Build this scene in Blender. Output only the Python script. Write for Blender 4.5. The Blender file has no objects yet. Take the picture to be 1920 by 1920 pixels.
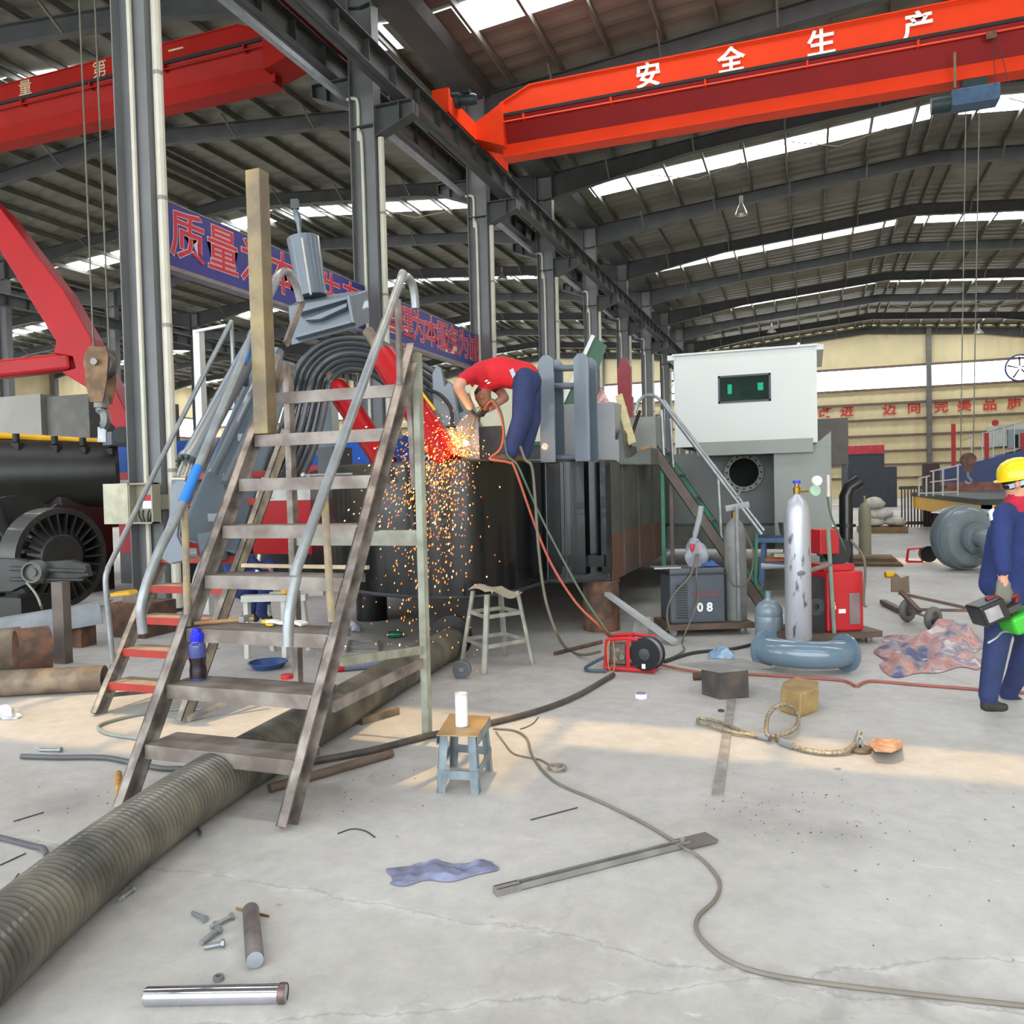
import bpy, math, random
from mathutils import Vector as V, Matrix
import numpy as np
random.seed(7)
SC = bpy.context.scene
COL = SC.collection

# ------------------------------------------------------------------ camera
F = 1550.0                       # focal length in pixels of the 1920 x 1920 frame
YAW, PITCH, ROLL = 0.3466, -0.03144, -0.02404
CAMZ = 1.6
_cy, _sy = math.cos(YAW), math.sin(YAW)
_f = V((-_sy*math.cos(PITCH), _cy*math.cos(PITCH), math.sin(PITCH)))
_r0 = V((_cy, _sy, 0)); _u0 = _r0.cross(_f)
_r = _r0*math.cos(ROLL) + _u0*math.sin(ROLL)
_u = -_r0*math.sin(ROLL) + _u0*math.cos(ROLL)
CAM = V((0, 0, CAMZ))
cam_data = bpy.data.cameras.new('camera')
cam_data.sensor_width = 36; cam_data.sensor_fit = 'HORIZONTAL'
cam_data.lens = 36*F/1920
cam_data.clip_start = .05; cam_data.clip_end = 400
cam = bpy.data.objects.new('camera', cam_data); COL.objects.link(cam)
cam.matrix_world = Matrix(((_r.x, _u.x, -_f.x, 0), (_r.y, _u.y, -_f.y, 0), (_r.z, _u.z, -_f.z, CAMZ), (0, 0, 0, 1)))
SC.camera = cam

# ------------------------------------------------------------------ light
world = bpy.data.worlds.new('world'); SC.world = world; world.use_nodes = True
world.cycles.sampling_method = 'NONE'
bg = world.node_tree.nodes['Background']
bg.inputs[0].default_value = (.86, .93, 1, 1); bg.inputs[1].default_value = 6.3
sun_d = bpy.data.lights.new('sun', 'SUN'); sun_d.energy = 6.5; sun_d.color = (1, .66, .28); sun_d.angle = .012
sun = bpy.data.objects.new('sun', sun_d); COL.objects.link(sun); sun.location = (-20, 6, 40)
SUN_DIR = V((.14, -.088, -1)).normalized()     # the way the light travels
sun.rotation_euler = SUN_DIR.to_track_quat('-Z', 'Y').to_euler()
SKYLIGHT = 15.0
SC.view_settings.view_transform = 'Standard'; SC.view_settings.look = 'None'
SC.view_settings.gamma = 1; SC.view_settings.use_curve_mapping = False
SC.view_settings.exposure = -0.22
SC.cycles.use_denoising = True
SC.cycles.sample_clamp_indirect = 6
SC.cycles.max_bounces = 4; SC.cycles.diffuse_bounces = 3; SC.cycles.use_adaptive_sampling = True; SC.cycles.adaptive_threshold = .08; SC.cycles.adaptive_min_samples = 16; SC.cycles.transparent_max_bounces = 8

# ------------------------------------------------------------------ measuring helpers: a point of the place from where it shows and one known coordinate
def ray(x, y): return _r*((x-960)/F) - _u*((y-960)/F) + _f
def at(x, y, d): return CAM + ray(x, y)*d
def gp(x, y, z=0.0):
    r = ray(x, y); return CAM + r*((z-CAMZ)/r.z)
def px(x, y, X):
    r = ray(x, y); return CAM + r*(X/r.x)
def py(x, y, Y):
    r = ray(x, y); return CAM + r*(Y/r.y)

# ------------------------------------------------------------------ materials
def lin(c):
    return tuple(((v/255)/12.92 if v/255 <= .04045 else ((v/255+.055)/1.055)**2.4) for v in c)
MATS = {}
def M(name, rgb=None, rough=.6, metal=0., rgb2=None, scale=5., var=.25, bump=0., bscale=40., emit=0., detail=4., stretch=None, lo=.4, hi=.65, coat=0., spec=.5):
    if name in MATS: return MATS[name]
    m = bpy.data.materials.new(name); m.use_nodes = True
    nt = m.node_tree; b = nt.nodes['Principled BSDF']
    b.inputs['Roughness'].default_value = rough; b.inputs['Metallic'].default_value = metal
    b.inputs['Coat Weight'].default_value = coat; b.inputs['Specular IOR Level'].default_value = spec
    c1 = lin(rgb); c2 = lin(rgb2) if rgb2 else tuple(v*(1-var) for v in c1)
    tc = nt.nodes.new('ShaderNodeTexCoord'); mp = nt.nodes.new('ShaderNodeMapping')
    nt.links.new(tc.outputs['Object'], mp.inputs[0])
    if stretch: mp.inputs['Scale'].default_value = stretch
    n = nt.nodes.new('ShaderNodeTexNoise'); n.inputs['Scale'].default_value = scale; n.inputs['Detail'].default_value = detail
    nt.links.new(mp.outputs[0], n.inputs['Vector'])
    rp = nt.nodes.new('ShaderNodeValToRGB')
    rp.color_ramp.elements[0].position = lo; rp.color_ramp.elements[1].position = hi
    rp.color_ramp.elements[0].color = (*c2, 1); rp.color_ramp.elements[1].color = (*c1, 1)
    nt.links.new(n.outputs[0], rp.inputs[0]); nt.links.new(rp.outputs[0], b.inputs['Base Color'])
    if bump:
        n2 = nt.nodes.new('ShaderNodeTexNoise'); n2.inputs['Scale'].default_value = bscale; n2.inputs['Detail'].default_value = 3
        nt.links.new(mp.outputs[0], n2.inputs['Vector'])
        bp = nt.nodes.new('ShaderNodeBump'); bp.inputs['Strength'].default_value = bump; bp.inputs['Distance'].default_value = .02
        nt.links.new(n2.outputs[0], bp.inputs['Height']); nt.links.new(bp.outputs[0], b.inputs['Normal'])
    if emit:
        b.inputs['Emission Color'].default_value = (*c1, 1); b.inputs['Emission Strength'].default_value = emit
    MATS[name] = m
    return m

# ------------------------------------------------------------------ mesh builder
def perp(d):
    d = V(d).normalized(); a = V((0, 0, 1)) if abs(d.z) < .9 else V((1, 0, 0))
    s = d.cross(a).normalized(); return s, s.cross(d).normalized()
class MB:
    def __init__(self): self.v = []; self.f = []; self.m = []; self.mi = 0
    def _add(self, vs, fs):
        o = len(self.v); self.v += [V(p) for p in vs]; self.f += [tuple(i+o for i in f) for f in fs]; self.m += [self.mi]*len(fs); return self
    def hexa(self, p):      # eight corners: 0-3 bottom ring, 4-7 top ring
        return self._add(p, [(0, 3, 2, 1), (4, 5, 6, 7), (0, 1, 5, 4), (1, 2, 6, 5), (2, 3, 7, 6), (3, 0, 4, 7)])
    def box(self, a, b):    # two opposite corners
        x0, x1 = sorted((a[0], b[0])); y0, y1 = sorted((a[1], b[1])); z0, z1 = sorted((a[2], b[2]))
        return self.hexa([(x0, y0, z0), (x1, y0, z0), (x1, y1, z0), (x0, y1, z0), (x0, y0, z1), (x1, y0, z1), (x1, y1, z1), (x0, y1, z1)])
    def obox(self, c, ax, ay, az):   # centre and three half vectors
        c, ax, ay, az = V(c), V(ax), V(ay), V(az)
        return self.hexa([c-ax-ay-az, c+ax-ay-az, c+ax+ay-az, c-ax+ay-az, c-ax-ay+az, c+ax-ay+az, c+ax+ay+az, c-ax+ay+az])
    def bar(self, p, q, w, h, up=(0, 0, 1)):
        p, q = V(p), V(q); d = (q-p).normalized(); s = d.cross(V(up))
        if s.length < 1e-4: s = d.cross(V((0, 1, 0)))
        s.normalize(); u = s.cross(d).normalized()
        return self.obox((p+q)/2, (q-p)/2, s*w/2, u*h/2)
    def channel(self, p, q, w, h, t, open_dir, up=(0, 0, 1)):
        # a rolled channel: web on one side, two flanges; open_dir is the side it opens to
        p, q = V(p), V(q); d = (q-p).normalized(); o = V(open_dir); o = (o-d*o.dot(d)).normalized(); u = d.cross(o).normalized()
        m = (p+q)/2; L = (q-p)/2
        self.obox(m-o*(w/2-t/2), L, o*t/2, u*h/2)
        self.obox(m+u*(h/2-t/2), L, o*w/2, u*t/2); self.obox(m-u*(h/2-t/2), L, o*w/2, u*t/2)
        return self
    def tube(self, pts, r, n=10, cap=True, closed=False):
        pts = [V(p) for p in pts]; N = len(pts); rs = (list(r)+[r[-1]]*N)[:N] if isinstance(r, (list, tuple)) else [r]*N
        t0 = (pts[1]-pts[0]).normalized(); s, u = perp(t0); vs = []
        for i in range(N):
            if closed: t = (pts[(i+1) % N]-pts[i-1])
            else: t = pts[min(i+1, N-1)]-pts[max(i-1, 0)]
            if t.length < 1e-9: t = t0
            t = t.normalized(); s = (s-t*s.dot(t)).normalized(); u = t.cross(s)
            for k in range(n):
                a = 2*math.pi*k/n; vs.append(pts[i]+(s*math.cos(a)+u*math.sin(a))*rs[i])
        fs = []
        for i in range(N if closed else N-1):
            j = (i+1) % N
            for k in range(n): fs.append((i*n+k, i*n+(k+1) % n, j*n+(k+1) % n, j*n+k))
        if cap and not closed: fs += [tuple(range(n-1, -1, -1)), tuple((N-1)*n+k for k in range(n))]
        return self._add(vs, fs)
    def cyl(self, p, q, r, r2=None, n=16): return self.tube([p, q], [r, r if r2 is None else r2], n)
    def lathe(self, prof, o, axis=(0, 0, 1), n=20, side=None):
        o, a = V(o), V(axis).normalized()
        s, u = perp(a)
        if side is not None: s = (V(side)-a*V(side).dot(a)).normalized(); u = a.cross(s)
        vs = []
        for (r, h) in prof:
            for k in range(n):
                t = 2*math.pi*k/n; vs.append(o+a*h+(s*math.cos(t)+u*math.sin(t))*max(r, 1e-5))
        fs = []
        for i in range(len(prof)-1):
            for k in range(n): fs.append((i*n+k, i*n+(k+1) % n, (i+1)*n+(k+1) % n, (i+1)*n+k))
        return self._add(vs, fs)
    def ring(self, c, axis, r1, r2, th, n=24):   # flat ring with a hole
        return self.lathe([(r1, -th/2), (r2, -th/2), (r2, th/2), (r1, th/2), (r1, -th/2)], c, axis, n)
    def prism(self, poly, ext):
        ext = V(ext); n = len(poly); vs = [V(p) for p in poly]+[V(p)+ext for p in poly]
        fs = [tuple(range(n-1, -1, -1)), tuple(range(n, 2*n))]+[(i, (i+1) % n, n+(i+1) % n, n+i) for i in range(n)]
        return self._add(vs, fs)
    def ell(self, c, ax, ay, az, n=14, m=8):
        c = V(c); ax, ay, az = V(ax), V(ay), V(az); vs = [c-az]
        for j in range(1, m):
            t = math.pi*j/m
            for k in range(n):
                a = 2*math.pi*k/n; vs.append(c-az*math.cos(t)+(ax*math.cos(a)+ay*math.sin(a))*math.sin(t))
        vs.append(c+az); fs = [(0, 1+(k+1) % n, 1+k) for k in range(n)]
        for j in range(m-2):
            for k in range(n): fs.append((1+j*n+k, 1+j*n+(k+1) % n, 1+(j+1)*n+(k+1) % n, 1+(j+1)*n+k))
        e = len(vs)-1; fs += [(e, 1+(m-2)*n+k, 1+(m-2)*n+(k+1) % n) for k in range(n)]
        return self._add(vs, fs)
    def lumpy(self, c, rx, ry, rz, seed=1, amp=.25, n=16, m=10):
        k0 = len(self.v); self.ell(c, (rx, 0, 0), (0, ry, 0), (0, 0, rz), n, m); rn = random.Random(seed); c = V(c)
        w = [(V((rn.uniform(-1, 1), rn.uniform(-1, 1), rn.uniform(-1, 1))).normalized(), rn.uniform(2, 6), rn.uniform(0, 6)) for _ in range(7)]
        for i in range(k0, len(self.v)):
            d = self.v[i]-c; q = V((d.x/rx, d.y/ry, d.z/rz)); s = 1+amp*sum(math.sin(a.dot(q)*f+ph) for a, f, ph in w)/2.6
            self.v[i] = c+d*s
        return self
    def sph(self, c, r, n=14, m=8): return self.ell(c, (r, 0, 0), (0, r, 0), (0, 0, r), n, m)
    def grid(self, fn, nu, nv):
        vs = [fn(i/(nu-1), j/(nv-1)) for i in range(nu) for j in range(nv)]
        return self._add(vs, [(i*nv+j, (i+1)*nv+j, (i+1)*nv+j+1, i*nv+j+1) for i in range(nu-1) for j in range(nv-1)])
    def build(self, name, mat, parent=None, label=None, cat=None, group=None, kind=None, smooth=True, bevel=0., angle=35):
        me = bpy.data.meshes.new(name)
        if parent is None:
            lo = [min(p[i] for p in self.v) for i in range(3)]; hi = [max(p[i] for p in self.v) for i in range(3)]
            org = V(((lo[0]+hi[0])/2, (lo[1]+hi[1])/2, lo[2]))
        else: org = root_loc(parent)
        me.from_pydata([p-org for p in self.v], [], self.f)
        mats = mat if isinstance(mat, (list, tuple)) else [mat]
        for k in mats: me.materials.append(k)
        if len(mats) > 1: me.polygons.foreach_set('material_index', self.m)
        me.validate()
        if smooth:
            me.polygons.foreach_set('use_smooth', [True]*len(me.polygons)); me.set_sharp_from_angle(angle=math.radians(angle))
        me.update()
        o = bpy.data.objects.new(name, me); COL.objects.link(o)
        if parent is None: o.location = org
        else: o.parent = parent
        if bevel:
            b = o.modifiers.new('bevel', 'BEVEL'); b.width = bevel; b.segments = 2; b.limit_method = 'ANGLE'
        return tag(o, label, cat, group, kind)
def root_loc(p):
    l = V(p.location)
    while p.parent: p = p.parent; l = l+V(p.location)
    return l
def tag(o, label=None, cat=None, group=None, kind=None):
    if label: o['label'] = label
    if cat: o['category'] = cat
    if group: o['group'] = group
    if kind: o['kind'] = kind
    return o
def thing(name, loc, label=None, cat=None, group=None, kind=None):
    o = bpy.data.objects.new(name, None); COL.objects.link(o); o.location = loc; o.empty_display_size = .1
    return tag(o, label, cat, group, kind)
def copy_tree(o, delta=(0, 0, 0), parent=None, **kw):
    c = o.copy(); COL.objects.link(c)
    if parent is None: c.location = V(o.location)+V(delta)
    else: c.parent = parent
    for ch in list(o.children): copy_tree(ch, parent=c)
    for k, v in kw.items(): c[k] = v
    return c
def curve(pts, per=8):
    # smooth line through the points (Catmull-Rom)
    P = [V(p) for p in pts]; P = [P[0]*2-P[1]]+P+[P[-1]*2-P[-2]]; out = []
    for i in range(1, len(P)-2):
        for k in range(per):
            t = k/per; a, b, c, d = P[i-1], P[i], P[i+1], P[i+2]
            out.append(.5*((2*b)+(c-a)*t+(2*a-5*b+4*c-d)*t*t+(3*b-a-3*c+d)*t**3))
    return out+[P[-2]]
def lettering(txt, size, mat, parent, origin, xdir, ydir, bold=0., depth=.004, name='lettering', align='CENTER', squeeze=1., label=None):
    cu = bpy.data.curves.new('lettering', 'FONT'); cu.body = txt; cu.size = size; cu.align_x = align; cu.align_y = 'CENTER'
    cu.offset = bold; cu.extrude = depth/2; cu.resolution_u = 2; cu.dimensions = '2D'
    o = bpy.data.objects.new('lettering_tmp', cu); COL.objects.link(o)
    me = bpy.data.meshes.new_from_object(o); bpy.data.objects.remove(o); bpy.data.curves.remove(cu)
    X, Y = V(xdir).normalized(), V(ydir).normalized(); Z = X.cross(Y); off = V(origin)-(root_loc(parent) if parent else V((0, 0, 0)))
    for v in me.vertices: c = v.co.copy(); v.co = off+X*c.x*squeeze+Y*c.y+Z*c.z
    me.name = name; me.materials.clear(); me.materials.append(mat)
    r = bpy.data.objects.new(name, me); COL.objects.link(r); r.parent = parent
    return tag(r, label)
# ================================================================== the hall
CX = -8.5                    # column row between the two near halls
BAY = 6.2; Y0 = 9.03
HALF = 12.8; EAVE = 12.5; RISE = 1.1
Y_FRONT, Y_BACK = -9.6, 71.2
FRAMES = [Y0+BAY*i for i in range(-2, 11)]
VALLEYS = [CX+2*HALF, CX, CX-2*HALF, CX-4*HALF]          # right wall, rows of columns, far wall

def roof_z(X):
    d = min(abs(X-(CX+HALF)), abs(X-(CX-HALF)), abs(X-(CX-3*HALF)))
    return EAVE+RISE*(1-d/HALF)

# --- floor
FX, FY = (VALLEYS[3]+VALLEYS[0])/2, (Y_FRONT-6+Y_BACK+.4)/2
def floor_material():
    m = bpy.data.materials.new('concrete_floor'); m.use_nodes = True; nt = m.node_tree; b = nt.nodes['Principled BSDF']
    L = nt.links.new; N = nt.nodes.new
    tc = N('ShaderNodeTexCoord')
    def noise(scale, detail, rough=.6, vec=None, dist=0):
        n = N('ShaderNodeTexNoise'); n.inputs['Scale'].default_value = scale; n.inputs['Detail'].default_value = detail
        n.inputs['Roughness'].default_value = rough; n.inputs['Distortion'].default_value = dist
        L(vec or tc.outputs['Object'], n.inputs['Vector']); return n.outputs[0]
    def ramp(src, a, b_, ca, cb):
        r = N('ShaderNodeValToRGB'); r.color_ramp.elements[0].position = a; r.color_ramp.elements[1].position = b_
        r.color_ramp.elements[0].color = (*ca, 1); r.color_ramp.elements[1].color = (*cb, 1); L(src, r.inputs[0]); return r.outputs[0]
    def mix(fac, a, c, mode='MIX'):
        x = N('ShaderNodeMix'); x.data_type = 'RGBA'; x.blend_type = mode
        for s, i in ((fac, 0), (a, 6), (c, 7)):
            if hasattr(s, 'type'): L(s, x.inputs[i])
            else: x.inputs[i].default_value = s
        return x.outputs[2]
    base = ramp(noise(.55, 7, .62), .3, .7, lin((176, 172, 165)), lin((198, 195, 191)))
    fine = ramp(noise(9, 6, .7), .3, .75, (.82, .82, .82), (1.06, 1.06, 1.06))
    c = mix(1., base, fine, 'MULTIPLY')
    # dark oily stains
    st = ramp(noise(1.15, 5, .65, dist=.6), .60, .76, (0, 0, 0), (1, 1, 1))
    c = mix(mix(1., st, (.5, .5, .5, 1), 'MULTIPLY'), c, (*lin((112, 108, 102)), 1))
    sp = ramp(noise(13, 3, .6), .70, .76, (0, 0, 0), (1, 1, 1))
    c = mix(mix(1., sp, (.45, .45, .45, 1), 'MULTIPLY'), c, (*lin((96, 92, 90)), 1))
    # pale scratches, drawn out along the travel way
    mp = N('ShaderNodeMapping'); mp.inputs['Scale'].default_value = (2.2, 11, 1); mp.inputs['Rotation'].default_value = (0, 0, .25); L(tc.outputs['Object'], mp.inputs[0])
    sc = ramp(noise(2.2, 6, .75, mp.outputs[0]), .64, .70, (0, 0, 0), (1, 1, 1))
    c = mix(mix(1., sc, (.5, .5, .5, 1), 'MULTIPLY'), c, (*lin((222, 221, 218)), 1))
    # cracks
    wv = N('ShaderNodeVectorMath'); wv.operation = 'ADD'; nz = N('ShaderNodeTexNoise'); nz.inputs['Scale'].default_value = 1.6; nz.inputs['Detail'].default_value = 5
    L(tc.outputs['Object'], nz.inputs['Vector']); L(tc.outputs['Object'], wv.inputs[0]); L(nz.outputs['Color'], wv.inputs[1])
    vo = N('ShaderNodeTexVoronoi'); vo.feature = 'DISTANCE_TO_EDGE'; vo.inputs['Scale'].default_value = .33; L(wv.outputs[0], vo.inputs['Vector'])
    cr = ramp(vo.outputs['Distance'], .0, .004, (1, 1, 1), (0, 0, 0))
    c = mix(mix(1., cr, (.10, .10, .10, 1), 'MULTIPLY'), c, (*lin((104, 101, 98)), 1))
    # two long cracks with pale dust beside them
    for (pa, pb) in ((gp(330, 1628), gp(1240, 1795)), (gp(1000, 1872), gp(1900, 1800))):
        tv = (pb-pa).normalized(); nv = V((-tv.y, tv.x, 0)); off = nv.dot(V((pa.x-FX, pa.y-FY, 0)))
        dt = N('ShaderNodeVectorMath'); dt.operation = 'DOT_PRODUCT'; L(tc.outputs['Object'], dt.inputs[0]); dt.inputs[1].default_value = nv
        ma = N('ShaderNodeMath'); ma.operation = 'MULTIPLY_ADD'; L(noise(2.2, 6, .65), ma.inputs[0]); ma.inputs[1].default_value = .3; L(dt.outputs['Value'], ma.inputs[2])
        sb_ = N('ShaderNodeMath'); sb_.operation = 'SUBTRACT'; L(ma.outputs[0], sb_.inputs[0]); sb_.inputs[1].default_value = off+.15
        ab_ = N('ShaderNodeMath'); ab_.operation = 'ABSOLUTE'; L(sb_.outputs[0], ab_.inputs[0])
        c = mix(mix(1., ramp(ab_.outputs[0], .01, .05, (.28, .28, .28), (0, 0, 0)), ramp(noise(9, 4), .45, .6, (0, 0, 0), (1, 1, 1)), 'MULTIPLY'), c, (*lin((222, 221, 218)), 1))
        c = mix(ramp(ab_.outputs[0], .002, .008, (.38, .38, .38), (0, 0, 0)), c, (*lin((120, 116, 112)), 1))
    # soot and oil where steel was cut on the floor
    for (q, r_, k_) in ((gp(1560, 1562), .20, .34), (gp(1400, 1535), .25, .26), (gp(1460, 1500), .2, .22), (gp(120, 1510), .25, .4), (gp(640, 1500), .35, .2), (gp(1120, 1160), 1.2, .35), (gp(870, 1330), .5, .2)):
        ds = N('ShaderNodeVectorMath'); ds.operation = 'DISTANCE'; L(tc.outputs['Object'], ds.inputs[0]); ds.inputs[1].default_value = (q.x-FX, q.y-FY, .3)
        nn = N('ShaderNodeMath'); nn.operation = 'MULTIPLY_ADD'; L(noise(5, 5, .7), nn.inputs[0]); nn.inputs[1].default_value = r_*1.1; L(ds.outputs['Value'], nn.inputs[2])
        mk = ramp(nn.outputs[0], r_*.75, r_*1.75, (k_, k_, k_), (0, 0, 0)); c = mix(mk, c, (*lin((104, 101, 98)), 1))
    L(c, b.inputs['Base Color'])
    rr = ramp(noise(2.5, 4), .3, .7, (.45, .45, .45), (.7, .7, .7)); L(rr, b.inputs['Roughness'])
    bp = N('ShaderNodeBump'); bp.inputs['Strength'].default_value = .12; bp.inputs['Distance'].default_value = .01
    L(noise(25, 5), bp.inputs['Height']); L(bp.outputs[0], b.inputs['Normal'])
    return m
fl = MB().box((VALLEYS[3]-.4, Y_FRONT-6, -.3), (VALLEYS[0]+.4, Y_BACK+.4, 0)).build('floor', floor_material(), kind='structure', smooth=False)
fl.location.z = -.3

roofm = M('roof_sheet', (116, 114, 100), rough=.5, var=.3, scale=.6)
steel_dark = M('painted_steel', (70, 72, 71), rough=.55, var=.25, scale=2)
steel_col = M('column_paint', (112, 113, 113), rough=.5, var=.14, scale=1.5)
purlin_m = M('purlin_paint', (104, 104, 92), rough=.55, var=.3, scale=1)
pvc = M('cream_pipe', (206, 201, 184), rough=.4, var=.08)

def skylight_material():
    m = bpy.data.materials.new('skylight_sheet'); m.use_nodes = True; nt = m.node_tree
    nt.nodes.remove(nt.nodes['Principled BSDF']); out = nt.nodes['Material Output']
    e = nt.nodes.new('ShaderNodeEmission'); e.inputs[0].default_value = (.93, .97, 1, 1); e.inputs[1].default_value = SKYLIGHT
    t = nt.nodes.new('ShaderNodeBsdfTransparent'); t.inputs[0].default_value = (.45, .45, .45, 1)
    a = nt.nodes.new('ShaderNodeAddShader'); nt.links.new(e.outputs[0], a.inputs[0]); nt.links.new(t.outputs[0], a.inputs[1])
    nt.links.new(a.outputs[0], out.inputs[0]); m.cycles.emission_sampling = 'FRONT'; return m
skym = skylight_material(); skym_far = skylight_material(); skym_far.name = 'skylight_sheet_far_hall'; skym_far.cycles.emission_sampling = 'NONE'

ceiling = thing('ceiling', (0, 0, EAVE), kind='structure')
SKY_W = 1.15
SKY_Y = [Y0+BAY*(i+.5) for i in (-3, -1, 1, 3, 5, 7, 9)]
PURLIN_D = [.35]+[1.35*k+.9 for k in range(0, 9)]            # distances from the ridge
NEAR_U = 1-5.2/HALF
def slope(Xr, sgn, nm):
    """one roof slope: ribbed sheet with gaps for the skylight strips, purlins, panes"""
    Xe = Xr+sgn*HALF; zr = EAVE+RISE
    segs = []; y = Y_FRONT
    near = (sgn < 0 and Xr > CX)          # unseen near strip is widened and part-blanked to shape the floor's sun patch
    gaps = [(s-(.85 if near and k == 1 else SKY_W/2), s+SKY_W/2) for k, s in enumerate(SKY_Y)]
    for (g0, g1) in gaps:
        if g0 > y: segs.append((y, g0)); y = g1
    segs.append((y, Y_BACK))
    mb = MB(); g = .45                 # valley gutter and ridge cap keep clear of the strips
    for (a, b) in segs:
        n = max(2, int((b-a)/.16)); pr = []
        for k in range(n+1):
            yy = a+(b-a)*k/n; pr.append((yy, .03 if (k//2) % 2 else 0))
        for (ya, da), (yb, db) in zip(pr, pr[1:]):
            mb._add([(Xr, ya, zr+da), (Xr, yb, zr+db), (Xe, yb, EAVE+db), (Xe, ya, EAVE+da)], [(0, 1, 2, 3)])
    def plate(u0, u1, ya, yb):
        mb._add([(Xr+sgn*HALF*u0, ya, zr-RISE*u0), (Xr+sgn*HALF*u0, yb, zr-RISE*u0), (Xr+sgn*HALF*u1, yb, zr-RISE*u1), (Xr+sgn*HALF*u1, ya, zr-RISE*u1)], [(0, 1, 2, 3)])
    for (g0, g1) in gaps:              # plain sheet at ridge and gutter beside each strip
        plate(0, .35/HALF, g0, g1); plate(1-g*2/HALF, 1, g0, g1)
    if near: plate(.35/HALF, NEAR_U, gaps[1][0], SKY_Y[1]+.05)  # added sheet blanks part of the unseen strip, narrowing the sun patch
    mb.build('roof_sheet', roofm, ceiling, smooth=False)
    for d in PURLIN_D:
        z = zr-RISE*d/HALF; X = Xr+sgn*d
        MB().channel((X, Y_FRONT, z-.12), (X, Y_BACK, z-.12), .07, .2, .012, (sgn, 0, 0)).build('purlin', purlin_m, ceiling, smooth=False)
    edges = sorted([.35]+[d for d in PURLIN_D if .4 < d < HALF-.9]+[HALF-.9])
    return [(sgn, Xr, a, b) for a, b in zip(edges, edges[1:]) if b-a > .1]
wn = [0]
for Xr in (CX+HALF, CX-HALF, CX-3*HALF):
    for sgn in (-1, 1):
        panes = slope(Xr, sgn, '')
        for s in SKY_Y:
            wn[0] += 1
            w = thing(f'window_{wn[0]}', (Xr+sgn*HALF/2, s, EAVE+RISE/2), kind='structure')
            for (g_, xr, a, b) in panes:
                za, zb = EAVE+RISE*(1-a/HALF)+.012, EAVE+RISE*(1-b/HALF)+.012
                lo_, hi_ = s-SKY_W/2, s+SKY_W/2
                if s == SKY_Y[1] and xr > CX and g_ < 0: lo_ = s-.85 if (a+b)/2 > HALF*NEAR_U else s+.05  # panes out of view, sized to shape the sun patch
                qd = [(xr+g_*a, lo_, za), (xr+g_*(b-.02), lo_, zb), (xr+g_*(b-.02), hi_, zb), (xr+g_*a, hi_, za)]
                MB()._add(qd if g_ < 0 else qd[::-1], [(0, 1, 2, 3)]).build('pane', skym if Xr > CX-2*HALF else skym_far, w, smooth=False)

# --- rafters: tapered I-beams, one pair per frame and hall
def rafter(Xa, za, Xb, zb, Y, da, dm, db):
    """from the column (Xa) to the ridge (Xb)"""
    mb = MB(); n = V((-(zb-za), 0, Xb-Xa)).normalized()
    if n.z < 0: n = -n
    f = .38; Xm, zm = Xa+(Xb-Xa)*f, za+(zb-za)*f
    top = [V((Xa, Y, za)), V((Xm, Y, zm)), V((Xb, Y, zb))]; dep = [da, dm, db]
    bot = [p-V((0, 0, d)) for p, d in zip(top, dep)]
    mb.prism([p+V((0, -.006, 0)) for p in top+bot[::-1]], (0, .012, 0))
    for line in (top, bot):
        for a, b in zip(line, line[1:]): mb.bar(a, b, .24, .02, up=(0, 0, 1))
    mb.build('beam', steel_dark, kind='structure', smooth=False)
    b2 = MB()
    for k, d in enumerate((2.2, 4.9, 7.7, 10.5)):
        t = 1-d/HALF; X = Xa+(Xb-Xa)*t; zt = za+(zb-za)*t
        dd = da+(dm-da)*min(t/f, 1) if t < f else dm+(db-dm)*(t-f)/(1-f)
        MB().bar((X, Y-.1, zt-dd), (X, Y-.75, zt-.02), .05, .05).build('fly_brace', purlin_m, braces, smooth=False)
braces = thing('trim_1', (0, 0, EAVE), kind='structure')
for Y in FRAMES:
    for Xr in (CX+HALF, CX-HALF, CX-3*HALF):
        for sgn in (-1, 1):
            if Xr < CX-2*HALF and Y < 20: continue
            rafter(Xr+sgn*HALF, EAVE-.25, Xr, EAVE+RISE-.25, Y, .85, .42, .46)
# thin tie rods under the roof, in pairs
tie = M('tie_rod', (205, 198, 170), rough=.4, var=.1)
for (Ya, X) in ((28.5, -3.6), (28.5, 1.0), (28.5, 7.3), (59, 0), (59, 6), (59, 11), (28.5, -14.5), (28.5, -17)):
    for s in (-1, 1):
        MB().tube([(X, Ya+1.3, roof_z(X)-.75), (X+s*1.5, Ya+1.0+.4*s, roof_z(X+s*1.5)-.5)], .016, 6).build('tie_rod', tie, braces)

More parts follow.
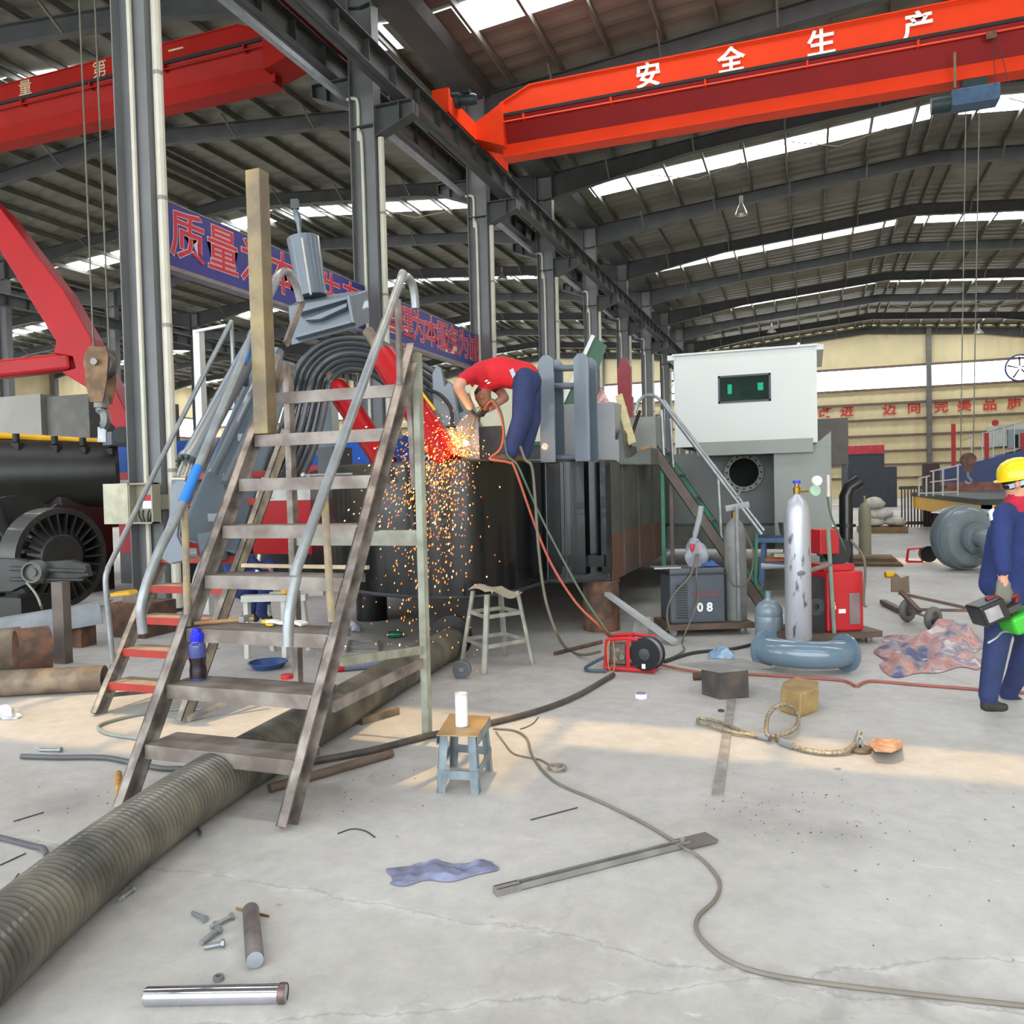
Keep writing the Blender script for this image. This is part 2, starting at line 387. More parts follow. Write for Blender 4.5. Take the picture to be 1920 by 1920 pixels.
# --- columns, brackets, pipes
bracket_m = steel_dark
RUN_Z = 9.37
def column(X, Y, full, pipes=True, mat=steel_col):
    c = thing('column', (X, Y, 0), kind='structure')
    top = EAVE-.3; d, b, t = .55, .30, .018
    MB().box((X-d/2, Y-.008, 0), (X+d/2, Y+.008, top)).build('web', mat, c, smooth=False)
    for s in (-1, 1):
        MB().box((X+s*d/2-t/2, Y-b/2, 0), (X+s*d/2+t/2, Y+b/2, top)).build('flange', mat, c, smooth=False)
    if full:
        MB().box((X-.42, Y-.24, 0), (X+.42, Y+.24, .03)).build('base_plate', steel_dark, c, smooth=False)
        for s, zt in ((1, RUN_Z), (-1, 10.05)):        # crane brackets: tapered I
            mb = MB(); x0 = X+s*d/2; x1 = X+s*1.15
            mb.prism([(x0, Y-.01, zt), (x1, Y-.01, zt), (x1, Y-.01, zt-.28), (x0, Y-.01, zt-.62)], (0, .02, 0))
            mb.box((x0, Y-.14, zt-.02), (x1, Y+.14, zt)); mb.bar((x0, Y, zt-.62), (x1, Y, zt-.28), .28, .02)
            mb.box((x1-.02, Y-.14, zt-.28), (x1, Y+.14, zt)); mb.box((X+s*.82, Y-.13, zt-.42), (X+s*.84, Y+.13, zt))
            mb.build('bracket', bracket_m, c, smooth=False)
        MB().box((X-d/2-.01, Y-b/2, 9.0), (X+d/2+.01, Y+b/2, 9.02)).build('stiffener', bracket_m, c, smooth=False)
    if pipes:
        w = V((X-.06, Y-.05, 0))
        MB().tube(curve([w+V((0, 0, .1)), w+V((0, 0, 3)), w+V((0, 0, 8.45)), w+V((-.07, 0, 8.75)), w+V((-.07, 0, 9.5)), w+V((-.16, -.02, 9.62)), w+V((-.3, -.03, 9.62))], 5), .036, 8).build('conduit', pvc, c)
        q = V((X+d/2+.085, Y-.02, 0))
        MB().tube([q+V((0, 0, .05)), q+V((0, 0, 8.75))], .066, 10).build('downpipe', pvc, c)
        for z in (1.9, 3.85, 5.55, 7.2): MB().lathe([(.066, 0), (.072, .0), (.072, .05), (.066, .05)], q+V((0, 0, z)), n=10).build('coupling', M('pipe_joint', (150, 147, 136)), c)
    return c
for i in range(0, 11): column(CX, Y0+BAY*i, True)
column(CX, Y0-BAY, True); column(CX, Y0-2*BAY, True)
for i in range(2, 11): column(CX-2*HALF, Y0+BAY*i, False, False)
for i in range(-2, 11): column(CX+2*HALF, Y0+BAY*i, False, False)

# --- crane runways: I-beam with stiffeners and a rail
rail_m = M('rail_steel', (120, 122, 126), rough=.3, metal=.8, var=.2)
def runway(X, zb, name):
    mb = MB(); h = .48
    mb.box((X-.006, Y_FRONT, zb), (X+.006, Y_BACK, zb+h)); mb.box((X-.14, Y_FRONT, zb), (X+.14, Y_BACK, zb+.02)); mb.box((X-.17, Y_FRONT, zb+h-.02), (X+.17, Y_BACK, zb+h))
    r = mb.build(name, steel_dark, kind='structure', smooth=False)
    y = Y_FRONT+.5
    while y < Y_BACK:
        MB().box((X-.12, y-.006, zb+.02), (X+.12, y+.006, zb+h-.02)).build('stiffener', steel_dark, r, smooth=False); y += BAY/6
    MB().box((X-.03, Y_FRONT, zb+h), (X+.03, Y_BACK, zb+h+.1)).build('rail', rail_m, r, smooth=False)
runway(CX+.9, RUN_Z, 'beam'); runway(CX-.65, 10.05, 'beam')
runway(CX+2*HALF-.9, RUN_Z, 'beam'); runway(CX-2*HALF+.9, 10.05, 'beam')
# the cream cable tray along the row
MB().bar((CX-.42, Y_FRONT, 9.66), (CX-.42, Y_BACK, 9.66), .12, .1).build('trim_2', M('tray_metal', (150, 155, 158), rough=.4, var=.2), kind='structure', smooth=False)
# gutter in the valley
MB().hexa([(CX-.4, Y_FRONT, EAVE-.3), (CX+.4, Y_FRONT, EAVE-.3), (CX+.4, Y_BACK, EAVE-.3), (CX-.4, Y_BACK, EAVE-.3), (CX-.5, Y_FRONT, EAVE-.02), (CX+.5, Y_FRONT, EAVE-.02), (CX+.5, Y_BACK, EAVE-.02), (CX-.5, Y_BACK, EAVE-.02)]).build('trim_3', steel_dark, kind='structure', smooth=False)

# --- walls
wall_m = M('cream_wall_sheet', (226, 210, 165), rough=.5, var=.1, scale=.5)
girt_m = M('girt', (118, 100, 88), rough=.6)
def glazing_material():
    m = bpy.data.materials.new('window_glazing'); m.use_nodes = True; nt = m.node_tree
    nt.nodes.remove(nt.nodes['Principled BSDF']); e = nt.nodes.new('ShaderNodeEmission')
    e.inputs[0].default_value = (.95, .97, 1, 1); e.inputs[1].default_value = SKYLIGHT*.5; nt.links.new(e.outputs[0], nt.nodes['Material Output'].inputs[0]); return m
glaz = glazing_material(); glaz.cycles.emission_sampling = 'FRONT'
def ribbed_wall(name, a, b, z0, z1, top=None, parent=None):
    """sheet with upright ribs from a to b (plan points)"""
    a, b = V((*a, 0)), V((*b, 0)); L = (b-a).length; d = (b-a)/L; nrm = V((-d.y, d.x, 0)); n = int(L/.2); mb = MB(); pts = []
    for k in range(n+1):
        q = a+d*(L*k/n)+nrm*(.03 if (k//2) % 2 else 0); zt = z1 if top is None else top(q)
        pts.append((q, zt))
    for (p, zp), (q, zq) in zip(pts, pts[1:]):
        mb._add([(p.x, p.y, z0), (q.x, q.y, z0), (q.x, q.y, zq), (p.x, p.y, zp)], [(0, 1, 2, 3)])
    return mb.build(name, wall_m, parent, kind='structure', smooth=False)
WZ0, WZ1 = 8.45, 10.15
wb = thing('wall_back', (0, Y_BACK, 0), kind='structure')
xl, xr_ = VALLEYS[3], VALLEYS[0]
ribbed_wall('wall_sheet', (xl, Y_BACK), (xr_, Y_BACK), 0, WZ0, parent=wb)
ribbed_wall('wall_sheet', (xl, Y_BACK), (xr_, Y_BACK), WZ1, 0, top=lambda q: roof_z(q.x)+.1, parent=wb)
for z in [py(1640, y_, Y_BACK).z for y_ in (897, 872, 847, 818, 788, 758, 731)]+[10.2]:
    MB().box((xl, Y_BACK-.18, z-.09), (xr_, Y_BACK-.04, z+.09)).build('girt', girt_m, wb, smooth=False)
wx0 = py(1741, 760, Y_BACK).x; bay_x = [wx0+k*12.8 for k in range(-5, 1)]
post_m = M('wall_post', (112, 108, 104), rough=.6)
for x in bay_x:
    MB().box((x-.18, Y_BACK-.5, 0), (x+.18, Y_BACK-.18, roof_z(x)-.2)).build('post', post_m, wb, smooth=False)
wnd = thing('window_60', (0, Y_BACK, WZ0), kind='structure'); x = xl
while x < xr_:
    x2 = min(x+1.6, xr_); MB().box((x+.02, Y_BACK+.04, WZ0), (x2-.02, Y_BACK+.05, WZ1)).build('pane', glaz, wnd, smooth=False); x = x2
# far side wall with its band of windows
wl = thing('wall_left', (xl, 30, 0), kind='structure')
ribbed_wall('wall_sheet', (xl, Y_FRONT), (xl, Y_BACK), 0, 7.4, parent=wl); ribbed_wall('wall_sheet', (xl, Y_FRONT), (xl, Y_BACK), 9.2, EAVE, parent=wl)
for z in (3, 5, 7.3, 9.3): MB().box((xl+.05, Y_FRONT, z-.09), (xl+.2, Y_BACK, z+.09)).build('girt', girt_m, wl, smooth=False)
for Y in FRAMES[2:]: MB().box((xl+.1, Y-.2, 0), (xl+.6, Y+.2, EAVE)).build('post', post_m, wl, smooth=False)
wnd2 = thing('window_61', (xl, 30, 7.4), kind='structure'); y = 20.
while y < Y_BACK-1: MB().box((xl-.02, y, 7.4), (xl-.01, y+1.9, 9.2)).build('pane', glaz, wnd2, smooth=False); y += 2.
wr = thing('wall_right', (xr_, 30, 0), kind='structure')
ribbed_wall('wall_sheet', (xr_, Y_BACK), (xr_, Y_FRONT), 0, EAVE, parent=wr)
# front gable: the upper part closes the halls, the doorway below is open
wf = thing('wall_front', (0, Y_FRONT, 0), kind='structure')
ribbed_wall('wall_sheet', (xr_, Y_FRONT), (xl, Y_FRONT), 9.5, 0, top=lambda q: roof_z(q.x)+.1, parent=wf)
# ================================================================== overhead cranes
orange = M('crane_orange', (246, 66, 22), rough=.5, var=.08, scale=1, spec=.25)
skirt_shade_red = M('crane_skirt_shade', (150, 22, 20), rough=.5, var=.1, scale=1, spec=.2)  # shade of the slanted skirt put into its colour
crane_red = M('crane_red', (160, 32, 24), rough=.6, var=.15, scale=1, spec=.15)
white_p = M('white_lettering', (245, 245, 240), rough=.6, var=.03)
faded_p = M('faded_lettering', (205, 190, 150), rough=.7, var=.2)
black_r = M('black_rubber', (32, 32, 33), rough=.6, var=.2)
motor_m = M('motor_green_grey', (38, 58, 58), rough=.5, var=.2)

def bridge_crane(name, label, Yg, X0, X1, zs, mat, chars, cmat, csize, cb, carr_y, carr_x, carr_z, endcap):
    """single girder: box above, slanted skirt, I-beam flange below"""
    zt, zp, zr, zk, zb = zs; sgn = 1 if X1 > X0 else -1
    t = thing(name, ((X0+X1)/2, Yg, zb), label, 'crane')
    xa = X0+sgn*.75                                   # the top is cut down near the end
    tp = [(X0, Yg, zt-.30), (xa, Yg, zt), (X1, Yg, zt), (X1, Yg, zp), (X0, Yg, zp)]
    MB().prism(tp, (0, .55, 0)).build('girder_box', mat, t, smooth=False)
    MB().hexa([(X0, Yg-.03, zt-.32), (X0, Yg-.03, zt-.28), (X0, Yg+.58, zt-.28), (X0, Yg+.58, zt-.32), (xa, Yg-.03, zt-.01), (xa, Yg-.03, zt+.03), (xa, Yg+.58, zt+.03), (xa, Yg+.58, zt-.01)]).box((xa, Yg-.03, zt), (X1, Yg+.58, zt+.03)).build('top_flange', mat, t, smooth=False)
    MB().hexa([(X0, Yg+.22, zk), (X1, Yg+.22, zk), (X1, Yg+.34, zk), (X0, Yg+.34, zk), (X0, Yg-.0, zp), (X1, Yg-.0, zp), (X1, Yg+.55, zp), (X0, Yg+.55, zp)]).build('skirt_plate', skirt_shade_red if mat == orange else mat, t, smooth=False)
    MB().box((X0, Yg+.16, zb+.02), (X1, Yg+.40, zk)).box((X0, Yg+.06, zb), (X1, Yg+.50, zb+.03)).build('lower_flange', mat, t, smooth=False)
    MB().tube([(X0+sgn*.1, Yg-.06, zr), (X1, Yg-.06, zr)], .02, 6).build('cable_rail', mat, t)
    for k in range(7):
        x = X0+sgn*(.6+2.1*k)
        if (X1-x)*sgn > 0: MB().box((x-.02, Yg-.08, zr-.02), (x+.02, Yg+.1, zr+.12)).build('rail_hanger', mat, t, smooth=False)
    MB().box((X0+sgn*.1, Yg-.045, zp+.0), (X1, Yg-.005, zp+.07)).build('cable_strip', black_r, t, smooth=False)
    # end carriage with wheels, buffer and drive
    ya, yb = carr_y
    MB().box((carr_x-.16, ya, carr_z), (carr_x+.16, yb, carr_z+.4)).build('end_carriage', mat, t, smooth=False)
    MB().prism([(carr_x+sgn*.16, Yg-.1, carr_z+.42), (X0+sgn*.1, Yg-.1, zt-.3), (X0+sgn*.1, Yg-.1, zb+.2), (carr_x+sgn*.16, Yg-.1, carr_z+.02)], (0, .75, 0)).build('gusset', mat, t, smooth=False)
    MB().box((carr_x-.2, ya-.04, carr_z-.02), (carr_x+.2, ya+.06, carr_z+.5)).build('buffer_plate', mat, t, smooth=False)
    for y in (ya+.35, yb-.35): MB().cyl((carr_x-.06, y, carr_z-.02), (carr_x+.06, y, carr_z-.02), .14).build('wheel', rail_m, t)
    if endcap:
        m0 = V((carr_x+sgn*.2, ya+.45, carr_z+.42))
        mo = MB().lathe([(0, 0), (.1, 0), (.13, .05), (.13, .38), (.1, .45), (0, .45)], m0, (sgn, .25, 0), 14).build('drive_motor', motor_m, t)
        MB().cyl(m0+V((-.1*sgn, 0, 0)), m0+V((.06*sgn, .02, 0)), .17).build('gearbox', motor_m, t)
        MB().box(m0+V((sgn*.15, -.06, .1)), m0+V((sgn*.32, .1, .19))).build('terminal_box', motor_m, mo, smooth=False)
    for (ch, x, z) in chars:
        lettering(ch, csize, cmat, t, (x, Yg-.012, z), (1, 0, 0), (0, 0, 1), bold=cb)
    return t
cr = bridge_crane('overhead_crane', 'bright orange overhead crane girder with four large white characters', 18.8, -6.85, 15.6, (11.0, 10.38, 10.24, 9.80, 9.48), orange,
    [('安', -3.3, 10.68), ('全', -1.5, 10.66), ('生', .33, 10.66), ('产', 2.16, 10.64)], white_p, .58, .014, (17.05, 20.95), -7.6, 9.92, True)
# hoist under the girder
hc = V((3.05, 18.9, 9.1))
ho = thing('crane_hoist', hc, 'blue-grey electric hoist hanging under the orange crane girder', 'hoist')
MB().box((2.75, 18.75, 8.95), (3.6, 19.2, 9.28)).build('hoist_body', M('hoist_blue', (70, 100, 130), rough=.5), ho, smooth=False, bevel=.03)
MB().cyl((2.4, 18.98, 9.1), (2.75, 18.98, 9.1), .17).build('hoist_motor', motor_m, ho)
MB().box((2.78, 18.7, 9.28), (2.82, 18.76, 9.98)).build('hanger_bar', M('hoist_bar', (130, 120, 90)), ho, smooth=False)
MB().box((2.95, 18.86, 9.28), (3.4, 19.16, 9.47)).build('trolley', motor_m, ho, smooth=False)
MB().box((3.35, 18.66, 10.1), (3.52, 18.74, 10.24)).build('limit_box', M('rust_brown', (128, 88, 62), rough=.8, var=.4, scale=14), ho, smooth=False)
for dx in (.04, .14): MB().tube([(3.4+dx, 18.7, 10.12), (3.42+dx*2.2, 18.72, 9.2)], .008, 5).build('control_cable', black_r, ho)
lc = bridge_crane('overhead_crane', 'dull red overhead crane girder with faded characters behind the nearest column', 14.8, -10.45, -33, (11.42, 10.98, 10.86, 10.55, 10.15), crane_red,
    [('质', -19.5, 11.24), ('量', -17.27, 11.24), ('第', -15.0, 11.22), ('一', -12.85, 11.22)], faded_p, .43, .002, (12.4, 15.9), -9.15, 10.64, False)

# ================================================================== banners between the columns
blue_b = M('banner_blue', (56, 58, 140), rough=.45, var=.12, scale=.8); red_b = M('banner_red', (214, 44, 58), rough=.5, var=.05)
frame_b = M('banner_frame', (150, 140, 135), rough=.5); pale_b = M('banner_outline', (236, 200, 205), rough=.6, var=.05)
def banner(txt, label, ya, yb, z0=4.88, z1=5.78):
    X = CX-.12
    t = thing('banner_sign', (X, (ya+yb)/2, z0), label, 'sign', 'slogan banners between the columns')
    MB().box((X-.03, ya, z0), (X+.03, yb, z1)).build('board', blue_b, t, smooth=False)
    MB().box((X-.16, ya, z0-.06), (X+.04, yb, z0)).build('frame_rail', frame_b, t, smooth=False)
    MB().box((X-.16, ya, z1), (X+.035, yb, z1+.02)).build('frame_rail', frame_b, t, smooth=False)
    n = len(txt); st = (yb-ya-.3)/n
    for k, ch in enumerate(txt):
        o = (X+.034, ya+.15+st*(k+.5), (z0+z1)/2)
        lettering(ch, .76, pale_b, t, o, (0, 1, 0), (0, 0, 1), bold=.018, depth=.004, name='outline')
        lettering(ch, .76, red_b, t, (o[0]+.006, o[1], o[2]), (0, 1, 0), (0, 0, 1), bold=.004, depth=.004)
banner('质量为本求生存', 'long blue slogan banner with red characters beside the nearest column', 9.45, 15.2)
banner('管理为本服务为诚', 'blue slogan banner with red characters hung behind the bending worker', 15.85, 21.5)

# --- red slogan on the end wall
wt = M('wall_text_red', (205, 50, 40), rough=.6, var=.05)
sl = thing('wall_slogan', (8, Y_BACK-.2, 5.8), 'red slogan characters painted across the cream end wall', 'lettering')
for ch, x in (('改', 1547), ('进', 1588), ('迈', 1668), ('向', 1714), ('完', 1765), ('美', 1808), ('品', 1856), ('质', 1902)):
    c = py(x, 774-.048*(x-1547), Y_BACK-.06); lettering(ch, 1.0, wt, sl, (c.x, Y_BACK-.06, c.z), (1, 0, 0), (0, 0, 1), bold=.02)
# --- round exhaust fans high on the end wall
fan_m = M('fan_housing', (70, 78, 120), rough=.5)
for k, (q, lab) in enumerate((((1912, 690), 'round wall fan beside the slogan high on the end wall'), ((1265, 717), 'round wall fan showing just past the white cabin roof edge'))):
    c = py(*q, Y_BACK-.1)
    f = thing('wall_fan', c, lab, 'fan', 'wall fans')
    MB().cyl(c, c+V((0, -.03, 0)), .9, n=28).build('backlit_disc', glaz, f)
    MB().ring(c+V((0, -.05, 0)), (0, 1, 0), .9, 1.02, .2).build('ring_housing', fan_m, f)
    for a in range(5):
        an = a*1.2566+.4; d = V((math.cos(an), 0, math.sin(an))); s = V((-d.z, 0, d.x))
        MB()._add([c+V((0, -.08, 0))+d*.1-s*.04, c+V((0, -.08, 0))+d*.85-s*.09, c+V((0, -.12, 0))+d*.85+s*.05, c+V((0, -.12, 0))+d*.1+s*.05], [(0, 1, 2, 3)]).build('blade', black_r, f, smooth=False)

# --- hanging high-bay lamps
lamp_m = M('lamp_metal', (190, 188, 175), rough=.3, metal=.6, var=.1)
for k, (q, Y, lab) in enumerate((((1390, 397), 27.9, 'bell-shaped factory lamp hanging below the roof left of the ridge'), ((1447, 620), 58.5, 'small factory lamp hanging above the white cabin roof'), ((1835, 622), 58.5, 'small dark factory lamp hanging high above the worker in yellow helmet'), ((942, 520), 40, 'dark factory lamp hanging above the bending worker'))):
    c = py(*q, Y); s = .8 if k == 0 else 1.1
    L_ = thing('high_bay_lamp', c, lab, 'lamp', 'hanging factory lamps')
    MB().lathe([(.05, .30), (.07, .22), (.1, .17), (.23*s, -.02), (.26*s, -.1), (.25*s, -.1), (.22*s, -.02), (.09, .15)], c, n=18).build('shade', lamp_m, L_)
    MB().sph(c+V((0, 0, -.02)), .09).build('bulb', white_p, L_)
    MB().cyl(c+V((0, 0, .28)), c+V((0, 0, .5)), .06).build('ballast', lamp_m, L_)
    MB().tube([c+V((0, 0, .5)), V((c.x, c.y, roof_z(c.x)-.2))], .012, 5).build('cable', black_r, L_)
# ================================================================== left hall: red jib, hook block, tank, cutter head, pipes
red_g = M('gloss_red', (172, 14, 22), rough=.4, var=.1, scale=1.5, spec=.3)
blue_g = M('gloss_blue', (18, 80, 168), rough=.5, var=.08, spec=.25)
black_p = M('black_paint', (26, 27, 27), rough=.28, var=.2, scale=2, coat=.2)
dark_g = M('dark_grey_paint', (66, 70, 72), rough=.45, var=.2)
rust = M('rusty_pipe', (142, 126, 106), rough=.6, metal=.2, rgb2=(106, 92, 78), scale=7, var=.3)
rust2 = M('rust', (122, 84, 60), rough=.8, rgb2=(78, 62, 54), scale=9)
galv = M('galvanised', (158, 162, 164), rough=.36, metal=.5, var=.22, scale=9)
raw = M('raw_steel', (150, 147, 142), rough=.45, metal=.25, var=.3, scale=6)
yellow = M('yellow_paint', (232, 176, 20), rough=.45, var=.12)
D0 = 13.2
rj = thing('red_jib_frame', gp(228, 1100), 'glossy red steel jib frame beside the hanging crane hook', 'crane jib')
def slab(name, outline, d, th, mat, par, lab=None):
    """plate with depth, outline at distance d"""
    p = [at(x, y, d) for x, y in outline]
    return MB().prism(p, _f*th).build(name, mat, par, smooth=False, bevel=.012, label=lab)
slab('jib_arm', [(-60, 335), (-60, 400), (0, 470), (105, 640), (100, 662), (136, 668), (142, 690), (115, 698), (160, 725), (190, 780), (215, 800), (222, 822), (235, 825), (243, 800), (245, 790), (212, 720), (175, 650), (170, 632), (120, 545), (0, 390)], D0, .42, red_g, rj)
MB().bar(at(-60, 700, D0+.2), at(138, 678, D0+.2), .28, .28).build('cross_tube', red_g, rj, smooth=False, bevel=.05)
MB().cyl(at(228, 815, D0-.05), at(228, 815, D0+.5), .13).build('hinge_pin', dark_g, rj)
MB().bar(at(224, 812, D0+.15), at(224, 836, D0+.15), .28, .4).build('foot_bracket', M('hinge_grey', (105, 112, 120)), rj, smooth=False)
# hook block on its ropes, hung from the dull red crane
D1 = 12.2
hb = thing('hook_block', at(190, 700, D1), 'rusty crane hook block hanging on two wire ropes beside the red jib', 'hook')
shv = M('block_wood', (150, 118, 84), rough=.7, rgb2=(110, 84, 62), scale=5)
c = at(188, 682, D1)
MB().cyl(c-_f*.08, c+_f*.08, .21, n=24).build('sheave', M('sheave_steel', (122, 116, 112), rough=.5, metal=.4), hb)
for s in (-1, 1):
    cc = c+_f*(.13*s)
    MB().prism([cc+_r*.14+_u*.22, cc-_r*.1+_u*.24, cc-_r*.17+_u*.1, cc-_r*.15-_u*.3, cc-_r*.09-_u*.58, cc+_r*.1-_u*.58, cc+_r*.15-_u*.3, cc+_r*.18+_u*.1], _f*.03).build('cheek_plate', shv, hb, smooth=False)
MB().cyl(c-_f*.2, c+_f*.2, .05).build('axle', raw, hb)
MB().cyl(at(190, 740, D1), at(190, 765, D1), .1).build('swivel', raw, hb)
hk = [at(190+8*math.cos(a)-0, 786+16*math.sin(a), D1) for a in [k*.35-1.7 for k in range(13)]]
MB().tube(curve([at(190, 762, D1)]+hk[:11], 3), [.07]*28+[.03]*3, 8).build('hook', M('hook_grey', (130, 132, 130), rough=.4, metal=.5), hb)
for x, tx in ((176, 150), (205, 192)):
    a = at(x, 665, D1); MB().tube([a, V((px(tx, 0, a.x).x, a.y+.6, 11.2)) if False else a+V((-.12, .1, 7.6))], .014, 6).build('wire_rope', M('wire_rope', (120, 118, 104), rough=.5, metal=.5), hb)
MB().obox(at(192, 815, D1), _r*.06, _f*.02, _u*.11).tube([at(190, 790, D1), at(192, 806, D1)], .01, 5).build('tag_plate', galv, hb, smooth=False)

# big black tank lying along the hall, with the second dredger's bow behind it
td = 13.6
tk = thing('black_tank', at(90, 985, td), 'large black cylindrical tank with a yellow handrail on top', 'tank')
ta, tb = at(-160, 893, td-.9), at(222, 884, td+.4); ax = (tb-ta).normalized()
MB().lathe([(0, 0), (.52, 0), (.58, .06), (.58, (tb-ta).length-.06), (.52, (tb-ta).length), (0, (tb-ta).length)], ta, ax, 40).build('shell', M('tank_black', (38, 37, 34), rough=.4, var=.3), tk)
MB().tube([at(-140, 808, td-.9), at(250, 832, td+.2)], .05, 8).build('handrail', yellow, tk)
for x in (30, 102, 155, 205):
    p = at(x, 815+.06*x, td-.7+.003*x); MB().cyl(p+V((0, 0, -.1)), p+V((0, 0, .03)), .05).box(p+V((-.1, -.05, -.22)), p+V((.1, .05, -.12))).build('rail_clip', black_r, tk)
for s in (.25, .78):
    p = ta+(tb-ta)*s; MB().box((p.x-.2, p.y-.5, 0), (p.x+.2, p.y+.5, p.z-.4)).build('saddle', black_p, tk, smooth=False)
bx = thing('grey_steel_box', at(120, 900, 16), 'flat-sided grey steel deck house above the black tank', 'deck house')
a, b = at(-60, 760, 16), at(133, 745, 16)
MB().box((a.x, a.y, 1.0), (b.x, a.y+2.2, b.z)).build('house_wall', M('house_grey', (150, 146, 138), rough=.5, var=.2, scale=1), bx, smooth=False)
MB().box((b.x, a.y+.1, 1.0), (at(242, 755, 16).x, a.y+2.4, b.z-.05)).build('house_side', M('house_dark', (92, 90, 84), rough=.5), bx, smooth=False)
bo = thing('blue_red_bow', at(235, 960, 15), 'bow panel with blue upper and red lower stripe behind the nearest column', 'boat')
q = at(217, 832, 15)
for nm, za, zb, mt in (('blue_band', 2.02, q.z, blue_g), ('red_band', 1.88, 2.02, red_g), ('white_band', 1.45, 1.88, M('band_white', (205, 205, 200))), ('red_hull', .55, 1.45, red_g), ('keel', 0, .55, black_p)):
    MB().box((q.x, q.y, za), (q.x+5.2, q.y+2.5, zb-.002)).build(nm, mt, bo, smooth=False)

# cutter head with radial blades and the black frame in front of it
cd = 11.3
ch_c = at(98, 1045, cd); cax = (_r*.9-_f*.42).normalized(); s_, u_ = perp(cax)
ch = thing('cutter_head', (ch_c.x, ch_c.y, 0), 'black dredge cutter head with a bladed rim behind the rusty pipes', 'cutter head')
cut_m = M('cutter_black', (50, 50, 47), rough=.45, var=.35, scale=4, coat=.1)
MB().lathe([(.0, -1.3), (.3, -1.3), (.42, -.7), (.46, -.1), (.44, .1), (.3, .22), (0, .24)], ch_c, cax, 30).build('hub', cut_m, ch)
MB().ring(ch_c+cax*.05, cax, .60, .68, .34, 40).build('rim', cut_m, ch)
MB().ring(ch_c-cax*.75, cax, .4, .85, .06, 40).build('rear_ring', cut_m, ch)
for k in range(26):
    a0 = 2*math.pi*k/26; r1 = s_*math.cos(a0)+u_*math.sin(a0); t1 = -s_*math.sin(a0)+u_*math.cos(a0)
    MB().prism([ch_c+cax*.22+r1*.34, ch_c+cax*.22+r1*.64, ch_c-cax*.1+r1*.64+t1*.12, ch_c-cax*.1+r1*.42+t1*.08], t1*.025).build('blade', cut_m, ch, smooth=False)
for k in range(5):
    a0 = 2*math.pi*k/5+.5; arr = []
    for j in range(9):
        a1 = a0+j*.14; rr = .5+.3*math.sin(j/8*math.pi*.8+.25); r1 = s_*math.cos(a1)+u_*math.sin(a1); p = ch_c-cax*(.2+.1*j)
        arr.append((p+r1*.38, p+r1*rr*1.1))
    mb = MB()
    for (p0, p1), (q0, q1) in zip(arr, arr[1:]): mb.hexa([p0, p1, q1, q0, p0+cax*.05, p1+cax*.05, q1+cax*.05, q0+cax*.05])
    mb.build('scoop_blade', cut_m, ch, smooth=False)
fr = thing('black_pulley_frame', gp(60, 1130), 'black bolted swing arm with a grey pulley in front of the cutter head', 'machine arm')
fd = 9.6
slab('arm_plate', [(-40, 1045), (30, 1048), (60, 1055), (130, 1050), (160, 1060), (166, 1080), (120, 1092), (45, 1098), (20, 1110), (-40, 1112)], fd, .12, cut_m, fr)
slab('arm_rib', [(15, 1062), (160, 1068), (160, 1075), (15, 1070)], fd-.05, .05, cut_m, fr)
slab('arm_rib', [(15, 1083), (155, 1085), (155, 1090), (15, 1090)], fd-.05, .05, cut_m, fr)
p = at(62, 1073, fd-.1); MB().lathe([(0, 0), (.05, 0), (.05, .02), (.09, .02), (.1, -.02), (.12, -.02), (.14, .04), (.14, .12), (0, .12)], p-_f*.02, _f, 24).build('pulley', M('pulley_grey', (96, 98, 94), rough=.4, metal=.3), fr)
MB().box((at(-10, 1110, fd).x, at(-10, 1110, fd).y, 0), (at(60, 1110, fd).x, at(60, 1110, fd).y+.3, .45)).build('stand', black_p, fr, smooth=False)
MB().tube(curve([at(50, 1092, fd-.1), at(68, 1115, fd-.1), at(78, 1140, fd-.05), gp(80, 1150)], 4), .014, 6).build('cable', M('pale_cable', (150, 150, 132)), fr)

# steel angles and pipes on the floor at the left
def ground_bar(name, label, cat, p0, p1, w, h, mat, z=0., group=None):
    a, b = gp(*p0, z=z+h/2), gp(*p1, z=z+h/2)
    return MB().bar(a, b, w, h).build(name, mat, label=label, cat=cat, group=group, smooth=False)
def pipe(name, label, p0, p1, r, mat, wall=.012, z=0., cat='pipe', n=22, parts=()):
    a, b = gp(*p0, z=z+r), gp(*p1, z=z+r); d = b-a
    return MB().lathe([(r-wall, 0), (r, 0), (r, d.length), (r-wall, d.length), (r-wall, 0)], a, d, n).build(name, mat, label=label, cat=cat)
pipe('rusty_pipe', 'long rusty brown pipe with a heat-tinted weld lying nearest on the left floor', (-160, 1290), (196, 1271), .105, rust)
pipe('rusty_pipe', 'short wide brown pipe stub behind the long rusty pipe', (-80, 1228), (40, 1215), .2, rust)
pipe('rusty_pipe', 'wide brown pipe stub with a scorched end between pipe and angle post', (30, 1222), (92, 1214), .2, rust2, z=.04)
gs = M('grey_beam', (148, 154, 158), rough=.5, var=.2)
ab = thing('grey_angle_beam', gp(60, 1190), 'long pale grey angle beam lying in front of the cutter head', 'steel beam')
a, b = at(-60, 1172, 8.6), at(205, 1128, 8.9)
MB().bar(a, b, .32, .02).build('top_leg', gs, ab, smooth=False); MB().bar(a+V((.05, -.16, -.1)), b+V((.05, -.16, -.1)), .02, .22).build('side_leg', gs, ab, smooth=False)
for s in (.15, .8): p = a+(b-a)*s; MB().box((p.x-.08, p.y-.1, 0), (p.x+.08, p.y+.1, p.z-.01)).build('block', rust2, ab, smooth=False)
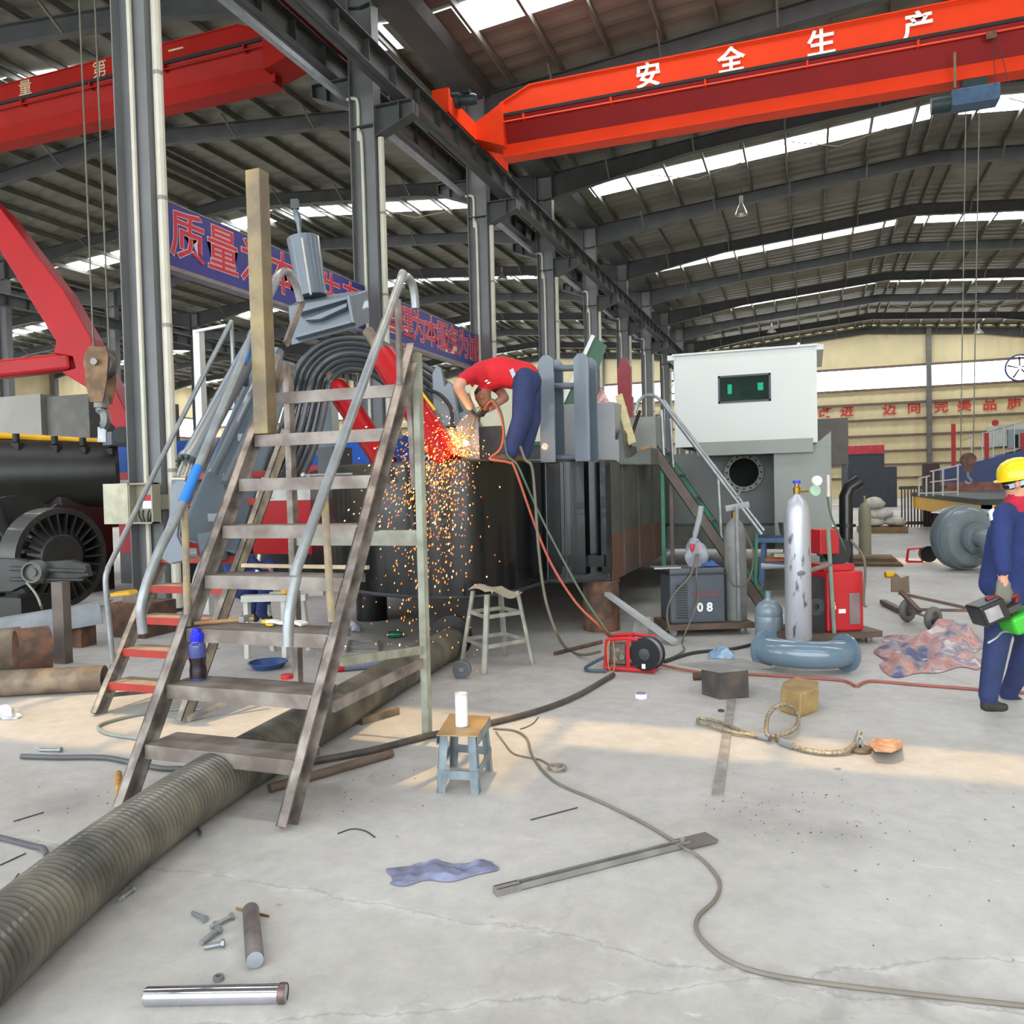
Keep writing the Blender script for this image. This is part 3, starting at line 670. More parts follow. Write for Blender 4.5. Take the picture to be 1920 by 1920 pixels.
p = gp(112, 1245); MB().box((p.x-.07, p.y, 0), (p.x+.07, p.y+.09, at(112, 1090, 8).z)).build('steel_post', M('brown_steel', (110, 98, 90), rough=.6, var=.3), label='upright brown steel channel post by the grey angle beam', cat='post', smooth=False)
st = thing('scrap_box', gp(235, 1195), 'rusty open scrap box with a yellow lid behind the red-tread ladder', 'box')
p = gp(232, 1196); MB().box((p.x-.24, p.y, .0), (p.x+.3, p.y+.5, .38)).build('box_body', rust2, st, smooth=False)
MB().prism([at(206, 1113, 8.9), at(240, 1109, 8.9), at(244, 1115, 8.9), at(208, 1119, 8.9)], V((0, .12, .01))).build('lid', yellow, st, smooth=False)
MB().box((p.x-.1, p.y+.1, .38), (p.x+.12, p.y+.3, .48)).build('tool', rust, st, smooth=False)
MB().lumpy(gp(20, 1338, .03), .085, .05, .045, 4, .5, 22, 14).lumpy(gp(2, 1337, .025), .045, .04, .035, 9, .5, 18, 12).build('plastic_bag', M('clear_bag', (225, 226, 230), rough=.25, bump=1, bscale=18), label='crumpled clear plastic bag on the sunlit floor by the long pipe', cat='bag')
# open switch box on the nearest column
eb_ = thing('switch_box', (CX+.05, Y0-.3, 1.2), 'open grey switch box with red and white breaker on the nearest column', 'switch box')
c = py(276, 942, Y0-.3); sbm = M('box_olive', (150, 146, 126), rough=.5, var=.1)
MB().box((c.x-.2, c.y, c.z-.28), (c.x+.2, c.y+.03, c.z+.26)).box((c.x-.2, c.y-.12, c.z-.28), (c.x-.18, c.y, c.z+.26)).box((c.x+.18, c.y-.12, c.z-.28), (c.x+.2, c.y, c.z+.26)).box((c.x-.2, c.y-.12, c.z+.24), (c.x+.2, c.y, c.z+.26)).box((c.x-.2, c.y-.12, c.z-.28), (c.x+.2, c.y, c.z-.26)).build('case', sbm, eb_, smooth=False)
MB().box((c.x-.62, c.y-.13, c.z-.28), (c.x-.2, c.y-.11, c.z+.26)).build('door', M('door_cream', (190, 186, 160), rough=.5), eb_, smooth=False)
MB().box((c.x-.0, c.y-.08, c.z-.08), (c.x+.15, c.y, c.z+.02)).build('breaker', white_p, eb_, smooth=False); MB().box((c.x-.0, c.y-.07, c.z+.02), (c.x+.15, c.y, c.z+.1)).build('breaker_top', red_g, eb_, smooth=False)
for dx in (-.12, -.04, .06, .12): MB().tube(curve([(c.x+dx, c.y-.03, c.z-.1), (c.x+dx*.8, c.y-.05, c.z-.18), (c.x+dx*.5, c.y-.03, c.z-.26)], 3), .012, 5).build('wire', black_r, eb_)
MB().box((c.x-.15, c.y+.03, c.z-.1), (c.x+.15, Y0-.01, c.z+.1)).build('mount', sbm, eb_, smooth=False)
# ================================================================== the dredger under construction
ZB, ZD = .55, 1.84
hull_black = M('hull_black', (13, 14, 15), rough=.26, var=.25, scale=1.2, coat=.15, spec=.4)
hull_grey = M('hull_grey_green', (88, 92, 84), rough=.5, rgb2=(70, 70, 64), scale=2.5)
prim_grey = M('primer_grey', (138, 141, 134), rough=.5, var=.08, scale=1.5)
blue_grey = M('blue_grey_paint', (98, 110, 120), rough=.32, var=.12, scale=3, coat=.25)
boot_rust = M('boot_rust', (112, 70, 52), rough=.7, rgb2=(82, 66, 58), scale=3)
cab_white = M('cabin_white', (206, 208, 202), rough=.35, var=.03, scale=.8)
dr = thing('dredger', (-3.9, 10.5, 0), 'black-hulled dredger under construction with a white control cabin on its deck', 'boat')
plan = [(-2.03, 14.3), (-2.03, 8.69), (-2.45, 8.45), (-2.66, 8.45), (-2.69, 8.12), (-2.72, 7.7), (-2.80, 7.34), (-3.0, 7.08), (-3.28, 6.98), (-3.6, 7.02), (-4.0, 7.15), (-4.4, 7.36), (-4.9, 7.75), (-5.3, 8.3), (-5.8, 8.75), (-5.8, 14.3)]
hu = MB().prism([(x, y, ZB) for x, y in plan], (0, 0, ZD-ZB)).build('hull', hull_black, dr, angle=52)
MB().prism([(x*.995-.02, y+.03, ZD) for x, y in plan], (0, 0, .02)).build('deck', M('deck_plate', (60, 60, 58), rough=.6, rgb2=(82, 70, 58), scale=3), dr, smooth=False)
MB().tube([(x, y, ZB+.02) for x, y in plan[1:15]], .02, 6).build('weld_seam', M('weld_bead', (70, 74, 78), rough=.35, metal=.4), hu)
for x, y in ((-2.05, 8.69), (-2.45, 8.45), (-2.66, 8.45)): MB().tube([(x, y-.004, ZB), (x, y-.004, ZD)], .012, 6).build('weld_seam', MATS['weld_bead'], hu)
# bow frame: upright channels with a dark recess between them
for xa, xb, y in ((-2.62, -2.50, 8.42), (-2.36, -2.22, 8.38), (-2.08, -2.02, 8.5)):
    MB().box((xa, y, ZB+.1), (xb, y+.25, ZD)).build('bow_post', hull_black, dr, smooth=False)
MB().box((-2.5, 8.44, ZB+.18), (-2.04, 8.47, ZB+.3)).build('bow_shelf', hull_black, dr, smooth=False)
# starboard side plating
MB().box((-2.03, 8.75, 1.05), (-2.015, 12.15, ZD)).build('side_plate', hull_grey, dr, smooth=False)
MB().box((-2.03, 8.75, ZB), (-2.012, 12.15, 1.05)).build('side_plate', boot_rust, dr, smooth=False)
MB().box((-2.2, 9.6, ZD), (-2.02, 12.1, 2.05)).build('coaming', hull_grey, dr, smooth=False)
for y in (9.3, 10.2, 11.2): MB().box((-2.02, y, ZB), (-2.0, y+.03, ZD)).build('side_rib', hull_grey, dr, smooth=False)
# supports under the hull
for q, r, lab in (((683, 1166), .19, 'dark pipe stub propping the dredger bow behind the corrugated hose'), ((1120, 1186), .2, 'rusty pipe stub propping the dredger hull beside the wire feeder')):
    c = gp(*q); c.y += r
    t = thing('prop_stub', (c.x, c.y, 0), lab, 'support')
    MB().lathe([(r-.02, 0), (r, 0), (r, ZB-.02), (r-.02, ZB-.02), (r-.02, 0)], (c.x, c.y, 0), n=26).build('pipe_wall', rust2 if q[0] > 900 else hull_black, t)
    MB().cyl((c.x, c.y, ZB-.02), (c.x, c.y, ZB), r+.01, n=26).build('cap_plate', rust2, t)
# upright lug plates in pairs with cross rods
def lug(x0, x1, Y, y_top, y_bot):
    a, b = py(x0, y_bot, Y), py(x1, y_top, Y); w = b.x-a.x
    mb = MB()
    for yy in (Y, Y+.34):
        mb.prism([(a.x, yy, ZD), (b.x, yy, ZD), (b.x, yy, b.z-.05), (b.x-.05, yy, b.z), (a.x+.05, yy, b.z), (a.x, yy, b.z-.05)], (0, .03, 0))
    mb.box((a.x+.03, Y+.03, ZD), (a.x+.05, Y+.34, b.z-.12))
    return mb.build('lug_plate', blue_grey, dr, smooth=False)
lug(1014, 1037, 8.35, 665, 868); lug(1079, 1102, 8.30, 661, 868)
for y_ in (690, 724, 858):
    a, b = py(1030, y_, 8.5), py(1085, y_, 8.48)
    MB().cyl(a-V((.12, 0, 0)) if y_ == 690 else a, b+V((.06, 0, 0)), .035, n=12).build('cross_rod', blue_grey, dr)
# control box, hump, striped plate and odds and ends on deck
a, b = py(1052, 868, 9.2), py(1152, 753, 9.2)
cb = MB().box((a.x, 9.2, ZD), (b.x, 9.9, b.z)).build('control_box', M('box_grey', (150, 154, 156), rough=.45, var=.08), dr, smooth=False, bevel=.01)
MB().box((a.x+.0, 9.16, ZD), (b.x+.05, 9.2, py(1120, 826, 9.2).z)).build('front_flap', MATS['box_grey'], cb, smooth=False)
MB().prism([at(x, y, 9.3) for x, y in ((1158, 872), (1156, 822), (1162, 803), (1168, 812), (1171, 840), (1174, 858), (1184, 856), (1196, 846), (1222, 838), (1222, 872))], V((0, .45, 0))).build('fairlead', hull_grey, dr, smooth=False, bevel=.015)
sp_ = MB(); o = py(1155, 842, 10.2); sp_.box((o.x, 10.2, ZD), (o.x+.5, 10.9, py(1200, 782, 10.2).z)); sp_.build('deck_locker', M('locker_grey', (140, 140, 134), rough=.5, var=.15), dr, smooth=False)
for k in range(2): MB().box((o.x-.005+.33*k, 10.19, ZD+.08), (o.x+.09+.33*k, 10.2, ZD+.2)).build('orange_stripe', M('stripe_orange', (226, 150, 40), rough=.6), dr, smooth=False)
MB().tube(curve([py(1178, 845, 9.5), py(1190, 800, 9.55), py(1200, 770, 9.5)], 4), .02, 6).build('hose_end', black_r, dr)
# --- aft pontoon with deck house and flanged opening
YA = 12.2; XR_ = .28; zt = 2.03
MB().box((-.48, YA, .62), (XR_, 19, zt)).build('pontoon_house', prim_grey, dr, smooth=False, bevel=.01)
MB().box((-5.8, 12.95, .62), (-.48, 19, zt)).build('pontoon_panel', M('panel_grey', (112, 116, 112), rough=.5, var=.15, scale=1.5), dr, smooth=False)
MB().box((-2.0, 12.2, .62), (-.48, 12.97, .95)).build('pontoon_sill', hull_grey, dr, smooth=False)
c = py(1395, 886, 12.9)
fl_ = MB().ring(c, (0, 1, 0), .215, .285, .07, 36).build('pipe_flange', M('flange_grey', (146, 146, 132), rough=.55, var=.25, scale=8), dr)
MB().cyl(c+V((0, .0, 0)), c+V((0, .03, 0)), .216, n=30).build('bore_shade_disc', M('bore_shade', (6, 6, 6), rough=.9), fl_)  # black disc stands in for the shade inside the open bore
for k in range(16):
    an = k*math.pi/8; MB().cyl(c+V((.25*math.cos(an), -.045, .25*math.sin(an))), c+V((.25*math.cos(an), -.03, .25*math.sin(an))), .014, n=8).build('bolt_hole_shade', MATS['bore_shade'], fl_)  # black stubs stand in for the shade in the bolt holes
a = py(1308, 852, 12.1); MB().box((a.x, 12.1, py(1420, 851, 12.1).z), (py(1525, 845, 12.1).x, 15.6, 2.16)).build('cabin_deck', prim_grey, dr, smooth=False)
MB().prism([(.02, 12.25, zt), (.28, 12.25, zt), (.28, 12.25, zt+.22)], (0, .03, 0)).build('corner_gusset', prim_grey, dr, smooth=False)
# --- white cabin, hollow, with a window you can look through
Yc = 13.6
A, B = py(1266, 838, Yc), py(1531, 645, Yc); x0, x1, z0, z1 = A.x, B.x, 2.16, B.z
wA, wB = py(1347, 757, Yc), py(1445, 699, Yc); dY = 2.1; th = .06
cabw = MB()
cabw.box((x0, Yc, z0), (wA.x, Yc+th, z1)).box((wB.x, Yc, z0), (x1, Yc+th, z1)).box((wA.x, Yc, z0), (wB.x, Yc+th, wA.z)).box((wA.x, Yc, wB.z), (wB.x, Yc+th, z1))
cabw.box((x0, Yc+th, z0), (x0+th, Yc+dY, wA.z)).box((x0, Yc+th, wB.z), (x0+th, Yc+dY, z1)).box((x0, Yc+th, wA.z), (x0+th, Yc+.5, wB.z)).box((x0, Yc+1.4, wA.z), (x0+th, Yc+dY, wB.z)).box((x1-th, Yc+th, z0), (x1, Yc+dY, z1))
yb = Yc+dY; bl, bh = py(1364, 739, yb), py(1372, 720, yb); br, bq = py(1415, 739, yb), py(1431, 720, yb); hx = [(bl.x, bh.x), (br.x, bq.x)]
cabw.box((x0, yb, z0), (x1, yb+th, bl.z)).box((x0, yb, bh.z), (x1, yb+th, z1)); pv = x0
for (u, v) in hx+[(x1, x1)]: cabw.box((pv, yb, bl.z), (u, yb+th, bh.z)); pv = v
cabin = cabw.build('cabin', cab_white, dr, smooth=False)
MB().box((x0-.02, Yc-.06, z1-.03), (x1+.02, yb+.1, z1)).box((x0-.1, Yc-.02, z1-.09), (x0+.02, yb, z1-.01)).box((x1-.02, Yc-.02, z1-.09), (x1+.1, yb, z1-.01)).build('cabin_roof', cab_white, cabin, smooth=False)
wf_ = MB(); t_ = .03
wf_.box((wA.x, Yc-.012, wA.z), (wA.x+t_, Yc+.05, wB.z)).box((wB.x-t_, Yc-.012, wA.z), (wB.x, Yc+.05, wB.z)).box((wA.x, Yc-.012, wA.z), (wB.x, Yc+.05, wA.z+t_)).box((wA.x, Yc-.012, wB.z-t_), (wB.x, Yc+.05, wB.z))
wf_.build('window_frame', M('window_frame_dark', (52, 56, 66), rough=.4), cabin, smooth=False)
def glass_material(name, rgb, mixf=.8):
    m = bpy.data.materials.new(name); m.use_nodes = True; nt = m.node_tree; nt.nodes.remove(nt.nodes['Principled BSDF'])
    t = nt.nodes.new('ShaderNodeBsdfTransparent'); t.inputs[0].default_value = (*lin(rgb), 1); g = nt.nodes.new('ShaderNodeBsdfGlossy'); g.inputs[1].default_value = .03
    fr_ = nt.nodes.new('ShaderNodeFresnel'); fr_.inputs[0].default_value = 1.18; mx = nt.nodes.new('ShaderNodeMixShader'); nt.links.new(fr_.outputs[0], mx.inputs[0]); nt.links.new(t.outputs[0], mx.inputs[1]); nt.links.new(g.outputs[0], mx.inputs[2])
    nt.links.new(mx.outputs[0], nt.nodes['Material Output'].inputs[0]); return m
green_glass = glass_material('green_glass', (128, 192, 176))
MB().box((wA.x+t_, Yc+.015, wA.z+t_), (wB.x-t_, Yc+.02, wB.z-t_)).build('window_glass', green_glass, cabin, smooth=False)
for (u, v) in hx: MB().box((u, yb+.02, bl.z), (v, yb+.025, bh.z)).build('rear_glass', green_glass, cabin, smooth=False)
MB().box((x0+.5, Yc+.5, z0), (x0+1.25, Yc+1.0, wA.z+.1)).build('console', M('console_cream', (205, 205, 190)), cabin, smooth=False)
MB().box((x0+.95, Yc+1.2, z0), (x0+1.32, yb-.1, wA.z+.3)).build('inner_cabinet', M('cabinet_grey', (150, 165, 160)), cabin, smooth=False)
p = py(1496, 641, Yc+.3); MB().prism([(p.x-.03, p.y, z1), (p.x+.05, p.y, z1), (p.x+.03, p.y, z1+.09), (p.x-.01, p.y, z1+.09)], (0, .02, 0)).build('lifting_eye', cab_white, cabin, smooth=False)
p = py(1435, 641, Yc+.6); MB().tube([(p.x-.1, p.y, z1), (p.x-.1, p.y, z1+.1), (p.x+.02, p.y, z1+.1), (p.x+.02, p.y, z1)], .008, 5).build('roof_handle', galv, cabin)
# --- boom with its hydraulic cylinder
bm = MB().hexa([at(330, 1010, 6.25), at(446, 1040, 6.4), at(446, 1040, 6.85), at(330, 1010, 6.7), at(484, 660, 7.5), at(556, 682, 7.6), at(556, 682, 8.05), at(484, 660, 7.95)]).build('boom', blue_grey, dr, smooth=False, bevel=.02)
for (a, b, r) in (((398, 890, 6.45), (480, 718, 7.15), .035), ((420, 905, 6.45), (500, 735, 7.15), .028), ((402, 985, 6.22), (440, 905, 6.5), .018), ((414, 990, 6.25), (452, 910, 6.52), .018), ((505, 720, 7.2), (520, 660, 7.45), .06)):
    MB().tube([at(*a), at(*b)], r, 10).build('grease_pipe', blue_grey, bm)
for s in (.1, .35, .6, .85): 
    p = at(392+110*s, 1000-300*s, 6.28+1.05*s); MB().box(p-V((.05, .02, .03)), p+V((.09, .04, .03))).build('pipe_clip', blue_grey, bm, smooth=False)
hc0, hc1 = at(354, 868, 6.1), at(486, 628, 7.2); hd = (hc1-hc0).normalized(); hl = (hc1-hc0).length
hcyl = MB().lathe([(0, 0), (.092, 0), (.092, .05), (.078, .06), (.078, hl-.08), (.09, hl-.06), (.09, hl), (0, hl)], hc0, hd, 24).build('hydraulic_cylinder', blue_grey, dr)
s_, u_ = perp(hd)
for k in range(10):
    an = k*math.pi/5; q = hc0+(s_*math.cos(an)+u_*math.sin(an))*.075; MB().cyl(q-hd*.03, q, .016, n=6).build('cap_bolt', dark_g, hcyl)
MB().cyl(at(340, 905, 5.98), hc0, .054, n=18).build('piston_rod', M('rod_chrome', (170, 172, 172), rough=.25, metal=.8, var=.1), hcyl)
MB().tube(curve([at(460, 722, 7.0), at(462, 700, 7.05), at(475, 678, 7.2), at(500, 668, 7.35)], 5), .028, 8).build('hydraulic_hose', dark_g, hcyl)
ey = at(338, 915, 5.95); MB().ring(ey, _r+_f*.2, .045, .088, .09, 22).build('rod_eye', blue_grey, dr)
lever = [(322, 912), (330, 900), (346, 900), (354, 912), (352, 935), (337, 965), (332, 1005), (345, 1035), (342, 1052), (318, 1058), (300, 1045), (300, 1020), (318, 965)]
for k, dd in enumerate((5.85, 6.05)): MB().prism([at(x+k*6, y, dd) for x, y in lever], _f*.035).build('lever_plate', blue_grey, dr, smooth=False, bevel=.006)
MB().cyl(at(296, 1040, 5.9), at(368, 1037, 6.02), .04, n=16).build('lever_pin', M('pin_grey', (160, 165, 168), rough=.35, metal=.4), dr)
MB().prism([at(368, 1000, 6.15), at(400, 995, 6.2), at(412, 1050, 6.2), at(375, 1062, 6.15)], _f*.27).build('boom_tip_block', blue_grey, dr, smooth=False, bevel=.01)
# --- boom head, mast stub with turnbuckle
D = 8.5
hdm = MB().hexa([at(546, 648, D), at(668, 616, D), at(694, 604, D+.35), at(575, 636, D+.35), at(540, 573, D), at(656, 554, D), at(690, 543, D+.35), at(575, 558, D+.35)]).build('boom_head', blue_grey, dr, smooth=False, bevel=.01)
for (a, b) in (((560, 588), (652, 562)), ((556, 634), (660, 606)), ((655, 558), (664, 608))): MB().bar(at(*a, D-.05), at(*b, D-.05), .16, .03, up=_u).build('head_rib', blue_grey, hdm, smooth=False)
MB().prism([at(572, 600, D-.12), at(650, 568, D-.12), at(650, 575, D-.12), at(600, 598, D-.12)], _f*.1).build('head_gusset', blue_grey, hdm, smooth=False)
ms = MB().lathe([(0, 0), (.15, 0), (.17, (at(568, 447, 8.75)-at(586, 556, 8.75)).length), (0, (at(568, 447, 8.75)-at(586, 556, 8.75)).length)], at(586, 556, 8.75), at(568, 447, 8.75)-at(586, 556, 8.75), 24).build('mast_stub', blue_grey, dr)
MB().tube([at(583, 553, 8.55), at(566, 446, 8.52)], .012, 5).build('seam_strip', M('pale_seam', (188, 184, 180), rough=.5), ms)
MB().tube([at(563, 448, 8.7), at(560, 418, 8.7), at(559, 412, 8.7), at(555, 398, 8.7), at(553, 390, 8.7)], [.022, .024, .04, .036, .018], 8).build('turnbuckle', blue_grey, ms)
MB().bar(at(546, 384, 8.7), at(560, 383, 8.7), .06, .1).build('turnbuckle_cap', dark_g, ms, smooth=False)
# --- bundle of arched hoses
for k in range(7):
    r = 108-k*10.5; cx, cy = 655+k*1.0, 735; d = 8.45+.05*(k % 3)
    pts = [at(cx-r*.95-58, cy+150+k*4, d-.75), at(cx-r*1.0-22, cy+75+k*3, d-.4)]+[at(cx-r*math.cos(a)*(1 if a < 1.57 else 1.25), cy-r*math.sin(a)*(.95 if a < 1.57 else .95), d+.12*a) for a in (.1, .5, .95, 1.4, 1.85, 2.3)]+[at(cx+r*1.35+30, cy-r*.45+26, d+.45), at(cx+r*1.3+70, cy-r*.3+70, d+.5)]
    MB().tube(curve(pts, 5), .031, 8).build('hydraulic_hose', M('hose_grey', (74, 78, 82), rough=.4, var=.2, coat=.1), dr)
# --- red hydraulic rams
for (a, b, r, dd) in (((715, 662, 8.2), (842, 868, 7.75), .135, 0), ((628, 722, 8.6), (725, 872, 8.2), .12, 0)):
    p, q = at(*a), at(*b); L_ = (q-p).length
    rm = MB().lathe([(0, -.04), (.06, -.03), (r*.9, .02), (r, .1), (r, L_), (0, L_)], p, q-p, 24).build('red_ram', red_g, dr)
    MB().cyl(p-(q-p).normalized()*.3, p, .06, n=12).build('ram_eye', rust, rm)
MB().tube(curve([at(768, 700, 8.0), at(790, 735, 7.9), at(815, 768, 7.8)], 4), .014, 6).build('yellow_hose', yellow, dr)
MB().tube(curve([at(800, 730, 8.0), at(825, 740, 7.9), at(845, 765, 7.85), at(848, 800, 7.8)], 5), .018, 6).build('hydraulic_hose', black_r, dr)
MB().prism([at(x, y, 8.15) for x, y in ((812, 800), (810, 700), (818, 684), (828, 690), (834, 722), (842, 714), (850, 722), (858, 765), (868, 800))], _f*.16).build('grey_bracket', blue_grey, dr, smooth=False, bevel=.01)
MB().prism([at(x, y, 7.95) for x, y in ((856, 868), (858, 795), (872, 776), (896, 778), (900, 868))], _f*.12).build('torch_work_plate', M('grey_steel_plate', (118, 110, 112), rough=.5, var=.2), dr, smooth=False)
MB().prism([at(x, y, 8.3) for x, y in ((898, 868), (898, 800), (945, 798), (945, 868))], _f*.05).build('rusty_plate', M('rusty_plate', (92, 80, 74), rough=.6, rgb2=(66, 60, 58), scale=5), dr, smooth=False)
MB().box(at(596, 868, 8.9)-V((0, 0, .3)), at(660, 840, 9.2)).build('deck_machinery', dark_g, dr, smooth=False)
MB().prism([at(x, y, 9.4) for x, y in ((580, 850), (582, 760), (598, 742), (620, 745), (625, 850))], _f*.4).build('winch_frame', blue_grey, dr, smooth=False)
# --- cream cabin of the vessel behind
cz = thing('cream_cabin', gp(930, 1000), 'cream painted deck cabin behind the bending worker', 'cabin')
CY = 19.8; p, q = py(858, 838, CY), py(1018, 712, CY)
MB().box((p.x, CY, p.z), (q.x+.9, CY+1.2, q.z)).build('cabin_wall', M('cream_paint', (222, 220, 190), rough=.4, var=.05), cz, smooth=False)
MB().box((p.x-.05, CY-.04, p.z-.05), (q.x+.95, CY+1.2, p.z+.05)).build('green_base', M('green_paint', (40, 120, 90), rough=.5), cz, smooth=False)
MB().prism([py(x, y, CY-.06) for x, y in ((852, 738), (878, 737), (905, 806), (868, 808))], (0, .03, 0)).build('dark_window', M('dark_pane', (40, 58, 56), rough=.1), cz, smooth=False)
MB().box((p.x+.3, CY+.05, 0), (q.x, CY+1, p.z-.05)).build('cabin_stand', dark_g, cz, smooth=False)
# green sheet leaning beside the lugs
gsd = 11.0
g_ = thing('green_sheet_panel', at(1080, 770, gsd), 'green sheet panel with a white edge tilted behind the lug plates', 'panel')
pts = [at(1052, 762, gsd), at(1108, 668, gsd), at(1114, 630, gsd), at(1134, 645, gsd), at(1095, 762, gsd)]
MB().prism([at(1046, 770, gsd), at(1112, 630, gsd), at(1138, 648, gsd), at(1094, 775, gsd)], _f*.06).build('sheet', M('sheet_green', (52, 92, 66), rough=.5, var=.15), g_, smooth=False)
MB().bar(at(1048, 768, gsd-.03), at(1112, 629, gsd-.03), .05, .05).build('edge_strip', cab_white, g_, smooth=False)
MB().box(at(1066, 775, gsd+.1)-V((.1, 0, .6)), at(1066, 775, gsd+.1)+V((.1, .2, 0))).build('foot', dark_g, g_, smooth=False)
# things lying on the control box
mb = MB()
def heap(u, v):
    o = py(1105+42*u, 752, 9.25+.45*v)
    return V((o.x, o.y, b_top+.16*math.sin(math.pi*min(max(u*1.02, 0), 1))*math.sin(math.pi*v)*(.7+.5*math.sin(9*u+5*v))))
b_top = py(1152, 753, 9.2).z+.003
mb.grid(heap, 14, 8).build('pink_cloth', M('cloth_pink_white', (226, 200, 192), rough=.9, rgb2=(190, 120, 116), scale=9), label='crumpled pink and white cloth on the grey control box', cat='cloth')
a, b = py(1186, 832, 9.4), py(1160, 741, 9.65)
MB().bar(a, b, .09, .03, up=(0, -1, .2)).build('wood_plank', M('pale_wood', (214, 200, 150), rough=.7, var=.2, stretch=(1, 1, 6)), label='pale wooden plank leaning on the dredger deck', cat='plank', smooth=False)
c = py(1170, 712, 12)
rh = thing('red_hook_lug', (c.x, c.y, 2.1), 'dark red hooked steel lug rising behind the pink cloth', 'hook')
MB().prism([c+V((x, 0, z)) for x, z in ((-.1, -.25), (.1, -.25), (.1, .15), (.04, .32), (-.04, .32), (-.1, .15))], (0, .08, 0)).build('lug_body', M('dark_red', (140, 34, 40), rough=.4), rh, smooth=False)
MB().box((c.x-.12, c.y, 2.03), (c.x+.12, c.y+.1, c.z-.25)).build('lug_post', MATS['dark_red'], rh, smooth=False)
# ================================================================== platform ladder in front
lad = M('ladder_steel', (158, 147, 138), rough=.5, metal=.25, rgb2=(100, 90, 84), scale=7)
ladl = M('ladder_tread', (150, 141, 133), rough=.55, metal=.2, rgb2=(112, 100, 92), scale=5)
XL, XR = -3.32, -2.36
pl = thing('platform_ladder', ((XL+XR)/2, 4, 0), 'tall bare steel step ladder with eight treads over the corrugated hose', 'ladder')
def on(x, y, X): return px(x, y, X)
rf, rt = V((XR, 3.27, 0)), V((XR, 4.76, 2.49)); lf, lt = V((XL, 3.24, 0)), V((XL, 4.73, 2.49))
MB().channel(rf, rt, .055, .10, .008, (1, 0, 0)).build('stringer', lad, pl, smooth=False)
MB().channel(lf, lt, .055, .10, .008, (1, 0, 0)).build('stringer', lad, pl, smooth=False)
for k in range(8):
    z = .29+.2785*k; y = 3.27+1.49*z/2.49; dw = .17
    mb = MB().box((XL+.02, y-.06, z-.006), (XR-.02, y+dw, z)); mb.box((XL+.02, y-.066, z-.075), (XR-.02, y-.058, z)); mb.box((XL+.02, y+dw-.006, z-.05), (XR-.02, y+dw, z))
    mb.build('tread', ladl, pl, smooth=False)
pale = M('pale_green_steel', (170, 176, 158), rough=.5, rgb2=(140, 138, 122), scale=6)
MB().bar((XR+.01, 4.79, 0), (XR+.01, 4.79, 2.46), .045, .06).build('rear_post', pale, pl, smooth=False)
MB().bar((XL, 4.79, 0), (XL, 4.79, 2.46), .045, .06).build('rear_post', lad, pl, smooth=False)
MB().bar((XL, 4.8, 1.28), (XR+.02, 4.8, 1.28), .02, .1).build('rear_rail', pale, pl, smooth=False)
MB().bar((XR, on(625, 1325, XR).y, on(625, 1325, XR).z), (XR, 4.79, on(797, 1240, XR).z), .02, .06).build('side_brace', lad, pl, smooth=False)
MB().bar((XR, on(640, 1240, XR).y, on(640, 1240, XR).z), (XR, 4.79, on(797, 1217, XR).z), .02, .05).build('side_brace', pale, pl, smooth=False)
MB().bar((XR-.03, on(772, 660, XR).y, 2.49), (XR-.03, 4.79, 1.6), .03, .05).build('side_brace', lad, pl, smooth=False)
rp_ = [(540, 1212), (541, 1165), (546, 1128), (556, 1080), (575, 1012), (745, 542), (751, 526), (762, 519), (772, 530), (777, 552), (779, 578)]
MB().tube(curve([on(x, y, XR+.04) for x, y in rp_], 4), .026, 12).build('handrail', galv, pl)
for (a, b, m_) in (((608, 925), (622, 1165), M('worn_yellow_steel', (168, 148, 108), rough=.6, rgb2=(134, 124, 110), scale=14)), ((746, 562), (750, 722), lad)):
    MB().tube([on(*a, XR+.03), on(*b, XR+.03)], .02, 10).build('rail_support', m_, pl)
lp_ = [(268, 1187), (264, 1150), (266, 1128), (277, 1088), (300, 1030), (352, 922), (490, 590), (512, 540), (524, 514), (540, 510), (555, 535), (563, 565)]
lp3 = curve([on(x, y, XL) for x, y in lp_], 4)
MB().tube(lp3, .026, 12).build('handrail', galv, pl)
bp_ = M('blue_spray', (40, 120, 205), rough=.5, var=.1)
for a, b in (((343, 942), (372, 875)), ((455, 680), (477, 628))): MB().tube([on(*a, XL), on(*b, XL)], .029, 12).build('blue_paint_mark', bp_, pl)
MB().tube([on(346, 945, XL), on(352, 1174, XL)], .02, 10).build('rail_support', MATS['worn_yellow_steel'], pl)
MB().bar(on(568, 562, XL), on(536, 645, XL), .02, .05).build('rail_support', lad, pl, smooth=False)
# square tube standing on the second-highest tread
po = V((XL+.09, 4.40, .29+.2785*6)); ptop = px(517, 342, XL+.09).z
MB().obox((po.x, po.y, (po.z+ptop)/2+.003), (.052, 0, 0), (0, .052, 0), (0, 0, (ptop-po.z)/2)).build('square_tube_post', M('ochre_steel', (150, 132, 92), rough=.55, metal=.2, rgb2=(112, 100, 82), scale=5), label='tall ochre square steel tube standing on a tread of the step ladder', cat='post', smooth=False, bevel=.006)
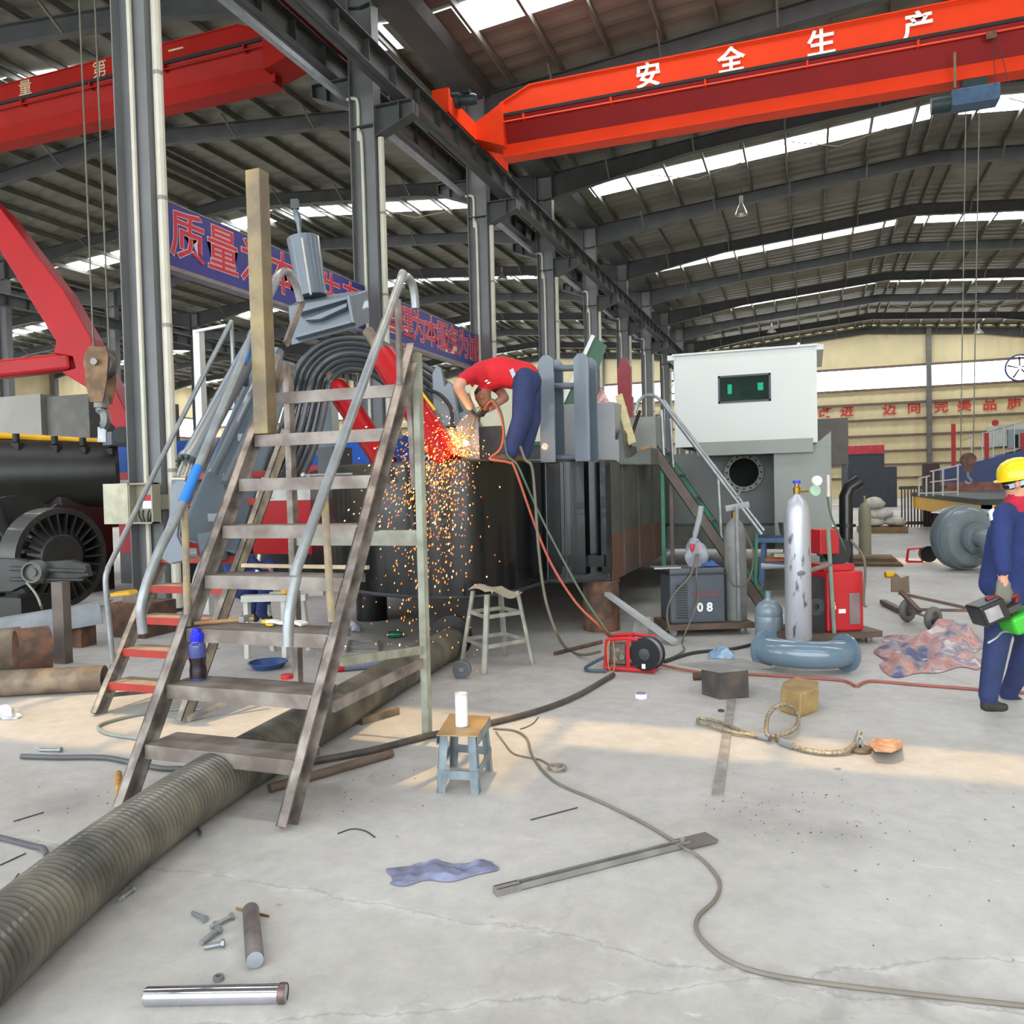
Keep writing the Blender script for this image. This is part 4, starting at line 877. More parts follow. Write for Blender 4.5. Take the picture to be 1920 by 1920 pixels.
# things on the treads
def tread_z(k): return .29+.2785*k
bz = tread_z(1); bt = thing('water_bottle', px(372, 1270, -3.0), 'blue-capped clear drinking bottle on the second tread of the step ladder', 'bottle')
bp0 = gp(372, 1274, bz); bt.location = bp0
blue_pl = M('blue_plastic', (30, 40, 215), rough=.3, var=.05)
MB().lathe([(0, 0), (.040, 0), (.045, .01), (.044, .06), (.040, .09), (.046, .13), (.047, .17), (.045, .195), (.03, .21), (.028, .225)], bp0, n=20).build('bottle_body', M('bottle_blue_clear', (70, 78, 140), rough=.08, var=.15, coat=.4), bt)
MB().lathe([(.0465, .012), (.0455, .06), (.0415, .09), (.0475, .125), (.0475, .127), (0, .127)], bp0, n=20).build('dark_tea', M('dark_tea', (42, 32, 40), rough=.15), bt)
MB().lathe([(.034, .215), (.036, .22), (.036, .255), (.03, .262), (.018, .268), (.018, .285), (0, .285)], bp0, n=18).build('cap', blue_pl, bt)
MB().tube([bp0+V((.0, 0, .28))+V((-.03*math.sin(a)*1.0, 0, -.03+.035*math.cos(a))) for a in [k*.45 for k in range(8)]], .007, 6).build('carry_loop', blue_pl, bt)
z3 = tread_z(2); hm = thing('hammer', gp(430, 1165, z3), 'steel hammer with a long wooden handle lying on the third tread', 'hammer')
a, b = gp(364, 1169, z3+.018), gp(462, 1161, z3+.02)
MB().tube([a, b, b+(b-a).normalized()*.04], [.011, .013, .012], 8).build('handle', M('handle_wood', (176, 140, 92), rough=.6, rgb2=(140, 108, 70), scale=8), hm)
MB().bar(b+V((0, -.05, .005)), b+V((0, .05, .005)), .036, .036).build('head', raw, hm, smooth=False, bevel=.004)
gv = thing('work_glove', gp(520, 1165, z3), 'white and yellow work glove on the third tread beside the hammer', 'glove')
go = gp(512, 1166, z3+.015)
MB().ell(go, (.05, .01, 0), (-.01, .035, 0), (0, 0, .016)).ell(go+V((.07, -.01, -.002)), (.05, 0, 0), (0, .03, 0), (0, 0, .012)).build('palm', M('glove_white', (230, 226, 214), rough=.9), gv)
MB().ell(go+V((-.05, .0, 0)), (.02, 0, 0), (0, .036, 0), (0, 0, .015)).ell(go+V((.02, -.06, -.005)), (.035, -.02, 0), (.01, .014, 0), (0, 0, .01)).build('cuff', M('glove_yellow', (225, 190, 70), rough=.9), gv)
for k in range(4): MB().tube([go+V((.1, -.025+.016*k, 0)), go+V((.17, -.03+.018*k, .004)), go+V((.21, -.03+.02*k, -.006))], .009, 6).build('finger', MATS['glove_white'], gv)
MB().lathe([(0, 0), (.035, 0), (.036, .018), (.033, .022), (0, .022)], gp(538, 1272, tread_z(1)), n=18).build('jar_lid', M('red_plastic', (205, 40, 50), rough=.35), label='small red round lid on the second tread of the step ladder', cat='lid')
z6 = tread_z(5); ty = 3.27+1.49*z6/2.49; a, b = py(568, 871, ty), py(660, 868, ty); a.z = b.z = z6+.012
rd = thing('welding_torch_rod', a, 'thin pale rod with a round end lying on the sixth tread', 'rod')
MB().tube([a, b], .007, 6).build('rod', galv, rd); MB().sph(a, .017).build('round_end', galv, rd)
a, b = gp(455, 1060, tread_z(3)+.012), gp(690, 1064, tread_z(3)+.012)
MB().bar(a, b, .03, .022).build('wood_lath', M('lath_wood', (205, 186, 150), rough=.7), label='thin pale wooden lath on the fourth tread of the step ladder', cat='lath', smooth=False)

# ================================================================== red-tread ladder behind
XA, XB = -4.92, -4.15
rl = thing('red_tread_ladder', ((XA+XB)/2, 5, 0), 'steel ladder with red-edged treads and thin pipe rail behind the step ladder', 'ladder')
lad2 = M('worn_cream_steel', (168, 158, 142), rough=.55, rgb2=(120, 112, 104), scale=9)
redt = M('tread_red', (168, 48, 38), rough=.55, var=.2, scale=6); tre = M('tread_dust', (170, 150, 130), rough=.7, var=.2)
for X in (XA, XB): MB().channel((X, 4.6, 0), (X, 5.95, 2.1), .05, .1, .008, (-1 if X == XB else 1, 0, 0)).build('stringer', lad2, rl, smooth=False)
for k in range(8):
    z = .22+.222*k; y = 4.6+1.35*z/2.1
    t_ = MB().box((XA+.02, y-.05, z-.006), (XB-.02, y+.15, z)).build('tread', tre, rl, smooth=False)
    MB().box((XA+.02, y-.056, z-.055), (XB-.02, y-.05, z)).build('red_edge', redt, t_, smooth=False)
MB().tube(curve([px(x, y, XA-.02) for x, y in ((214, 1265), (205, 1170), (198, 1092), (203, 1066), (214, 1042), (320, 825), (434, 602))], 4), .02, 10).build('handrail', galv, rl)
MB().tube([px(434, 602, XA-.02), px(438, 700, XA-.02), px(440, 800, XA-.02)], .018, 8).build('rail_support', galv, rl)
MB().tube(curve([px(x, y, XB+.02) for x, y in ((364, 1130), (366, 1092), (376, 1060), (392, 1030), (500, 800))], 4), .022, 10).build('handrail', galv, rl)
MB().bar((XA, 4.7, .12), (XA, 5.3, .02), .03, .03).build('foot_bar', lad2, rl, smooth=False)
MB().bar((XB+.02, 4.62, .02), (XB+.35, 5.1, .18), .03, .04).build('foot_bar', lad2, rl, smooth=False)
# white post with a top bar behind the thin rail
wp = thing('white_post_frame', at(370, 800, 9.5), 'white square post with a short top bar left of the grey boom', 'post')
q = at(367, 618, 9.5)
MB().box((q.x-.045, q.y, .02), (q.x+.045, q.y+.09, q.z)).build('post', cab_white, wp, smooth=False); MB().bar(q+V((0, 0, -.02)), at(424, 610, 9.3), .03, .03).build('top_bar', cab_white, wp, smooth=False)

# ================================================================== boarding stair on the hull side
YS = 10.3
bs = thing('boarding_stair', (-1.2, YS, 0), 'steep boarding stair with shiny twin pipe rails against the hull side', 'stair')
brown = M('brown_channel', (104, 92, 84), rough=.6, var=.25); green = M('stair_green', (52, 132, 104), rough=.5, rgb2=(70, 110, 92), scale=7)
top, bot = py(1212, 822, YS), py(1436, 1145, YS); bot.z = max(bot.z, .02)
for dy, m_ in ((0, brown), (.55, green)):
    MB().channel(top+V((0, dy, 0)), bot+V((0, dy, 0)), .05, .13, .008, (0, 1, 0)).build('stringer', m_, bs, smooth=False)
MB().obox((top+(bot-top)*.42)+V((0, .0, -.1)), (bot-top)*.3, V((0, .01, 0)), V((0, 0, .03))).build('green_strip', green, bs, smooth=False)
for k in range(7):
    p = top+(bot-top)*((k+.6)/7.4); MB().box((p.x-.1, YS+.02, p.z-.01), (p.x+.1, YS+.55, p.z+.01)).build('tread', brown, bs, smooth=False)
MB().tube(curve([py(x, y, YS) for x, y in ((1190, 775), (1198, 752), (1215, 741), (1236, 748), (1262, 782), (1340, 885), (1428, 1002))], 4), .024, 10).build('handrail', galv, bs)
MB().tube([py(1244, 750, YS+.5), py(1260, 772, YS+.5), py(1432, 995, YS+.5)], .022, 10).build('handrail', galv, bs)
for a, b in (((1240, 768), (1245, 868)), ((1346, 893), (1352, 1010)), ((1418, 1000), (1416, 1098))): MB().tube([py(*a, YS), py(*b, YS)], .022, 8).build('rail_post', galv if a[0] < 1400 else green, bs)
MB().tube([py(1257, 785, YS+.5), py(1262, 876, YS+.5)], .022, 8).build('rail_post', galv, bs)
for x, m_ in ((1242, green), (1258, brown)):
    p = py(x, 870, YS+.02); MB().bar((p.x, p.y, 0), (p.x, p.y, p.z), .045, .045).build('stair_leg', m_, bs, smooth=False)
MB().cyl(py(1378, 938, YS), py(1388, 920, YS), .012).build('clamp', galv, bs)
# ================================================================== people
skin = M('skin', (206, 150, 122), rough=.55, var=.06); skin2 = M('skin_tanned', (150, 98, 74), rough=.55, var=.1)
navy = M('navy_cloth', (44, 56, 98), rough=.85, var=.22, scale=9, bump=.25, bscale=30); navy2 = M('navy_jacket', (34, 50, 104), rough=.85, var=.2, scale=9, bump=.3, bscale=26)
shirt = M('red_shirt', (205, 26, 40), rough=.8, var=.15, scale=6, bump=.3, bscale=22)
glove_d = M('glove_dark', (66, 50, 48), rough=.9, var=.3); glove_g = M('glove_grey', (122, 120, 108), rough=.9, var=.2)
shoe_b = M('shoe_brown', (116, 84, 58), rough=.8, var=.25); shoe_k = M('shoe_dark', (52, 46, 44), rough=.7, var=.25)
hair_m = M('hair_black', (26, 22, 20), rough=.6, var=.3)
def body(name, caps, mats, parent, voxel=.013, smooth=5):
    """one continuous figure grown from tapered limbs; each face takes the cloth of the limb it lies on"""
    me = bpy.data.meshes.new(name+'_raw'); vs = []; fs = []
    mb = MB()
    for (p, q, r1, r2, k) in caps:
        p, q = V(p), V(q); d = q-p
        if d.length < 1e-4: d = V((0, 0, .001))
        L_ = d.length; prof = [(r1*math.sin(a), -r1*math.cos(a)) for a in (0, .4, .8, 1.2, 1.57)]+[(r2*math.sin(a), L_-r2*math.cos(a)) for a in (1.57, 1.95, 2.35, 2.75, 3.14159)]
        mb.lathe(prof, p, d, 14)
    me.from_pydata([tuple(v) for v in mb.v], [], mb.f); me.validate()
    o = bpy.data.objects.new('tmp_body', me); COL.objects.link(o)
    rm = o.modifiers.new('r', 'REMESH'); rm.mode = 'VOXEL'; rm.voxel_size = voxel
    sm = o.modifiers.new('s', 'SMOOTH'); sm.iterations = smooth; sm.factor = .5
    dg = bpy.context.evaluated_depsgraph_get(); m2 = bpy.data.meshes.new_from_object(o.evaluated_get(dg))
    bpy.data.objects.remove(o); bpy.data.meshes.remove(me)
    m2.name = name; m2.materials.clear()
    for m_ in mats: m2.materials.append(m_)
    n = len(m2.polygons); cen = np.empty(n*3); m2.polygons.foreach_get('center', cen); cen = cen.reshape(-1, 3)
    best = np.full(n, 1e9); idx = np.zeros(n, int)
    for (p, q, r1, r2, k) in caps:
        p_, q_ = np.array(p), np.array(q); d = q_-p_; t = np.clip(((cen-p_)@d)/max(d@d, 1e-9), 0, 1)
        dist = np.linalg.norm(cen-p_-t[:, None]*d, axis=1)-(r1+(r2-r1)*t); w = dist < best; best[w] = dist[w]; idx[w] = k
    m2.polygons.foreach_set('material_index', idx.tolist()); m2.polygons.foreach_set('use_smooth', [True]*n)
    org = root_loc(parent)
    co = np.empty(len(m2.vertices)*3); m2.vertices.foreach_get('co', co); co = co.reshape(-1, 3)-np.array(org); m2.vertices.foreach_set('co', co.ravel()); m2.update()
    r = bpy.data.objects.new(name, m2); COL.objects.link(r); r.parent = parent
    return r
def hand(w, d, side, n, k, curl=.6, s=1.):
    """palm and five curled fingers: w wrist, d along the palm, side across the knuckles, n the way the fingers curl"""
    w, d, side, n = V(w), V(d).normalized(), V(side).normalized(), V(n).normalized(); out = []
    kn = w+d*.085*s
    for j in (-1.5, -.5, .5, 1.5): out.append((w+side*(.012*j*s), kn+side*(.019*j*s), .019*s, .015*s, k))
    for j, L_ in ((-1.5, .062), (-.5, .076), (.5, .080), (1.5, .070)):
        b = kn+side*(.020*j*s); a1, a2, a3 = curl*.8, curl*1.9, curl*2.8; pr = b
        for a_, f_ in ((a1, .45), (a2, .33), (a3, .25)):
            nx = pr+(d*math.cos(a_)+n*math.sin(a_))*L_*f_*s; out.append((pr, nx, .0105*s, .0095*s, k)); pr = nx
    tb = w+d*.03*s+side*.028*s; tm = tb+(side*.6+d*.6+n*.4).normalized()*.04*s; tt = tm+(d*.7+n*.7-side*.2).normalized()*.035*s
    out += [(tb, tm, .014*s, .012*s, k), (tm, tt, .012*s, .010*s, k)]
    return out
# --- worker in the red shirt, bent over the cutting torch on the dredger's bow
DW = 7.95
def W(x, y, dd=0.): return at(x, y, DW+dd)
w1 = thing('person', W(960, 864), 'worker in red shirt and navy trousers bending over a cutting torch', 'person')
SK, SH, TR, GL, SO = 0, 1, 2, 3, 4
caps = [(W(984, 706), W(940, 697), .142, .150, SH), (W(940, 697), W(906, 706), .150, .150, SH), (W(985, 708, .03), W(990, 716, -.02), .140, .135, TR),
        (W(900, 705, -.1), W(886, 702, -.17), .095, .075, SH), (W(905, 703, .1), W(898, 704, .17), .09, .075, SH),
        (W(886, 702, -.17), W(868, 712, -.28), .072, .062, SH), (W(868, 712, -.28), W(859, 726, -.34), .054, .050, 5), (W(859, 726, -.34), W(880, 762, -.22), .050, .038, 5),
        (W(898, 704, .17), W(935, 728, .22), .07, .06, SH), (W(935, 728, .22), W(946, 746, .18), .052, .048, 5), (W(946, 746, .18), W(916, 767, .02), .047, .036, 5),
        (W(899, 712), W(904, 728), .06, .055, SK), (W(904, 738), W(908, 752, -.01), .088, .072, SK), (W(907, 757, -.01), W(909, 762, -.02), .05, .04, SK),
        (W(916, 749, -.03), W(921, 752, -.035), .022, .014, SK), (W(903, 742, -.095), W(904, 746, -.1), .02, .016, SK),
        (W(984, 712, -.08), W(978, 786, -.1), .118, .095, TR), (W(978, 786, -.1), W(957, 846, -.1), .095, .082, TR),
        (W(992, 712, .08), W(997, 786, .1), .118, .093, TR), (W(997, 786, .1), W(982, 846, .1), .092, .08, TR),
        (W(957, 850, -.1), W(955, 858, -.1), .05, .045, SO), (W(957, 858, -.1), W(928, 861, -.14), .042, .036, SO), (W(983, 856, .1), W(963, 859, .06), .044, .036, SO)]
caps += hand(W(880, 762, -.22), W(890, 785, -.1)-W(880, 762, -.22), _f, _r-_u*.2, GL, .7)+hand(W(916, 767, .02), W(895, 782, -.02)-W(916, 767, .02), _f, -_u, GL, .7)
b1 = body('body', caps, [skin2, shirt, navy, glove_d, shoe_b, skin], w1)
# the arms are paler than the face
MB().ell(W(902, 734, .01), _r*.098+_u*.02, _f*.095, -_r*.02+_u*.075, 16, 10).build('hair', hair_m, w1)
MB().prism([W(893, 716, -.1), W(897, 722, -.11), W(889, 735, -.11), W(891, 748, -.1), W(899, 762, -.09), W(893, 764, -.09), W(884, 748, -.1), W(882, 733, -.1)], _f*.1).build('neck_cloth', M('cloth_cream', (226, 220, 186), rough=.9), w1)
MB().prism([W(955, 694, -.175), W(962, 690, -.175), W(967, 702, -.17), W(961, 709, -.17)], _f*.01).build('pocket_tag', M('tag_pale_blue', (196, 212, 226), rough=.8), w1, smooth=False)
for (x_, y_) in ((908, 711), (912, 714), (916, 718)): MB().ell(W(x_, y_, -.152), _r*.016+_u*.006, _f*.008, _u*.009, 10, 6).build('shirt_print', white_p, w1)
tq = thing('cutting_torch', W(880, 800), 'brass cutting torch held in the bent worker’s gloved hands'.replace('’', "'"), 'torch')
MB().tube(curve([W(908, 764, -.06), W(898, 775, -.08), W(889, 785, -.09), W(884, 800, -.1), W(877, 822, -.12), W(874, 828, -.13)], 4), .009, 8).build('torch_tube', M('brass', (176, 140, 70), rough=.35, metal=.8), tq)
MB().tube([W(893, 780, -.09), W(905, 768, -.06)], .018, 10).build('torch_handle', dark_g, tq); MB().cyl(W(899, 772, -.09), W(903, 766, -.1), .014).build('valve_knob', MATS['brass'], tq)
# gas hoses: from the torch in a loop to the deck, over the bow and down to the feeder
def hose(name, pts, r, mat, label, cat='hose', per=6, n=8): return MB().tube(curve(pts, per), r, n).build(name, mat, label=label, cat=cat)
hred = M('hose_red', (186, 88, 66), rough=.6, var=.15); hgreen = M('hose_green', (84, 108, 84), rough=.6, var=.15); hgrey = M('hose_drab', (112, 106, 90), rough=.6, var=.2)
fe = gp(1150, 1203, .16)
hose('gas_hose', [W(906, 768, -.08), W(922, 752, -.1), W(937, 775, -.14), W(944, 812, -.16), W(938, 842, -.2), W(918, 860, -.22), W(935, 864, -.35), W(955, 868, -.55), W(966, 880, -.62), at(1003, 985, 7.35), at(1035, 1060, 7.25), at(1080, 1130, 7.15), at(1125, 1175, 7.1), fe], .011, hred, 'orange-red gas hose running from the torch down over the bow')
hose('gas_hose', [W(907, 766, -.04), W(924, 749, -.06), W(940, 775, -.1), W(946, 815, -.12), W(950, 850, -.2), W(962, 864, -.4), W(972, 876, -.6), at(1005, 950, 7.4), at(1045, 1030, 7.3), at(1095, 1120, 7.2), at(1140, 1185, 7.1), fe+V((.02, .02, .02))], .010, hgreen, 'green gas hose running straight down the bow to the red feeder')
hose('gas_hose', [W(976, 838, -.2), W(985, 862, -.4), W(997, 875, -.62), at(1003, 930, 7.3), at(1010, 1030, 7.2), at(1022, 1120, 7.1), at(1045, 1190, 7.0), gp(1065, 1218, .02), gp(1092, 1228, .03), gp(1125, 1222, .1)], .013, hgrey, 'drab grey hose hanging from the deck edge to the floor by the trestle')
# --- worker walking at the right edge, yellow helmet, carrying a green power tool
DV = 5.6
def U(x, y, dd=0.): return at(x, y, DV+dd)
w2 = thing('person', gp(1860, 1331), 'worker in navy overalls and yellow helmet walking with a green power tool', 'person')
JK, RC = 1, 5
caps = [(U(1900, 992), U(1893, 1040), .150, .162, JK), (U(1893, 1040), U(1893, 1108), .170, .165, JK), (U(1878, 1000, .02), U(1866, 1095, .02), .10, .115, JK), (U(1925, 985), U(1930, 1090), .11, .12, JK),
        (U(1885, 962, -.12), U(1879, 968, -.2), .085, .078, JK), (U(1879, 968, -.2), U(1876, 1030, -.24), .074, .068, JK), (U(1876, 1030, -.24), U(1880, 1066, -.25), .066, .058, JK),
        (U(1880, 1066, -.25), U(1881, 1094, -.25), .036, .031, SK), (U(1905, 962, .16), U(1925, 1040, .22), .075, .06, JK), (U(1925, 1040, .22), U(1955, 1075, .15), .055, .045, JK),
        (U(1905, 945), U(1908, 925), .062, .058, SK), (U(1908, 917), U(1914, 900), .085, .092, SK), (U(1926, 912, -.01), U(1931, 914, -.01), .022, .014, SK), (U(1921, 927), U(1923, 930), .04, .034, SK), (U(1907, 912, -.085), U(1908, 905, -.09), .02, .024, SK), (U(1906, 938), U(1902, 949), .074, .088, RC),
        (U(1885, 1120, -.06), U(1872, 1185, -.09), .118, .098, TR), (U(1872, 1185, -.09), U(1864, 1235, -.1), .092, .082, TR), (U(1864, 1235, -.1), U(1853, 1304, -.1), .082, .068, TR),
        (U(1905, 1120, .06), U(1928, 1195, .1), .115, .095, TR), (U(1928, 1195, .1), U(1905, 1270, .22), .088, .075, TR), (U(1905, 1270, .22), U(1890, 1300, .3), .075, .066, TR),
        (U(1853, 1310, -.1), U(1853, 1322, -.1), .05, .045, SO), (U(1848, 1324, -.1), U(1882, 1326, -.12), .042, .036, SO), (U(1890, 1306, .3), U(1912, 1316, .28), .045, .034, SO)]
caps = [(p, q, a*.9, b*.9, k) for (p, q, a, b, k) in caps]+hand(U(1881, 1094, -.25), -_u, _r, _f+_r*.1, GL, .95, 1.3)
body('body', caps, [skin, navy2, navy, glove_g, shoe_k, M('collar_red', (196, 30, 60), rough=.8)], w2)
hc_ = U(1909, 893); hx_, hy_, hz_ = (_r*1+_u*.22).normalized(), _f, (_u*1-_r*.22).normalized()
hel = M('helmet_yellow', (240, 205, 10), rough=.3, var=.04, coat=.3)
MB().lathe([(.128, -.005), (.126, .03), (.112, .075), (.085, .105), (.045, .124), (0, .13)], hc_, hz_, 28).build('helmet', hel, w2)
MB().lathe([(.118, -.01), (.150, -.014), (.150, -.006), (.118, .002)], hc_, hz_, 28).build('helmet_brim', hel, w2)
MB().lathe([(.104, -.045), (.112, -.045), (.116, -.012), (.108, -.012)], hc_, (hz_+_r*-.25), 26).build('head_band', M('band_pale', (206, 218, 226), rough=.6), w2)
MB().ell(U(1904, 905, .0), _r*.085, _f*.088, _u*.07, 16, 10).build('hair', hair_m, w2)
MB().prism([U(1856, 958, -.19), U(1864, 953, -.2), U(1866, 972, -.22), U(1859, 976, -.21)], _f*.02).build('arm_badge', M('badge_white', (224, 226, 230), rough=.7), w2, smooth=False)
tl = thing('power_tool', U(1880, 1160, -.28), 'green and black power tool carried by the walking worker', 'power tool')
o = U(1852, 1146, -.26); ex, ey_, ez_ = (_r*.92+_u*.40).normalized(), _f, (_u*.92-_r*.40).normalized()
MB().obox(o, ex*.085, ey_*.09, ez_*.07).build('black_housing', black_p, tl, smooth=False, bevel=.012)
MB().obox(o-ey_*.092-ex*.015, ex*.05, ey_*.003, ez_*.042).build('label_plate', M('label_grey', (172, 170, 168), rough=.5, rgb2=(140, 134, 134), scale=9), tl, smooth=False)
o2 = U(1905, 1166, -.24); MB().obox(o2+ex*.03, ex*.10, ey_*.10, ez_*.06).build('green_housing', M('tool_green', (64, 186, 52), rough=.4, var=.1), tl, smooth=False, bevel=.025)
MB().obox((o+o2)/2+ez_*.03, ex*.12, ey_*.05, ez_*.02).build('chassis', dark_g, tl, smooth=False)
MB().tube(curve([o+ez_*.07+ex*.02, U(1866, 1120, -.26), U(1884, 1124, -.25), U(1906, 1118, -.25), o2+ez_*.055], 5), .017, 8).build('handle', M('handle_red', (120, 34, 40), rough=.5), tl)
MB().tube(curve([o2-ex*.05-ez_*.05, U(1880, 1185, -.26), U(1868, 1196, -.28), U(1852, 1206, -.28)], 4), .007, 6).build('spout', galv, tl)
# --- worker crouching behind the boom
w3 = thing('person', gp(480, 1215), 'crouching worker in navy clothes half hidden behind the ladder treads', 'person')
def Q(x, y, dd=0.): return at(x, y, 8.4+dd)
caps = [(Q(452, 1090), Q(442, 1010), .15, .16, 1), (Q(445, 1000, -.12), Q(447, 1030, -.2), .075, .06, 1), (Q(447, 1030, -.2), Q(485, 1062, -.2), .055, .045, 1), (Q(447, 1000, .15), Q(470, 1050, .2), .07, .05, 1), (Q(447, 985), Q(448, 972), .06, .058, 0), (Q(449, 962), Q(451, 945), .085, .092, 0), (Q(463, 952), Q(466, 954), .02, .014, 0),
        (Q(455, 1105, -.08), Q(505, 1062, -.1), .105, .09, 2), (Q(505, 1062, -.1), Q(492, 1148, -.1), .085, .065, 2), (Q(492, 1152, -.1), Q(505, 1160, -.1), .045, .04, 3),
        (Q(455, 1105, .1), Q(492, 1100, .12), .1, .085, 2), (Q(492, 1100, .12), Q(465, 1150, .12), .075, .06, 2), (Q(465, 1153, .1), Q(480, 1160, .1), .045, .04, 3)]
caps += hand(Q(485, 1062, -.2), _r, _f, -_u, 0, .6)
body('body', caps, [skin, navy2, navy2, shoe_k], w3, voxel=.016)
MB().ell(Q(447, 944, .0), _r*.095, _f*.095, _u*.075, 14, 8).build('hair', hair_m, w3)
MB().tube([Q(482, 1072, -.21), Q(486, 1040, -.16)], .018, 6).build('sleeve_stripe', white_p, w3)
wb_ = thing('white_trestle_bench', gp(490, 1228), 'white steel trestle bench behind the middle treads of the ladder', 'bench')
z = .52
for a, b in (((462, 1122), (562, 1122)),): MB().bar(at(455, 1122, 8.0), at(575, 1119, 8.0), .12, .06).build('bench_top', M('bench_white', (206, 206, 198), rough=.5, var=.15), wb_, smooth=False)
for x in (463, 533):
    t_ = at(x, 1126, 8.0); MB().bar(t_, V((t_.x+.03, t_.y-.05, 0)), .05, .05, up=(0, 1, 0)).build('leg', MATS['bench_white'], wb_, smooth=False)
    MB().bar(t_+V((0, .3, 0)), V((t_.x+.03, t_.y+.35, 0)), .05, .05, up=(0, 1, 0)).build('leg', MATS['bench_white'], wb_, smooth=False)
MB().bar(at(455, 1122, 8.0)+V((0, .3, 0)), at(575, 1119, 8.0)+V((0, .3, 0)), .06, .05).build('bench_rail', MATS['bench_white'], wb_, smooth=False)
yc = at(537, 1118, 8.0); MB().lathe([(0, .03), (.05, .03), (.055, .1), (.055, .16), (.04, .17), (0, .17)], yc, n=16).build('yellow_can', yellow, label='yellow paint can on the white trestle bench', cat='can')
# ================================================================== right side: welding sets, cylinders, cart, pump, boats
wgrey = M('welder_grey', (84, 90, 98), rough=.5, var=.2, scale=4); wred = M('welder_red', (200, 36, 44), rough=.4, var=.1); wdark = M('welder_dark', (46, 48, 52), rough=.5)
brt = M('trolley_rust', (116, 88, 70), rough=.6, rgb2=(90, 76, 66), scale=6)
def trolley(name, label, A, B, depth, zt, mat):
    a, b = gp(*A), gp(*B); d = (b-a); d.z = 0; L_ = d.length; d.normalize(); n = V((-d.y, d.x, 0))
    t = thing(name, (a+b)/2, label, 'trolley')
    MB().obox((a+b)/2+n*depth/2+V((0, 0, zt-.03)), d*L_/2, n*depth/2, V((0, 0, .03))).build('platform', mat, t, smooth=False)
    for s in (.1, .9):
        for e in (.08, depth-.08):
            p = a+d*L_*s+n*e; r = (zt-.06)/2
            MB().cyl(V((p.x, p.y, r))-n*.02, V((p.x, p.y, r))+n*.02, r).box((p.x-.015, p.y-.03, r), (p.x+.015, p.y+.03, zt-.05)).build('caster', galv, t)
    return t, a, b, d, n
t1, a, b, d, n = trolley('welder_trolley', 'low rusty trolley under the grey welding machine', (1250, 1196), (1415, 1190), .55, .13, brt)
ws = thing('welding_machine', (a+b)/2, 'grey welding machine numbered 08 in white', 'welding machine')
o = a+d*.06+n*.06+V((0, 0, .132)); Wd, Hg, Dp = .58, .57, .42
MB().hexa([o, o+d*Wd, o+d*Wd+n*Dp, o+n*Dp]+[q+V((0, 0, Hg)) for q in (o, o+d*Wd, o+d*Wd+n*Dp, o+n*Dp)]).build('case', wgrey, ws, smooth=False, bevel=.015)
MB().obox(o+d*(Wd/2)+n*(Dp/2)+V((0, 0, Hg-.06)), d*(Wd/2+.008), n*(Dp/2+.008), V((0, 0, .012))).build('case_band', wdark, ws, smooth=False)
for k in range(14): MB().obox(o+d*.12-n*.004+V((0, 0, .06+.026*k)), d*.06, n*.004, V((0, 0, .005))).build('vent_slot', wdark, ws, smooth=False)
lettering('0 8', .13, white_p, ws, o+d*.36-n*.012+V((0, 0, .16)), d, (0, 0, 1), bold=.004, depth=.004)
MB().obox(o+d*.38-n*.006+V((0, 0, .30)), d*.15, n*.003, V((0, 0, .028))).build('faded_red_mark', M('faded_red', (120, 60, 66), rough=.6, rgb2=(90, 80, 86), scale=40), ws, smooth=False)
MB().obox(o-d*.02+n*.1+V((0, 0, Hg+.01)), d*.14, n*.1, V((0, 0, .008))).build('top_tray', galv, ws, smooth=False)
bag = thing('plastic_bag', o+d*.3+n*.2+V((0, 0, Hg)), 'clear plastic bag with red tips on top of the grey welding machine', 'bag')
bc = o+d*.30+n*.16+V((0, 0, Hg+.14)); cb_ = M('bag_film', (190, 194, 202), rough=.2, var=.1, bump=1, bscale=14); cb_.node_tree.nodes['Principled BSDF'].inputs['Alpha'].default_value = .45
MB().lumpy(bc, .11, .08, .14, 6, .45, 26, 16).build('bag_body', cb_, bag); MB().tube(curve([bc+V((0, 0, .1)), bc+d*.03+V((0, 0, .24)), bc+d*.07+V((0, 0, .38)), bc+d*.09+V((0, 0, .5))], 4), [.06, .03, .022, .03], 10).build('bag_neck', cb_, bag)
for k in (-1, 1): MB().ell(bc+d*(.035*k)-n*.07+V((0, 0, .07)), d*.022, n*.02, V((0, 0, .045))).build('red_tip', M('tip_red', (230, 50, 80), rough=.4), bag)
MB().grid(lambda u, v: o+d*(.36+.2*u)+n*(.05+.25*v)+V((0, 0, Hg+.012+.05*math.sin(3.1*u)*math.sin(3.1*v)*(1+.4*math.sin(11*u)))), 10, 8).build('blue_rag', M('rag_blue', (70, 100, 160), rough=.9, var=.3), label='blue rag lying on the grey welding machine', cat='rag')
def gas_cylinder(name, label, base, h, r, mat, valve):
    t = thing(name, base, label, 'gas cylinder')
    MB().lathe([(0, 0), (r*.93, 0), (r, .02), (r, h-.2), (r*.93, h-.13), (r*.7, h-.06), (.035, h-.01), (.03, h), (0, h)], base, n=26).build('shell', mat, t)
    MB().lathe([(.03, h), (.032, h+.06), (.02, h+.065), (.02, h+.1), (0, h+.1)], base, n=14).build('valve_body', MATS['brass'], t)
    MB().lathe([(0, h+.1), (.035, h+.1), (.035, h+.125), (0, h+.125)], base, n=10).build('valve_wheel', valve, t)
    return t
alu = M('aluminium_paint', (190, 192, 200), rough=.38, metal=.5, rgb2=(92, 94, 100), scale=16, lo=.32, hi=.40, stretch=(1, 1, .3), detail=6)
gc0 = gas_cylinder('gas_cylinder', 'grey gas cylinder strapped upright beside the grey welding machine', o+d*.74+n*.14+V((0, 0, -.002)), 1.08, .115, M('cylinder_grey', (136, 138, 134), rough=.5, var=.2), galv)
